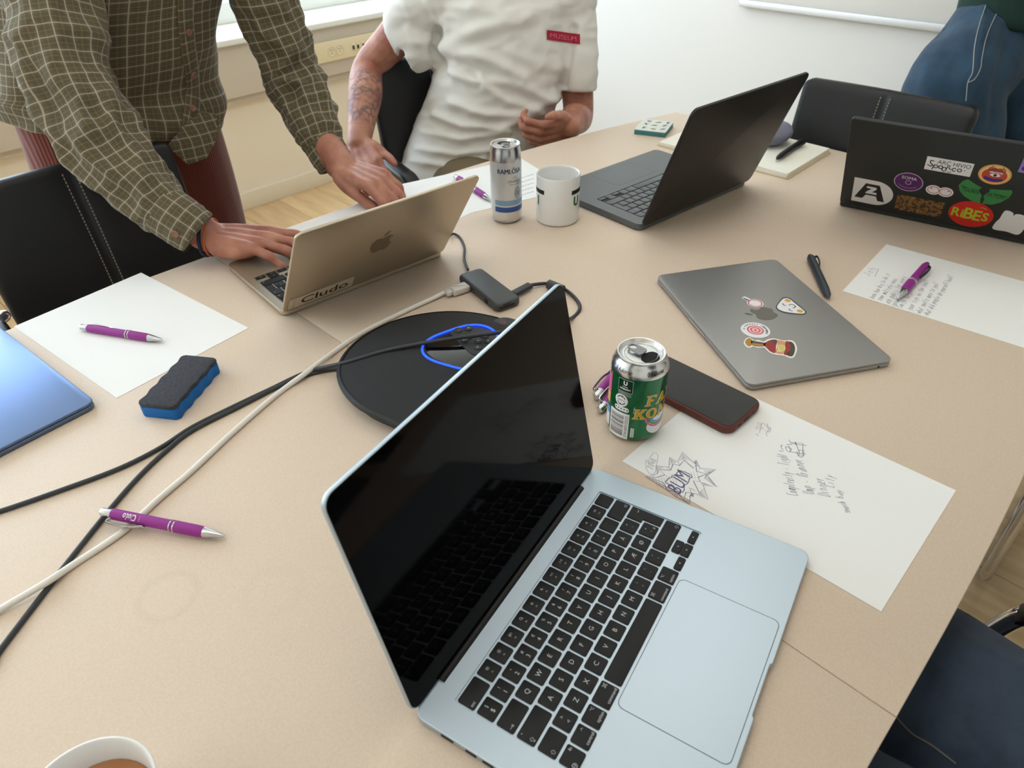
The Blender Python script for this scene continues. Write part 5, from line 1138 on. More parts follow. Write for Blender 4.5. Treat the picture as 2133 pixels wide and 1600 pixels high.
dk, d0 = cable('dark_cable', 'dark grey cable from the hub, looping over the conference speaker to the left edge', [(1105, 594, 0.0075), (1128, 591, 0.005), (1150, 592, 0.0045), (1180, 605, 0.0045), (1203, 627, 0.003), (1207, 645, 0.003), (1190, 663, 0.004), (1150, 676, 0.045), (1060, 690, 0.060), (980, 700, 0.0600), (880, 715, 0.0555), (800, 731, 0.042), (720, 755, 0.026), (640, 775, 0.0030), (560, 812, 0.0030), (480, 850, 0.0030), (400, 890, 0.0030), (335, 932, 0.0030), (250, 975, 0.0030), (130, 1020, 0.0030), (0, 1065, 0.0030), (-120, 1100, 0.003)], 0.0028, m_cab, tail=((-0.75, 0.83, ZT + 0.003), (-1.0, 0.82, ZT + 0.003), (-1.225, 0.80, ZT + 0.0035)))
hp_ = Vector((hc.x + cos(ha) * 0.036 - sin(ha) * 0.023, hc.y + sin(ha) * 0.036 + cos(ha) * 0.023, ZT + 0.0075)); pd = Vector((-sin(ha), cos(ha), 0)); e_ = atz(1105, 594, ZT + 0.0075); pd = (e_ - hp_).normalized()
plug(dk, d0, hp_, hp_ + pd * (e_ - hp_).length, 0.0125, 0.0075, m_cab, 'plug')
fa, fb = atz(1143, 592, ZT + 0.008), atz(1172, 604, ZT + 0.008)
MB().tube([tuple(fa - d0), tuple(fb - d0)], 0.0078, 18, cap='flat').build('ferrite_bead', m_hub, dk)
cable('dark_cable', 'dark grey cable coming out under the conference speaker towards the lower left edge', [(760, 764, 0.0028), (720, 767, 0.0028), (665, 774, 0.0028), (600, 796, 0.0030), (500, 846, 0.0030), (400, 897, 0.0030), (345, 940, 0.0030), (290, 992, 0.0030), (230, 1060, 0.0030), (150, 1160, 0.0028), (80, 1250, 0.0028), (0, 1355, 0.0028), (-60, 1440, 0.0028)], 0.0028, m_cab, tail=((-0.70, 0.48, ZT + 0.003), (-1.0, 0.42, ZT + 0.003), (-1.225, 0.40, ZT + 0.0035)))

# things at the far end
co = thing('note_block', 'small block of patterned notes with teal sides at the far end of the table', 'notepad', (1.0785, 1.0180, ZT), rad(21.5))
m_teal = mat('teal_side', (66, 124, 130), 0.6); m_pat = mat('pale_pattern_paper', (226, 228, 216), 0.6)
pb = MB().slab(rrect(0.086, 0.078, 0.004, 4), 0.0, 0.011, 0.001).build('block', m_teal, co); MB().slab(rrect(0.085, 0.077, 0.004, 4), 0.0105, 0.0125, 0.0005).build('top_sheet', m_pat, co)
d = Decal(); pb1 = mat('blue_pattern', (62, 132, 190), 0.6); pb2 = mat('grey_pattern', (110, 118, 112), 0.6)
for i, (x, y) in enumerate(((-0.025, 0.02), (0.005, 0.022), (0.028, 0.02), (-0.028, -0.004), (0.0, 0.0), (0.026, -0.004), (-0.022, -0.026), (0.006, -0.024), (0.03, -0.027))): d.ell(x, y, 0.008, 0.003, (pb1, pb2)[i % 2], 1, 14, rot=0.4 * i); d.ring(x + 0.004, y - 0.003, 0.004, 0.003, 0.001, pb2, 1, 12)
tag(d.build('pattern', co, loc=(0, 0, 0.0125)), kind='stuff')
nb = thing('notebook', 'open notebook with cream pages behind the black laptop', 'notebook', (1.1060, 0.7880, ZT), rad(1.5))
m_pg_ = mat('cream_page', (240, 236, 222), 0.7); m_cov = mat('beige_notebook_cover', (206, 188, 150), 0.6)
MB().slab(rrect(0.214, 0.330, 0.006, 4), 0.0, 0.0022, 0.0008).build('cover', m_cov, nb)
def page_block(y0, y1, hgt, nm):
    vs = []; fs = []; N = 12
    for i in range(N + 1):
        f_ = i / N; y = y0 + (y1 - y0) * f_; z = 0.0022 + hgt * (1 - (1 - min(1, f_ * 3.0)) ** 2) * (1 - 0.25 * f_)
        vs += [(-0.104, y, 0.0022), (-0.104, y, z), (0.104, y, z), (0.104, y, 0.0022)]
    for i in range(N): a_ = 4 * i; fs += [(a_ + 1, a_ + 5, a_ + 6, a_ + 2), (a_, a_ + 4, a_ + 5, a_ + 1), (a_ + 2, a_ + 6, a_ + 7, a_ + 3)]
    fs += [(0, 1, 2, 3), (4 * N + 3, 4 * N + 2, 4 * N + 1, 4 * N)]
    bm = bmesh.new(); bv = [bm.verts.new(v) for v in vs]; [bm.faces.new([bv[i] for i in f]) for f in fs]; bmesh.ops.recalc_face_normals(bm, faces=bm.faces[:]); me = bpy.data.meshes.new(nm); bm.to_mesh(me); bm.free(); me.materials.append(m_pg_); obj(nm, me, nb)
page_block(-0.001, -0.160, 0.011, 'pages'); page_block(0.001, 0.160, 0.008, 'pages')
a_, b_ = atz(1617, 331, ZT + 0.014), atz(1672, 292, ZT + 0.014)
pen('thin black pen lying on the open notebook', (1672, 293), (1617, 331), 0.0200, 0.0195, 'black', roll=pi * 0.5)
po = thing('pouch', 'lavender grey soft pouch lying on the open notebook behind the black laptop', 'pouch', (1.150, 0.745, ZT + 0.011))
mb = MB(); vs = []; fs = []; NU, NV = 28, 14
for j in range(NV + 1):
    for i in range(NU):
        th_ = pi * j / NV; a_ = 2 * pi * i / NU; k = 1 + 0.07 * noise.noise(Vector((3 * cos(a_) * sin(th_), 3 * sin(a_) * sin(th_), 3 * cos(th_)))); vs.append((0.055 * sin(th_) * cos(a_) * k, 0.043 * sin(th_) * sin(a_) * k, 0.026 + 0.026 * cos(th_) * (k if cos(th_) > 0 else 1)))
for j in range(NV):
    for i in range(NU): k = (i + 1) % NU; fs.append((j * NU + i, (j + 1) * NU + i, (j + 1) * NU + k, j * NU + k))
MB().add(vs, fs).build('pouch_body', mat('lavender_grey_fabric', (132, 132, 152), 0.85, bump=(300, 0.3)), po, ang=60)
MB().tube([(0.053 * cos(t_), 0.041 * sin(t_), 0.030) for t_ in [i * 0.2 - 1.4 for i in range(15)]], 0.0014, 8).build('zip_seam', mat('dark_seam', (70, 70, 84), 0.8), po)
# ================================================================ conference chairs (chrome cantilever frame, black leather)
m_leath = mat('black_chair_leather', (24, 24, 26), 0.42, spec=0.5, bump=(420, 0.18, 4, 0.0006)); m_thread = mat('grey_stitching', (146, 142, 132), 0.7); m_pad = mat('black_arm_pad', (20, 20, 21), 0.38)
def chair(label, x, y, rot, arms=True):
    """front faces local -y; origin on the floor below the seat centre"""
    t_ = thing('conference_chair', label, 'chair', (x, y, 0), rot, 'black leather conference chairs around the table')
    # backrest: slab, gently curved, tilted back
    N = 14; rows = 16; vs = []; fs = []
    W2, zb, zt_, th = 0.188, 0.475, 0.868, 0.030
    def bp(u, w, side):                     # u across -1..1, w up 0..1
        c_ = max(0.0, abs(2 * w - 1) - 0.88) / 0.12; u = u * (1 - 0.10 * (1 - sqrt(max(0.0, 1 - c_ * c_))))
        z = zb + (zt_ - zb) * w; yy = 0.205 + 0.055 * w + 0.012 * sin(pi * w) * -1 + 0.012 * u * u * -1
        edge_ = max(abs(u), abs(2 * w - 1)); f_ = sqrt(max(0.0, 1 - max(0, (edge_ - 0.93) / 0.07) ** 2))
        groove = 0.004 * math.exp(-(u / 0.03) ** 2)
        return (u * W2 * (0.97 + 0.03 * w), yy + side * (th / 2 * (0.35 + 0.65 * f_)) - (side * groove if side < 0 else 0) * 1.0, z)
    us = [-1, -0.985, -0.96, -0.92, -0.7, -0.45, -0.2, -0.07, -0.03, 0, 0.03, 0.07, 0.2, 0.45, 0.7, 0.92, 0.96, 0.985, 1]; wsx = [0, 0.01, 0.025, 0.05] + [0.1 + 0.08 * i for i in range(11)] + [0.95, 0.975, 0.99, 1.0]
    K = len(us); J = len(wsx)
    for side in (-1, 1):
        for w in wsx:
            for u in us: vs.append(bp(u, w, side))
    B = K * J
    for j in range(J - 1):
        for i in range(K - 1):
            a_ = j * K + i; fs.append((a_, a_ + 1, a_ + K + 1, a_ + K)); fs.append((B + a_ + 1, B + a_, B + a_ + K, B + a_ + K + 1))
    for i in range(K - 1): fs.append((B + i, B + i + 1, i + 1, i)); q = (J - 1) * K; fs.append((q + i, q + i + 1, B + q + i + 1, B + q + i))
    for j in range(J - 1): fs.append((j * K, (j + 1) * K, B + (j + 1) * K, B + j * K)); q = K - 1; fs.append(((j + 1) * K + q, j * K + q, B + j * K + q, B + (j + 1) * K + q))
    bk_ = MB().add(vs, fs).build('backrest', m_leath, t_, ang=60)
    for u in (-0.055, 0.055):
        for side in (-1, 1):
            mb = MB(); n_ = 58
            for i in range(n_):
                p, q = Vector(bp(u, 0.03 + 0.945 * i / n_, side)), Vector(bp(u, 0.03 + 0.945 * (i + 0.62) / n_, side)); o_ = Vector((0, side * 0.0005, 0)); mb.tube([p + o_, q + o_], 0.0012, 5, cap='flat')
            tag(mb.build('stitching', m_thread, bk_), kind='stuff')
    # seat cushion
    st = MB().slab([(p[0] * (1 + 0.06 * (p[1] < 0)), p[1]) for p in rrect(0.44, 0.45, 0.05, 6, 0, -0.01)], 0.405, 0.470, 0.022).build('seat', m_leath, t_, ang=50)
    # frame
    for s_ in (-1, 1):
        fx = 0.225 * s_
        P = [(fx * 0.96, 0.22, 0.012), (fx, 0.15, 0.012), (fx, -0.13, 0.012), (fx, -0.175, 0.03), (fx, -0.195, 0.08), (fx, -0.150, 0.45), (fx, -0.125, 0.58), (fx, -0.105, 0.625), (fx, -0.06, 0.645), (fx, 0.16, 0.645), (fx * 0.98, 0.215, 0.640), (fx * 0.86, 0.243, 0.64)]
        MB().tube([tuple(p) for p in catmull(P, 5, False)], 0.0115, 14).build('frame_tube', m_chrome, t_)
        o = [(fx + a_, b_) for a_, b_ in rrect(0.044, 0.285, 0.020, 6, 0, -0.055)]
        mb = MB(); n_ = 22; vs = []; fs = []                              # pad, its front end rolled down
        for i in range(n_ + 1):
            f_ = i / n_; yy = 0.15 - 0.27 * f_; drop = 0.055 * max(0, (f_ - 0.72) / 0.28) ** 2.2; hw = 0.023 * (1 - 0.12 * f_) * sqrt(max(0.02, 1 - max(0, (f_ - 0.92) / 0.08) ** 2 * 0.8)); hh = 0.014
            for k in range(12):
                a_ = 2 * pi * k / 12; ca, sa = cos(a_), sin(a_); sg = lambda v: (abs(v) ** 0.6) * (1 if v >= 0 else -1)
                vs.append((fx + hw * sg(ca), yy, 0.668 - drop + hh * sg(sa)))
        for i in range(n_):
            for k in range(12): j = (k + 1) % 12; fs.append((i * 12 + k, i * 12 + j, (i + 1) * 12 + j, (i + 1) * 12 + k))
        fs.append(tuple(range(12))); fs.append(tuple(n_ * 12 + k for k in reversed(range(12))))
        bm = bmesh.new(); bv = [bm.verts.new(v) for v in vs]; [bm.faces.new([bv[i] for i in f]) for f in fs]; bmesh.ops.recalc_face_normals(bm, faces=bm.faces[:]); me = bpy.data.meshes.new('arm_pad'); bm.to_mesh(me); bm.free(); me.materials.append(m_pad)
        me.polygons.foreach_set('use_smooth', [True] * len(me.polygons)); obj('arm_pad', me, t_)
    MB().tube([(-0.22, -0.155, 0.40), (0.22, -0.155, 0.40)], 0.010, 12, cap='flat').build('cross_tube', m_chrome, t_); MB().tube([(-0.216, 0.222, 0.012), (0.216, 0.222, 0.012)], 0.0115, 12, cap='flat').build('cross_tube', m_chrome, t_)
    return t_
chair('empty black leather chair in front of the person in the checked shirt', -0.112, 1.215, 0)
chair('black leather chair under the seated person in the white T-shirt', 0.808, 1.372, rad(-14))
chair('empty black leather chair at the far table end, before the standing person', 1.050, 0.568, rad(-90))
chair('black leather chair at the bottom right under the person in dark jeans', 0.080, -0.170, pi)
chair('black leather chair turned sideways at the right edge, only its chrome foot in view', 1.160, -0.250, rad(-90))
# ================================================================ people
from mathutils.bvhtree import BVHTree
def aty(px, py, y): r = ray(px, py); return CP + r * ((y - CP.y) / r.y)

def skin_material(name, tattoo=None):
    m = mat(name, (196, 140, 116), 0.5, sss=0.25, bump=(260, 0.12, 3, 0.0006)); n = m.node_tree.nodes; L = m.node_tree.links; b = n['Principled BSDF']; t = n['Texture Coordinate']
    nz = n.new('ShaderNodeTexNoise'); nz.inputs['Scale'].default_value = 22; nz.inputs['Detail'].default_value = 3; rp = n.new('ShaderNodeValToRGB')
    rp.color_ramp.elements[0].color = lin((160, 98, 80)) + (1,); rp.color_ramp.elements[1].color = lin((200, 144, 120)) + (1,); rp.color_ramp.elements[0].position = 0.32; rp.color_ramp.elements[1].position = 0.7
    L.new(t.outputs['Object'], nz.inputs['Vector']); L.new(nz.outputs['Fac'], rp.inputs[0]); out = rp.outputs[0]
    if tattoo:                              # inked forearm: dark marks within a ball around the forearm
        c, r = tattoo
        ds = n.new('ShaderNodeVectorMath'); ds.operation = 'DISTANCE'; ds.inputs[1].default_value = c; lt = n.new('ShaderNodeMapRange'); lt.inputs['From Min'].default_value = r * 0.75; lt.inputs['From Max'].default_value = r; lt.inputs['To Min'].default_value = 1; lt.inputs['To Max'].default_value = 0
        v = n.new('ShaderNodeTexVoronoi'); v.feature = 'DISTANCE_TO_EDGE'; v.inputs['Scale'].default_value = 62; n2 = n.new('ShaderNodeTexNoise'); n2.inputs['Scale'].default_value = 45; n2.inputs['Detail'].default_value = 4
        g = n.new('ShaderNodeMapRange'); g.inputs['From Min'].default_value = 0.02; g.inputs['From Max'].default_value = 0.30; g.inputs['To Min'].default_value = 1; g.inputs['To Max'].default_value = 0
        g2 = n.new('ShaderNodeMapRange'); g2.inputs['From Min'].default_value = 0.40; g2.inputs['From Max'].default_value = 0.56
        m1 = n.new('ShaderNodeMath'); m1.operation = 'MULTIPLY'; m2 = n.new('ShaderNodeMath'); m2.operation = 'MULTIPLY'; m3 = n.new('ShaderNodeMath'); m3.operation = 'MULTIPLY'; m3.inputs[1].default_value = 0.75
        mx = n.new('ShaderNodeMix'); mx.data_type = 'RGBA'; mx.inputs[7].default_value = lin((72, 70, 78)) + (1,)
        for s_, d_ in ((t.outputs['Object'], ds.inputs[0]), (t.outputs['Object'], v.inputs['Vector']), (t.outputs['Object'], n2.inputs['Vector']), (ds.outputs['Value'], lt.inputs[0]), (v.outputs['Distance'], g.inputs[0]), (n2.outputs['Fac'], g2.inputs[0]), (g.outputs[0], m1.inputs[0]), (g2.outputs[0], m1.inputs[1]), (m1.outputs[0], m2.inputs[0]), (lt.outputs[0], m2.inputs[1]), (m2.outputs[0], m3.inputs[0]), (m3.outputs[0], mx.inputs[0]), (out, mx.inputs[6])): L.new(s_, d_)
        out = mx.outputs[2]
    L.new(out, b.inputs['Base Color']); return m

def fuse(mb, voxel, smooth=4, name='body', adapt=0.0):
    """merge overlapping limbs into one continuous surface"""
    me = bpy.data.meshes.new(name + '_raw'); me.from_pydata(mb.v, [], mb.f); ob = bpy.data.objects.new(name + '_raw', me); COL.objects.link(ob)
    md = ob.modifiers.new('r', 'REMESH'); md.mode = 'VOXEL'; md.voxel_size = voxel; md.adaptivity = adapt
    if smooth: ms = ob.modifiers.new('s', 'SMOOTH'); ms.factor = 0.5; ms.iterations = smooth
    dg = bpy.context.evaluated_depsgraph_get(); out = bpy.data.meshes.new_from_object(ob.evaluated_get(dg)); out.name = name
    bpy.data.objects.remove(ob); bpy.data.meshes.remove(me)
    out.polygons.foreach_set('use_smooth', [True] * len(out.polygons)); return out

def limb(mb, pts, rad_, n=18, sq=1.0, sub=5, cap='round'):
    P = catmull([Vector(p) for p in pts], sub, False); R_ = [v.x for v in catmull([Vector((r, 0, 0)) for r in rad_], sub, False)]
    mb.tube([tuple(p) for p in P], R_, n, sq=sq, cap=cap)

def blob(mb, c, r, n=16):
    vs = []; fs = []
    for j in range(n // 2 + 1):
        for i in range(n): th = pi * j / (n // 2); a_ = 2 * pi * i / n; vs.append((c[0] + r[0] * sin(th) * cos(a_), c[1] + r[1] * sin(th) * sin(a_), c[2] + r[2] * cos(th)))
    for j in range(n // 2):
        for i in range(n): k = (i + 1) % n; fs.append((j * n + i, (j + 1) * n + i, (j + 1) * n + k, j * n + k))
    mb.add(vs, fs)

def hand(mb, M_, side, fing, thumb, sc=1.0):
    """M_ places the wrist: local x along the hand, z out of the back of the hand, thumb at +y (side=+1) or -y"""
    T = lambda x, y, z: tuple(M_ @ Vector((x * sc, y * side * sc, z * sc)))
    base = [(0.090, 0.031), (0.095, 0.010), (0.090, -0.012), (0.081, -0.031)]; segs = [(0.043, 0.026, 0.022), (0.047, 0.029, 0.023), (0.043, 0.027, 0.022), (0.034, 0.021, 0.020)]; rr = [(0.0098, 0.0088, 0.0076), (0.0100, 0.0090, 0.0078), (0.0096, 0.0085, 0.0074), (0.0085, 0.0075, 0.0066)]
    nails = []
    for (bx, by), sg, rd, (yaw, b1, b2, b3) in zip(base, segs, rr, fing):
        limb(mb, [T(-0.012, by * 0.45, 0.0), T(0.035, by * 0.75, 0.001), T(bx, by, 0.002)], [0.0155 * sc, 0.0140 * sc, 0.0112 * sc], 12, sub=4)
        p = Vector((bx, by, 0.002)); a_ = 0.0; P = [p.copy()]; R_ = [rd[0] * 1.12]
        for s_, bend, r_ in zip(sg, (b1, b2, b3), rd):
            a_ += bend; dr = Vector((cos(a_) * cos(yaw), cos(a_) * sin(yaw), -sin(a_))); P.append(p + dr * s_ * 0.5); R_.append(r_ * 0.95); p = p + dr * s_; P.append(p.copy()); R_.append(r_ * (1.03 if s_ != sg[-1] else 0.80))
        limb(mb, [T(*q) for q in P], [r * sc for r in R_], 12, sub=3); nails.append((T(*(P[-1] * 0.72 + P[-2] * 0.28)), dr))
    ya, pi_, bend = thumb
    q0 = Vector((0.012, 0.022, -0.006)); d1 = Vector((cos(pi_) * cos(ya), cos(pi_) * sin(ya), -sin(pi_))); q1 = q0 + d1 * 0.046
    ya2 = ya - bend; d2 = Vector((cos(pi_) * cos(ya2), cos(pi_) * sin(ya2), -sin(pi_))); q2 = q1 + d2 * 0.034; ya3 = ya2 - bend * 0.7; d3 = Vector((cos(pi_) * cos(ya3), cos(pi_) * sin(ya3), -sin(pi_))); q3 = q2 + d3 * 0.028
    limb(mb, [T(*q) for q in (q0, (q0 + q1) / 2, q1, (q1 + q2) / 2, q2, (q2 + q3) / 2, q3)], [r * sc for r in (0.0165, 0.0165, 0.0125, 0.0110, 0.0112, 0.0105, 0.0080)], 12, sub=3)
    limb(mb, [T(0.020, -0.026, -0.006), T(0.055, -0.030, -0.006), T(0.078, -0.028, -0.004)], [0.0135 * sc, 0.0140 * sc, 0.0110 * sc], 12)
    return nails

def frame(o, x, z):
    """matrix from a wrist point, the hand direction and the direction its back faces"""
    x = Vector(x).normalized(); z = Vector(z); z = (z - x * z.dot(x)).normalized(); y = z.cross(x)
    return Matrix(((x.x, y.x, z.x, o[0]), (x.y, y.y, z.y, o[1]), (x.z, y.z, z.z, o[2]), (0, 0, 0, 1)))

def head(mb, c, f):
    """simple head with nose and ears, looking along f"""
    f = Vector(f).normalized(); s_ = f.cross(Vector((0, 0, 1))).normalized(); u_ = s_.cross(f); c = Vector(c)
    M_ = Matrix(((s_.x, f.x, u_.x, c.x), (s_.y, f.y, u_.y, c.y), (s_.z, f.z, u_.z, c.z), (0, 0, 0, 1)))
    k = len(mb.v); blob(mb, (0, 0, 0.02), (0.077, 0.095, 0.105)); blob(mb, (0, 0.018, -0.055), (0.058, 0.068, 0.062)); limb(mb, [(0, 0.09, 0.02), (0, 0.105, -0.012), (0, 0.092, -0.022)], [0.009, 0.013, 0.012])
    for e in (-1, 1): blob(mb, (0.078 * e, -0.005, -0.005), (0.012, 0.02, 0.032)); blob(mb, (0.03 * e, 0.082, 0.022), (0.017, 0.013, 0.011))
    limb(mb, [(-0.022, 0.082, -0.052), (0, 0.088, -0.052), (0.022, 0.082, -0.052)], [0.006, 0.008, 0.006])
    for i in range(k, len(mb.v)): mb.v[i] = tuple(M_ @ Vector(mb.v[i]))
    return M_
def hair(M_, m, parent):
    mb = MB(); vs = []; fs = []; n = 28
    for j in range(12):
        for i in range(n):
            th = rad(8) + rad(100) * j / 11; a_ = 2 * pi * i / n; front = max(0, sin(a_)); th2 = th * (1 - 0.42 * front); k = 1 + 0.05 * noise.noise(Vector((9 * cos(a_), 9 * sin(a_), 4 * th)))
            vs.append(tuple(M_ @ Vector((0.086 * sin(th2) * cos(a_) * k, 0.104 * sin(th2) * sin(a_) * k, 0.022 + 0.116 * cos(th2) * k))))
    for j in range(11):
        for i in range(n): k = (i + 1) % n; fs.append((j * n + i, j * n + k, (j + 1) * n + k, (j + 1) * n + i))
    fs.append(tuple(reversed(range(n)))); fs.append(tuple(11 * n + i for i in range(n)))
    mb.add(vs, fs).build('hair', m, parent, ang=70)

def loft(secs, n=64, m=90, wrinkle=None, cap=True, uvs=1.0, e=2.2, u0=0.0):
    """cloth tube through sections (centre, lateral axis, half width, forward axis, half depth); returns (MB, surface function)"""
    C = [Vector(s[0]) for s in secs]; A = [Vector(s[1]).normalized() * s[2] for s in secs]; Bv = [Vector(s[3]).normalized() * s[4] for s in secs]
    k = 12; C = catmull(C, k, False); A = catmull(A, k, False); Bv = catmull(Bv, k, False); N = len(C)
    cum = [0.0]
    for i in range(1, N): cum.append(cum[-1] + (C[i] - C[i - 1]).length)
    def S(u, v, off=0.0):                        # u 0..1 around (0 = +lateral, 0.25 = +forward), v 0..1 along
        f_ = min(v * (N - 1), N - 1 - 1e-6); i = int(f_); t_ = f_ - i
        c = C[i].lerp(C[i + 1], t_); a_ = A[i].lerp(A[i + 1], t_); b_ = Bv[i].lerp(Bv[i + 1], t_); an = 2 * pi * u
        ca, sa = cos(an), sin(an); sg = lambda q: (abs(q) ** (2 / e)) * (1 if q >= 0 else -1)
        d_ = a_ * sg(ca) + b_ * sg(sa); w = wrinkle(u, v, c + d_) if wrinkle else 0.0
        nrm = d_.normalized(); return c + d_ + nrm * (w + off)
    mb = MB(); mb.uv = []; vs = []; per = sum((a.length + b.length) for a, b in zip(A, Bv)) / N * pi
    for j in range(m + 1):
        v = j / m; f_ = min(v * (N - 1), N - 1 - 1e-6); L_ = cum[int(f_)] + (cum[min(int(f_) + 1, N - 1)] - cum[int(f_)]) * (f_ - int(f_))
        for i in range(n + 1): vs.append(S(i / n, v)); mb.uv.append((u0 + per * i / n * uvs, L_))
    fs = [(j * (n + 1) + i, j * (n + 1) + i + 1, (j + 1) * (n + 1) + i + 1, (j + 1) * (n + 1) + i) for j in range(m) for i in range(n)]
    mb.add(vs, fs)
    if cap:
        k0 = len(mb.v); mb.v += [tuple(C[0]), tuple(C[-1])]; mb.uv += [(0, 0), (0, 0)]
        for i in range(n): mb.f += [(i + 1, i, k0), (m * (n + 1) + i, m * (n + 1) + i + 1, k0 + 1)]; mb.m += [0, 0]
    return mb, S

def bvh_of(o):
    me = o.data; M_ = o.matrix_basis; vs = [v.co.copy() for v in me.vertices]; return BVHTree.FromPolygons(vs, [tuple(p.vertices) for p in me.polygons])
def on(bvh, px, py, off=0.001, org=Vector((0, 0, 0))):
    d_ = ray(px, py).normalized(); h = bvh.ray_cast(CP - org, d_)
    if not h[0]: return (None, None)
    return (h[0] + org - d_ * off, h[1] if h[1].dot(d_) < 0 else -h[1])

# ---- checked shirt cloth
plaid = bpy.data.materials.new('olive_checked_cotton'); plaid.use_nodes = True; n = plaid.node_tree.nodes; L = plaid.node_tree.links; b = n['Principled BSDF']; b.inputs['Roughness'].default_value = 0.85; b.inputs['Specular IOR Level'].default_value = 0.2; b.inputs['Sheen Weight'].default_value = 0.15
uvn = n.new('ShaderNodeUVMap'); sp = n.new('ShaderNodeSeparateXYZ'); L.new(uvn.outputs[0], sp.inputs[0])
def stripes(axis, period, width, offset):
    a_ = n.new('ShaderNodeMath'); a_.operation = 'MULTIPLY_ADD'; a_.inputs[1].default_value = 1 / period; a_.inputs[2].default_value = offset; f_ = n.new('ShaderNodeMath'); f_.operation = 'FRACT'; s_ = n.new('ShaderNodeMath'); s_.operation = 'SUBTRACT'; s_.inputs[1].default_value = 0.5; q = n.new('ShaderNodeMath'); q.operation = 'ABSOLUTE'
    r = n.new('ShaderNodeMapRange'); r.inputs['From Min'].default_value = width / period / 2; r.inputs['From Max'].default_value = width / period * 0.9; r.inputs['To Min'].default_value = 1; r.inputs['To Max'].default_value = 0
    L.new(sp.outputs[axis], a_.inputs[0]); L.new(a_.outputs[0], f_.inputs[0]); L.new(f_.outputs[0], s_.inputs[0]); L.new(s_.outputs[0], q.inputs[0]); L.new(q.outputs[0], r.inputs[0]); return r.outputs[0]
cur = None
def layer(cur, fac, col, amt):
    mx = n.new('ShaderNodeMix'); mx.data_type = 'RGBA'; mx.inputs[7].default_value = lin(col) + (1,); k = n.new('ShaderNodeMath'); k.operation = 'MULTIPLY'; k.inputs[1].default_value = amt; L.new(fac, k.inputs[0]); L.new(k.outputs[0], mx.inputs[0])
    if cur is None: mx.inputs[6].default_value = lin((112, 101, 80)) + (1,)
    else: L.new(cur, mx.inputs[6])
    return mx.outputs[2]
P_ = 0.0200
cur = layer(cur, stripes('X', P_, 0.008, 0.0), (84, 80, 64), 0.5); cur = layer(cur, stripes('Y', P_, 0.008, 0.0), (84, 80, 64), 0.5)
cur = layer(cur, stripes('X', P_, 0.0012, 0.0), (134, 116, 72), 0.5); cur = layer(cur, stripes('Y', P_, 0.0012, 0.0), (134, 116, 72), 0.5)
cur = layer(cur, stripes('X', P_, 0.0012, 0.5), (184, 172, 150), 0.75); cur = layer(cur, stripes('Y', P_, 0.0012, 0.5), (184, 172, 150), 0.75)
L.new(cur, b.inputs['Base Color']); nb_ = n.new('ShaderNodeTexNoise'); nb_.inputs['Scale'].default_value = 900; bp_ = n.new('ShaderNodeBump'); bp_.inputs['Strength'].default_value = 0.2; bp_.inputs['Distance'].default_value = 0.0005; L.new(nb_.outputs['Fac'], bp_.inputs['Height']); L.new(bp_.outputs[0], b.inputs['Normal'])
m_button = mat('rose_button', (150, 104, 88), 0.35)

def folds(f1, amp, seed, stretch=(3.0, 9.0)):
    def w(u, v, p):
        q = Vector((cos(2 * pi * u) * stretch[0] * f1, sin(2 * pi * u) * stretch[0] * f1, v * stretch[1] * f1 + seed)); a_ = noise.noise(q); b2 = noise.noise(q * 2.3 + Vector((7, 3, seed)))
        return amp * ((1 - abs(a_) * 2.2) * 0.8 + b2 * 0.45)
    return w

# ---------------------------------------------------------------- person in the checked shirt
pm_ = thing('person', 'person in an olive checked shirt and rust trousers leaning over the gold laptop', 'person', (0.08, 1.66, 0))
O = Vector(pm_.location)
def loc(mb):
    mb.v = [(x - O.x, y - O.y, z - O.z) for x, y, z in mb.v]; return mb
sk1 = skin_material('skin')
FD = Vector((-0.22, -0.97, 0)).normalized(); LD = Vector((-FD.y, FD.x, 0))       # facing direction; LD runs to the right of the picture
mb = MB()
wr = atz(437, 493, ZT + 0.040); wl = atz(716, 352, ZT + 0.055)
sh_r, sh_l = aty(70, -150, 1.47), aty(528, -130, 1.42)
slr = [aty(70, -150, 1.47), aty(98, -40, 1.445), aty(122, 70, 1.415), aty(150, 170, 1.385), aty(190, 260, 1.345), aty(245, 340, 1.295), aty(310, 408, 1.245), aty(352, 445, 1.212)]
sll = [aty(528, -130, 1.42), aty(540, -40, 1.42), aty(560, 30, 1.42), aty(590, 105, 1.415), aty(617, 165, 1.40), aty(642, 225, 1.37), aty(664, 280, 1.335), aty(674, 305, 1.32)]
limb(mb, slr[:-1] + [wr.lerp(slr[-2], 0.35), wr], [0.050, 0.048, 0.044, 0.041, 0.040, 0.038, 0.034, 0.030, 0.0285])
limb(mb, sll[:-1] + [wl.lerp(sll[-2], 0.4), wl], [0.044, 0.042, 0.040, 0.037, 0.036, 0.034, 0.031, 0.030, 0.0295])
hx = (atz(612, 506, ZT + 0.030) - wr); hx.z = -0.012
nails = hand(mb, frame(wr, hx, (0.10, -0.12, 1)), 1, [(0.10, 0.10, 0.35, 0.30), (0.02, 0.16, 0.40, 0.30), (-0.06, 0.20, 0.42, 0.30), (-0.24, 0.24, 0.36, 0.25)], (0.62, 0.25, 0.22), 1.05)
hl_ = Vector((0.035, -0.172, -0.016))
nails += hand(mb, frame(wl, hl_, (0.0, 0.15, 1)), -1, [(0.05, 0.5, 0.7, 0.5), (0.0, 0.5, 0.75, 0.5), (-0.05, 0.5, 0.75, 0.5), (-0.10, 0.5, 0.7, 0.5)], (0.22, 0.35, 0.25), 1.04)
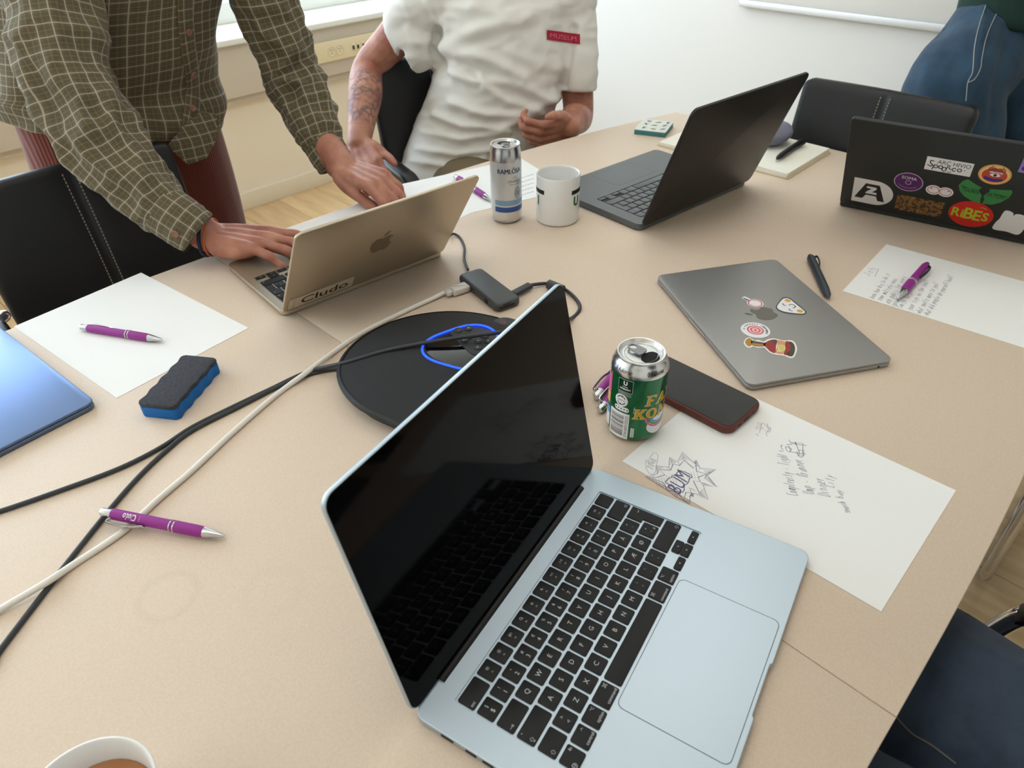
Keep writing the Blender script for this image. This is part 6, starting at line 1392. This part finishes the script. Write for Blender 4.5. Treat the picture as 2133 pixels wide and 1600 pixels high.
limb(mb, [(0.06, 1.66, 0.86), (0.07, 1.62, 1.0), (0.11, 1.54, 1.18), (0.125, 1.46, 1.30), (0.13, 1.42, 1.37)], [0.085, 0.10, 0.115, 0.10, 0.06]); limb(mb, [sh_r, (0.125, 1.43, 1.27), sh_l], [0.045, 0.065, 0.042])
limb(mb, [(0.13, 1.43, 1.34), (0.13, 1.36, 1.45)], [0.055, 0.05]); HM = head(mb, (0.13, 1.30, 1.53), (-0.1, -0.75, -0.55))
for hx_, kx, fx in ((-0.015, -0.045, -0.06), (0.13, 0.165, 0.19)): limb(mb, [(hx_, 1.67, 0.84), (kx, 1.68, 0.46), (fx, 1.74, 0.09), (fx - 0.02, 1.64, 0.04)], [0.075, 0.055, 0.04, 0.035])
bd = fuse(loc(mb), 0.0032, 3, 'body'); bd.materials.append(sk1); body1 = obj('body', bd, pm_)
hair(Matrix.Translation(-O) @ HM, mat('brown_hair', (70, 48, 34), 0.6, bump=(300, 0.6)), pm_)
# trousers
cord = mat('rust_corduroy', (112, 44, 32), 0.85, sheen=0.3); n = cord.node_tree.nodes; L = cord.node_tree.links
t = n.new('ShaderNodeTexCoord'); wv = n.new('ShaderNodeTexWave'); wv.bands_direction = 'X'; wv.inputs['Scale'].default_value = 62; bp_ = n.new('ShaderNodeBump'); bp_.inputs['Strength'].default_value = 0.6; bp_.inputs['Distance'].default_value = 0.0015; L.new(t.outputs['Object'], wv.inputs['Vector']); L.new(wv.outputs['Fac'], bp_.inputs['Height']); L.new(bp_.outputs[0], n['Principled BSDF'].inputs['Normal'])
mb = MB(); limb(mb, [(0.01, 1.65, 1.02), (0.0, 1.66, 0.95), (-0.015, 1.67, 0.84), (-0.03, 1.675, 0.66), (-0.05, 1.69, 0.40), (-0.06, 1.72, 0.09)], [0.105, 0.115, 0.112, 0.105, 0.092, 0.085]); limb(mb, [(0.11, 1.63, 1.02), (0.125, 1.64, 0.95), (0.145, 1.65, 0.84), (0.16, 1.66, 0.66), (0.17, 1.68, 0.40), (0.19, 1.71, 0.09)], [0.105, 0.115, 0.112, 0.106, 0.095, 0.085]); limb(mb, [(-0.01, 1.67, 0.93), (0.12, 1.65, 0.93)], [0.115, 0.115])
tr_ = fuse(loc(mb), 0.009, 6, 'trousers'); tr_.materials.append(cord); obj('trousers', tr_, pm_)
m_shoe = mat('dark_shoe', (40, 34, 30), 0.5)
for fx in (-0.08, 0.20):
    mb = MB(); limb(mb, [(fx, 1.76, 0.055), (fx, 1.68, 0.05), (fx - 0.01, 1.58, 0.035), (fx - 0.015, 1.53, 0.032)], [0.045, 0.046, 0.040, 0.030]); me = fuse(loc(mb), 0.008, 4, 'shoe'); me.materials.append(m_shoe); obj('shoe', me, pm_)
# shirt
LT = LD + Vector((0, 0, -0.22))
secs = [((0.053, 1.655, 0.872), LT, 0.204, FD, 0.150), ((0.056, 1.650, 0.905), LT, 0.206, FD, 0.150), ((0.068, 1.63, 0.97), LD, 0.200, FD, 0.150), ((0.085, 1.59, 1.06), LD, 0.195, FD, 0.145), ((0.110, 1.53, 1.18), LD, 0.200, FD, 0.140), ((0.125, 1.47, 1.29), LD, 0.185, FD, 0.115), ((0.13, 1.43, 1.36), LD, 0.085, FD, 0.075)]
def wsh(u, v, p):
    a_ = folds(0.55, 0.011, 2.0, (2.2, 5.0))(u, v, p); g_ = 0.012 * math.exp(-((p.z - 0.885) / 0.035) ** 2) * (0.6 + 0.4 * sin(12 * u)); return a_ + g_ - 0.006 * math.exp(-((p.z - 0.935) / 0.03) ** 2)
mb, Ssh = loft(secs, 96, 110, wsh, u0=0.01); shirt = loc(mb).build('shirt', plaid, pm_, ang=80)
bv = bvh_of(shirt)
# front placket and buttons, laid on the shirt front
def strip(name, pts, w, th, m, bv, org, parent, uvs=None):
    P = []
    for x, y in [(q.x, q.y) for q in catmull([Vector((a, b2)) for a, b2 in pts], 6, False)]:
        h = on(bv, x, y, 0, org)
        if h[0]: P.append((h[0] - org, h[1]))
    mb = MB(); vs = []; fs = []; uv = []; L_ = 0
    for i, (p, nr) in enumerate(P):
        a_ = P[max(i - 1, 0)][0]; b2 = P[min(i + 1, len(P) - 1)][0]; t_ = (b2 - a_).normalized(); s_ = t_.cross(nr).normalized(); L_ += (p - P[i - 1][0]).length if i else 0
        for q, h_ in ((-1, 0.0002), (-0.9, th), (0.9, th), (1, 0.0002)): vs.append(p + s_ * (w / 2 * q) + nr * h_); uv.append((0.014 + w / 2 * q, L_))
    for i in range(len(P) - 1):
        for k in range(3): fs.append((4 * i + k, 4 * i + k + 1, 4 * i + 5 + k, 4 * i + 4 + k))
    mb.add(vs, fs); mb.uv = uv; return mb.build(name, m, parent, ang=70)
strip('placket', [(385, -30), (386, 40), (392, 100), (400, 160), (400, 220), (388, 275)], 0.034, 0.004, plaid, bv, O, shirt)
def disc_on(name, bv, px, py, r, m, org, parent, h=0.006):
    hit, nr = on(bv, px, py, 0, org)
    if not hit: return
    q = nr.to_track_quat('Z', 'Y').to_matrix().to_4x4(); M_ = Matrix.Translation(hit - org + nr * h) @ q
    o = MB().lathe([(r, 0), (r, 0.0016), (r * 0.8, 0.0024), (r * 0.62, 0.0016), (0.0001, 0.0016)], 18, 0, M_).build(name, m, parent); return o
for px, py in ((388, 64), (397, 151), (397, 226)): disc_on('button', bv, px, py, 0.0065, m_button, O, shirt)
# shirt tail corner hanging in front
tp_ = [aty(x, y, yy) for x, y, yy in ((352, 302, 1.47), (362, 318, 1.47), (392, 343, 1.465), (430, 330, 1.46), (452, 290, 1.46), (452, 240, 1.47), (420, 232, 1.475), (385, 262, 1.475))]
mb = MB(); cN = sum(tp_, Vector()) / len(tp_); off_ = FD * -0.006; vs = [cN + FD * 0.008] + tp_ + [cN + FD * 0.008 + off_] + [p + off_ for p in tp_]; K = len(tp_)
fs = [(0, 1 + i, 1 + (i + 1) % K) for i in range(K)] + [(K + 1, K + 2 + (i + 1) % K, K + 2 + i) for i in range(K)] + [(1 + i, K + 2 + i, K + 2 + (i + 1) % K, 1 + (i + 1) % K) for i in range(K)]
mb.add(vs, fs); mb.uv = [(v[0] * 1.0 + v[1] * 0.3, v[2]) for v in mb.v]; loc(mb).build('shirt_tail', plaid, shirt, ang=60)
def sleeve(pts, rads, seed, nm, amp=0.009, parent=None, cuffr=None):
    C = [Vector(p) for p in pts]; secs = []
    for i, c in enumerate(C):
        t_ = (C[min(i + 1, len(C) - 1)] - C[max(i - 1, 0)]).normalized(); s_ = t_.cross(CF).normalized(); f_ = s_.cross(t_); secs.append((c, s_, rads[i], f_, rads[i] * 0.95))
    fold = folds(0.9, amp, seed, (1.5, 7.0))
    def w(u, v, p): return fold(u, v, p) * (0.35 + 0.9 * math.exp(-((v - 0.55) / 0.3) ** 2)) * min(1, (1 - v) * 12 + 0.15)
    mb, S_ = loft(secs, 64, 110, w, e=2.0, u0=0.02 * seed); return loc(mb).build(nm, plaid, parent or shirt, ang=80)
s_r = sleeve(slr, [0.072, 0.070, 0.067, 0.063, 0.060, 0.055, 0.047, 0.043], 3.1, 'sleeve', 0.017)
s_l = sleeve(sll, [0.064, 0.060, 0.056, 0.052, 0.051, 0.047, 0.042, 0.040], 5.7, 'sleeve', 0.015)
yc = Vector((0.125, 1.44, 1.295)); sleeve([slr[0] + Vector((-0.02, 0, -0.01)), slr[0].lerp(yc, 0.35), yc, sll[0].lerp(yc, 0.35), sll[0] + Vector((0.02, 0, -0.01))], [0.060, 0.082, 0.105, 0.080, 0.056], 1.7, 'shoulder_yoke', 0.004)
cf_r = sleeve([aty(340, 436, 1.218), aty(372, 458, 1.196), aty(408, 482, 1.174), aty(412, 485, 1.172)], [0.0425, 0.0425, 0.0405, 0.0395], 0.4, 'cuff', 0.0012)
cf_l = sleeve([aty(668, 292, 1.328), aty(682, 316, 1.312), aty(696, 338, 1.293), aty(698, 341, 1.291)], [0.0405, 0.0405, 0.0390, 0.0382], 0.9, 'cuff', 0.0012)
disc_on('button', bvh_of(cf_r), 366, 487, 0.006, m_button, O, shirt, 0.001)
# two bands on the wrist
wdir = (atz(470, 490, ZT + 0.035) - atz(420, 490, ZT + 0.042)).normalized()
for k, (m_, r_, s_) in enumerate(((mat('navy_wristband', (32, 34, 66), 0.5), 0.0048, 0.0), (mat('orange_wristband', (214, 104, 52), 0.5), 0.0020, 0.0085))):
    c = wr + hx.normalized() * (-0.004 + s_); x_ = hx.normalized(); y_ = Vector((0, 0, 1)).cross(x_).normalized(); z_ = x_.cross(y_)
    MB().tube([tuple(c - O + y_ * (0.0350 * cos(2 * pi * i / 36)) + z_ * (0.0315 * sin(2 * pi * i / 36) - 0.001)) for i in range(36)], r_ * 0.62, 8, closed=True).build('wristband', m_, pm_)

# ---------------------------------------------------------------- seated person in the white T-shirt
p2 = thing('person', 'person in a white T-shirt seated behind the table, one arm over the chair', 'person', (0.93, 1.52, 0)); O = Vector(p2.location)
FD2 = Vector((-0.60, -0.80, 0)).normalized(); LD2 = Vector((-FD2.y, FD2.x, 0))
e_r, w_r = at(768, 142, 1.845), at(747, 300, 1.725); s_r_ = Vector((0.815, 1.575, 0.985)); s_l_ = Vector((1.115, 1.335, 1.0)); e_l, w_l = Vector((1.105, 1.285, 0.725)), at(1186, 264, 1.80)
sk2 = skin_material('skin_with_tattoo', tuple(e_r.lerp(w_r, 0.52) - O) + () if False else None)
mb = MB()
limb(mb, [s_r_, s_r_.lerp(e_r, 0.5), e_r, e_r.lerp(w_r, 0.35), e_r.lerp(w_r, 0.75), w_r], [0.055, 0.047, 0.041, 0.0435, 0.034, 0.0285]); limb(mb, [s_l_, s_l_.lerp(e_l, 0.5), e_l, e_l.lerp(w_l, 0.5), w_l], [0.055, 0.047, 0.041, 0.040, 0.030])
hr = at(786, 398, 1.64) - w_r
hand(mb, frame(w_r, hr, (-0.55, -0.45, 0.55)), 1, [(0.03, 0.35, 0.65, 0.5), (0.0, 0.4, 0.7, 0.5), (-0.04, 0.45, 0.7, 0.5), (-0.08, 0.5, 0.7, 0.5)], (0.50, 0.05, 0.15), 0.98)
hl2 = at(1112, 285, 1.76) - w_l
hand(mb, frame(w_l, hl2, -CF * 0.55 - CU * 0.8), -1, [(0.06, 0.75, 1.0, 0.7), (0.0, 0.8, 1.05, 0.7), (-0.05, 0.85, 1.05, 0.7), (-0.12, 0.85, 1.0, 0.7)], (0.75, -0.30, 0.3), 0.96)
limb(mb, [(0.93, 1.54, 0.56), (0.945, 1.50, 0.72), (0.965, 1.475, 0.90), (0.975, 1.47, 1.02), (0.98, 1.475, 1.09)], [0.12, 0.115, 0.115, 0.095, 0.055]); limb(mb, [s_r_, (0.975, 1.46, 1.02), s_l_], [0.055, 0.075, 0.055])
limb(mb, [(0.98, 1.475, 1.06), (0.975, 1.455, 1.17)], [0.056, 0.05]); HM = head(mb, (0.965, 1.43, 1.27), (-0.7, -0.7, -0.1))
for hx_, hy_, kx, ky, fx, fy in ((0.85, 1.52, 0.66, 1.08, 0.64, 1.05), (1.0, 1.45, 0.93, 0.99, 0.92, 1.0)): limb(mb, [(hx_, hy_, 0.55), (kx, ky, 0.53), (fx, fy, 0.10), (fx - 0.03, fy - 0.10, 0.04)], [0.075, 0.052, 0.038, 0.033])
bd = fuse(loc(mb), 0.0034, 3, 'body'); sk2 = skin_material('tattooed_skin', (tuple(e_r.lerp(w_r, 0.50) - O), 0.105)); bd.materials.append(sk2); obj('body', bd, p2)
hair(Matrix.Translation(-O) @ HM, mat('dark_hair', (44, 34, 28), 0.6, bump=(300, 0.6)), p2)
khaki = mat('khaki_trousers', (112, 98, 72), 0.85, bump=(500, 0.2)); mb = MB()
for hx_, hy_, kx, ky, fx, fy in ((0.85, 1.53, 0.66, 1.08, 0.65, 1.07), (1.0, 1.46, 0.93, 0.99, 0.92, 1.01)): limb(mb, [(hx_, hy_ + 0.03, 0.56), ((hx_ + kx) / 2, (hy_ + ky) / 2, 0.565), (kx, ky, 0.53), (fx, fy, 0.30), (fx, fy, 0.08)], [0.105, 0.098, 0.078, 0.068, 0.062])
limb(mb, [(0.83, 1.56, 0.57), (1.02, 1.49, 0.57)], [0.10, 0.10]); me = fuse(loc(mb), 0.009, 6, 'trousers'); me.materials.append(khaki); obj('trousers', me, p2)
for fx, fy in ((0.63, 1.02), (0.90, 0.96)):
    mb = MB(); limb(mb, [(fx + 0.02, fy + 0.06, 0.05), (fx, fy, 0.05), (fx - 0.02, fy - 0.09, 0.035), (fx - 0.03, fy - 0.13, 0.032)], [0.043, 0.045, 0.04, 0.03]); me = fuse(loc(mb), 0.008, 4, 'shoe'); me.materials.append(m_shoe); obj('shoe', me, p2)
# T-shirt: torso and sleeves as one surface with drag folds
m_tee = mat('white_cotton_jersey', (232, 229, 222), 0.9, spec=0.2, bump=(1200, 0.1))
secs = [((0.885, 1.505, 0.545), LD2, 0.205, FD2, 0.165), ((0.893, 1.495, 0.62), LD2, 0.197, FD2, 0.160), ((0.922, 1.466, 0.72), LD2, 0.186, FD2, 0.150), ((0.956, 1.445, 0.82), LD2, 0.176, FD2, 0.142), ((0.970, 1.447, 0.92), LD2, 0.170, FD2, 0.135), ((0.976, 1.453, 1.0), LD2, 0.176, FD2, 0.115), ((0.978, 1.465, 1.05), LD2, 0.13, FD2, 0.085), ((0.98, 1.47, 1.085), LD2, 0.075, FD2, 0.068)]
mb, _ = loft(secs, 64, 60, None, True); mb.uv = None
limb(mb, [s_r_ + Vector((0.03, -0.02, 0.02)), s_r_.lerp(e_r, 0.25), at(872, 98, 1.80), at(856, 110, 1.81)], [0.066, 0.062, 0.055, 0.052], 24, cap='flat'); limb(mb, [s_l_ + Vector((-0.03, 0.02, 0.01)), s_l_.lerp(e_l, 0.22), at(1203, 150, 1.86), at(1203, 187, 1.88)], [0.070, 0.064, 0.054, 0.050], 24, cap='flat')
limb(mb, [s_r_, (0.975, 1.46, 1.035), s_l_], [0.07, 0.085, 0.07], 24)
me = fuse(mb, 0.0055, 3, 'tee_shirt')
FOLDS = [([(925, 95), (1000, 60), (1100, 40)], 0.010, 26), ([(930, 105), (1010, 120), (1090, 160)], 0.012, 22), ([(935, 150), (1000, 175), (1060, 215), (1110, 225)], 0.009, 16), ([(940, 215), (1010, 240), (1090, 240), (1160, 200)], 0.011, 16), ([(905, 240), (960, 262), (1040, 268), (1130, 235)], 0.010, 13), ([(880, 275), (960, 290), (1060, 275)], 0.008, 11), ([(1000, 165), (1070, 175), (1150, 210)], 0.008, 16), ([(870, 310), (950, 322), (1030, 312)], 0.008, 11), ([(860, 335), (930, 345), (1010, 330)], 0.007, 10),
         ([(915, 60), (905, 100), (930, 160)], -0.010, 14), ([(1195, 60), (1185, 120), (1172, 180)], -0.012, 14), ([(960, 130), (990, 150), (1000, 175)], -0.006, 10), ([(1060, 110), (1120, 140), (1170, 140)], 0.005, 20), ([(850, 60), (870, 90)], 0.004, 14), ([(890, 0), (925, 60)], 0.006, 14), ([(985, 15), (1060, 30), (1180, 10)], 0.005, 22)]
def segd(x, y, a, b):
    dx, dy = b[0] - a[0], b[1] - a[1]; t_ = max(0, min(1, ((x - a[0]) * dx + (y - a[1]) * dy) / (dx * dx + dy * dy))); return sqrt((x - a[0] - t_ * dx) ** 2 + (y - a[1] - t_ * dy) ** 2)
nor = [v.normal.copy() for v in me.vertices]
for v, nr in zip(me.vertices, nor):
    d_ = v.co - CP; z_ = d_.dot(CF); dsp = 0.004 * noise.noise(v.co * 14) + 0.003 * (0.5 - abs(noise.noise(Vector((v.co.x * 18, v.co.y * 18, v.co.z * 34)))) * 2)
    if nr.dot(d_) < 0:
        x, y = 1066.5 + FPX * d_.dot(CR) / z_, 800 - FPX * d_.dot(CU) / z_
        for pts, amp, wd_ in FOLDS:
            q = min(segd(x, y, pts[i], pts[i + 1]) for i in range(len(pts) - 1)); dsp += 1.45 * amp * math.exp(-(q / (wd_ * 0.72)) ** 2) - 0.5 * amp * math.exp(-(q / (wd_ * 1.5)) ** 2)
    v.co = v.co + nr * dsp - O
me.materials.append(m_tee); tee = obj('tee_shirt', me, p2); bv2 = BVHTree.FromPolygons([v.co.copy() for v in me.vertices], [tuple(p.vertices) for p in me.polygons])
m_lab = mat('crimson_label', (176, 28, 62), 0.6); lp_ = mat('label_print', (226, 120, 140), 0.6)
G = [[on(bv2, x, y, 0, O) for x, y in [(1138 + 70 * i / 10, 62 + 9.5 * i / 10 + 21 * j / 4) for i in range(11)]] for j in range(5)]
vs = []; fs = []
for row in G:
    for h in row: vs.append((h[0] - O + h[1] * 0.0022) if h[0] else Vector((0, 0, 0.9)))
for j in range(4):
    for i in range(10): fs.append((j * 11 + i, (j + 1) * 11 + i, (j + 1) * 11 + i + 1, j * 11 + i + 1))
lb = MB().add(vs, fs).build('chest_label', m_lab, tee)
d = Decal(); d.text('MUSEUM', 0, 0, 0.017, lp_, 0, width=0.064)
g0 = G[2][5]; gx = (G[2][9][0] - G[2][1][0]).normalized(); gz = g0[1]; gy_ = gz.cross(gx)
d.build('label_lettering', lb, fn=lambda x, y, h: (lambda q: tuple((q[0] - O + q[1] * 0.0034) if q[0] else g0[0] - O))(on(bv2, 1173 + x * 900, 77.5 + x * 125 - y * 820, 0, O)))

# ---------------------------------------------------------------- standing person in jeans at the far end
p3 = thing('person', 'person in blue jeans and dark green top standing behind the far chair', 'person', (1.88, 0.52, 0)); O = Vector(p3.location)
def denim(name, col, col2):
    m = mat(name, col, 0.85, sheen=0.1, bump=(1400, 0.35, 2, 0.0006)); n = m.node_tree.nodes; L = m.node_tree.links; t = n['Texture Coordinate']; nz = n.new('ShaderNodeTexNoise'); nz.inputs['Scale'].default_value = 14; nz.inputs['Detail'].default_value = 12; nz.inputs['Roughness'].default_value = 0.72; mp = n.new('ShaderNodeMapping'); mp.inputs['Scale'].default_value = (1, 1, 0.5); rp = n.new('ShaderNodeValToRGB'); rp.color_ramp.elements[0].position = 0.35; rp.color_ramp.elements[1].position = 0.68
    rp.color_ramp.elements[0].color = lin(col) + (1,); rp.color_ramp.elements[1].color = lin(col2) + (1,); L.new(t.outputs['Object'], mp.inputs[0]); L.new(mp.outputs[0], nz.inputs['Vector']); L.new(nz.outputs['Fac'], rp.inputs[0]); L.new(rp.outputs[0], n['Principled BSDF'].inputs['Base Color']); return m
m_jean = denim('blue_denim', (32, 56, 78), (50, 80, 102)); m_jdark = denim('dark_denim', (42, 54, 72), (62, 76, 96))
hp3 = at(2125, -10, 1.86); ra = at(1985, 190, 1.80); rb = at(1975, 330, 1.88); la = at(2125, 200, 1.90); lb_ = at(2120, 330, 1.98)
mb = MB(); limb(mb, [hp3 + Vector((0, 0, 0.14)), hp3, at(2105, 90, 1.86)], [0.135, 0.140, 0.135], 24)
limb(mb, [at(2085, 50, 1.84), at(2035, 125, 1.82), ra, rb, (rb.x, rb.y, 0.35), (rb.x + 0.02, rb.y, 0.07)], [0.115, 0.120, 0.120, 0.115, 0.105, 0.10], 24); limb(mb, [at(2135, 50, 1.88), at(2140, 125, 1.89), la, lb_, (lb_.x, lb_.y, 0.35), (lb_.x, lb_.y, 0.07)], [0.115, 0.122, 0.122, 0.115, 0.105, 0.10], 24)
me = fuse(mb, 0.009, 5, 'jeans')
J_F = [([(2052, 0), (2040, 90), (2028, 172)], 0.006, 9), ([(2110, 60), (2085, 150), (2065, 270)], -0.010, 16), ([(1960, 60), (1990, 130), (1960, 240)], -0.006, 26), ([(1930, 150), (1925, 240)], 0.006, 16)]
nor = [v.normal.copy() for v in me.vertices]
for v, nr in zip(me.vertices, nor):
    d_ = v.co - CP; z_ = d_.dot(CF); dsp = 0.006 * noise.noise(v.co * 9)
    if nr.dot(d_) < 0:
        x, y = 1066.5 + FPX * d_.dot(CR) / z_, 800 - FPX * d_.dot(CU) / z_
        for pts, amp, wd_ in J_F: q = min(segd(x, y, pts[i], pts[i + 1]) for i in range(len(pts) - 1)); dsp += amp * math.exp(-(q / wd_) ** 2)
    v.co = v.co + nr * dsp - O
me.materials.append(m_jean); jn = obj('jeans', me, p3); bv3 = BVHTree.FromPolygons([v.co.copy() for v in me.vertices], [tuple(p.vertices) for p in me.polygons])
m_st = mat('pale_denim_stitching', (168, 170, 168), 0.7)
for pts in ([(2055, 5), (2038, 60), (2030, 100), (2026, 150), (2016, 172), (2012, 210)], [(2075, 30), (2055, 75), (2045, 120), (2042, 142), (2030, 165), (2016, 172)]):
    P = [h[0] - O + h[1] * 0.0008 for h in (on(bv3, q.x, q.y, 0, O) for q in catmull([Vector(p) for p in pts], 6, False)) if h[0]]
    if len(P) > 2: MB().tube([tuple(p) for p in P], 0.0011, 6).build('seam_stitching', m_st, jn)
m_gtop = mat('dark_green_knit', (24, 50, 42), 0.9, bump=(500, 0.4)); mb = MB()
w3 = at(2146, 36, 1.80); limb(mb, [w3 + Vector((0.01, 0, 0.0)), w3 + Vector((0.0, 0, 0.14)), w3 + Vector((-0.02, 0, 0.34)), w3 + Vector((-0.04, 0.0, 0.46))], [0.176, 0.166, 0.155, 0.09], 24, cap='flat')
sh3 = w3 + Vector((-0.04, 0, 0.42))
for s_ in (-1, 1): a3 = sh3 + Vector((0.05 * s_, -0.17 * s_, 0.0)); limb(mb, [sh3, a3, a3 + Vector((-0.10, -0.05 * s_, -0.24)), a3 + Vector((-0.30, -0.02 * s_, -0.22))], [0.09, 0.065, 0.05, 0.04])
me = fuse(loc(mb), 0.010, 5, 'green_top'); me.materials.append(m_gtop); obj('green_top', me, p3)
mb = MB(); limb(mb, [w3 + Vector((0, 0, 0.05)), sh3, sh3 + Vector((-0.02, 0, 0.10))], [0.12, 0.08, 0.05]); HM = head(mb, sh3 + Vector((-0.06, 0, 0.23)), (-0.8, 0.2, -0.4))
for s_ in (-1, 1):
    a3 = sh3 + Vector((0.05 * s_, -0.17 * s_, 0.0)); wq = a3 + Vector((-0.32, -0.02 * s_, -0.22)); limb(mb, [sh3, a3, a3 + Vector((-0.10, -0.05 * s_, -0.24)), wq], [0.07, 0.05, 0.038, 0.026]); hand(mb, frame(wq, (-1, 0, -0.1), (0, 0, 1)), -s_, [(0.05, 0.3, 0.4, 0.3)] * 4, (0.6, 0.2, 0.2), 0.95)
limb(mb, [w3, at(2085, 50, 1.86), ra, rb, (rb.x, rb.y, 0.08), (rb.x - 0.10, rb.y, 0.04)], [0.10, 0.08, 0.07, 0.06, 0.04, 0.035]); limb(mb, [w3, at(2135, 50, 1.89), la, lb_, (lb_.x, lb_.y, 0.08), (lb_.x - 0.10, lb_.y, 0.04)], [0.10, 0.08, 0.07, 0.06, 0.04, 0.035])
me = fuse(loc(mb), 0.005, 3, 'body'); me.materials.append(sk1); obj('body', me, p3); hair(Matrix.Translation(-O) @ HM, MATS['brown_hair'], p3)

# ---------------------------------------------------------------- seated person in dark jeans, bottom right
p4 = thing('person', 'person in dark blue jeans seated at the bottom right, only the thigh in view', 'person', (0.08, -0.30, 0)); O = Vector(p4.location)
mb = MB(); limb(mb, [(0.13, -0.34, 0.58), (0.150, -0.20, 0.575), (0.160, 0.00, 0.570), (0.165, 0.20, 0.560), (0.165, 0.26, 0.50), (0.165, 0.26, 0.30), (0.17, 0.27, 0.08)], [0.115, 0.108, 0.102, 0.085, 0.078, 0.072, 0.075], 26); limb(mb, [(0.03, -0.34, 0.58), (-0.02, -0.20, 0.575), (-0.05, 0.0, 0.57), (-0.06, 0.20, 0.56), (-0.06, 0.26, 0.50), (-0.06, 0.26, 0.30), (-0.06, 0.27, 0.08)], [0.115, 0.108, 0.102, 0.085, 0.078, 0.072, 0.075], 26); limb(mb, [(0.0, -0.35, 0.60), (0.16, -0.35, 0.60)], [0.125, 0.125], 24)
me = fuse(mb, 0.008, 6, 'jeans'); nor = [v.normal.copy() for v in me.vertices]
for v, nr in zip(me.vertices, nor): v.co = v.co + nr * (0.007 * (1 - abs(noise.noise(Vector((v.co.x * 7 + v.co.y * 5, v.co.y * 3 - v.co.x * 6, v.co.z * 6)))) * 2.4)) - O
me.materials.append(m_jdark); jn = obj('jeans', me, p4); bv4 = BVHTree.FromPolygons([v.co.copy() for v in me.vertices], [tuple(p.vertices) for p in me.polygons])
P = [h[0] - O + h[1] * 0.0006 for h in (on(bv4, q.x, q.y, 0, O) for q in catmull([Vector(p) for p in ((1868, 1495), (1900, 1528), (1940, 1552), (1990, 1590))], 6, False)) if h[0]]
if len(P) > 2: MB().tube([tuple(p) for p in P], 0.0009, 6).build('seam_stitching', mat('brown_grey_stitching', (120, 112, 100), 0.7), jn)
mb = MB(); limb(mb, [(0.08, -0.36, 0.60), (0.08, -0.38, 0.80), (0.08, -0.37, 1.0), (0.08, -0.36, 1.08)], [0.13, 0.125, 0.13, 0.07]); limb(mb, [(-0.10, -0.37, 1.02), (0.08, -0.37, 1.04), (0.26, -0.37, 1.02)], [0.06, 0.08, 0.06])
limb(mb, [(0.26, -0.37, 1.02), (0.31, -0.44, 0.80), (0.245, -0.33, 0.72)], [0.055, 0.045, 0.03]); limb(mb, [(-0.10, -0.37, 1.02), (-0.15, -0.44, 0.80), (-0.075, -0.33, 0.72)], [0.055, 0.045, 0.03]); me = fuse(loc(mb), 0.010, 5, 'sweater'); me.materials.append(mat('charcoal_sweater', (52, 54, 60), 0.9)); obj('sweater', me, p4)
mb = MB(); limb(mb, [(0.08, -0.36, 0.62), (0.08, -0.37, 1.04), (0.08, -0.35, 1.16)], [0.10, 0.07, 0.05]); HM = head(mb, (0.08, -0.33, 1.26), (0.1, 0.9, -0.2))
for s_ in (-1, 1):
    wq = Vector((0.085 + 0.16 * s_, -0.33, 0.72)); limb(mb, [(0.08, -0.37, 1.03), (0.08 + 0.18 * s_, -0.37, 1.02), (0.08 + 0.23 * s_, -0.44, 0.80), wq], [0.07, 0.045, 0.036, 0.026]); hand(mb, frame(wq, (-1.6 * s_, 1, -0.35), (0, 0, 1)), s_ * -1 * -1, [(0.0, 0.3, 0.4, 0.3)] * 4, (0.6, 0.2, 0.2), 0.95)
    limb(mb, [(0.08 + 0.05 * s_, -0.34, 0.58), (0.055 + 0.11 * s_, 0.22, 0.56), (0.055 + 0.11 * s_, 0.26, 0.10), (0.055 + 0.11 * s_, 0.36, 0.04)], [0.08, 0.055, 0.04, 0.035])
me = fuse(loc(mb), 0.006, 3, 'body'); me.materials.append(sk1); obj('body', me, p4); hair(Matrix.Translation(-O) @ HM, MATS['dark_hair'], p4)
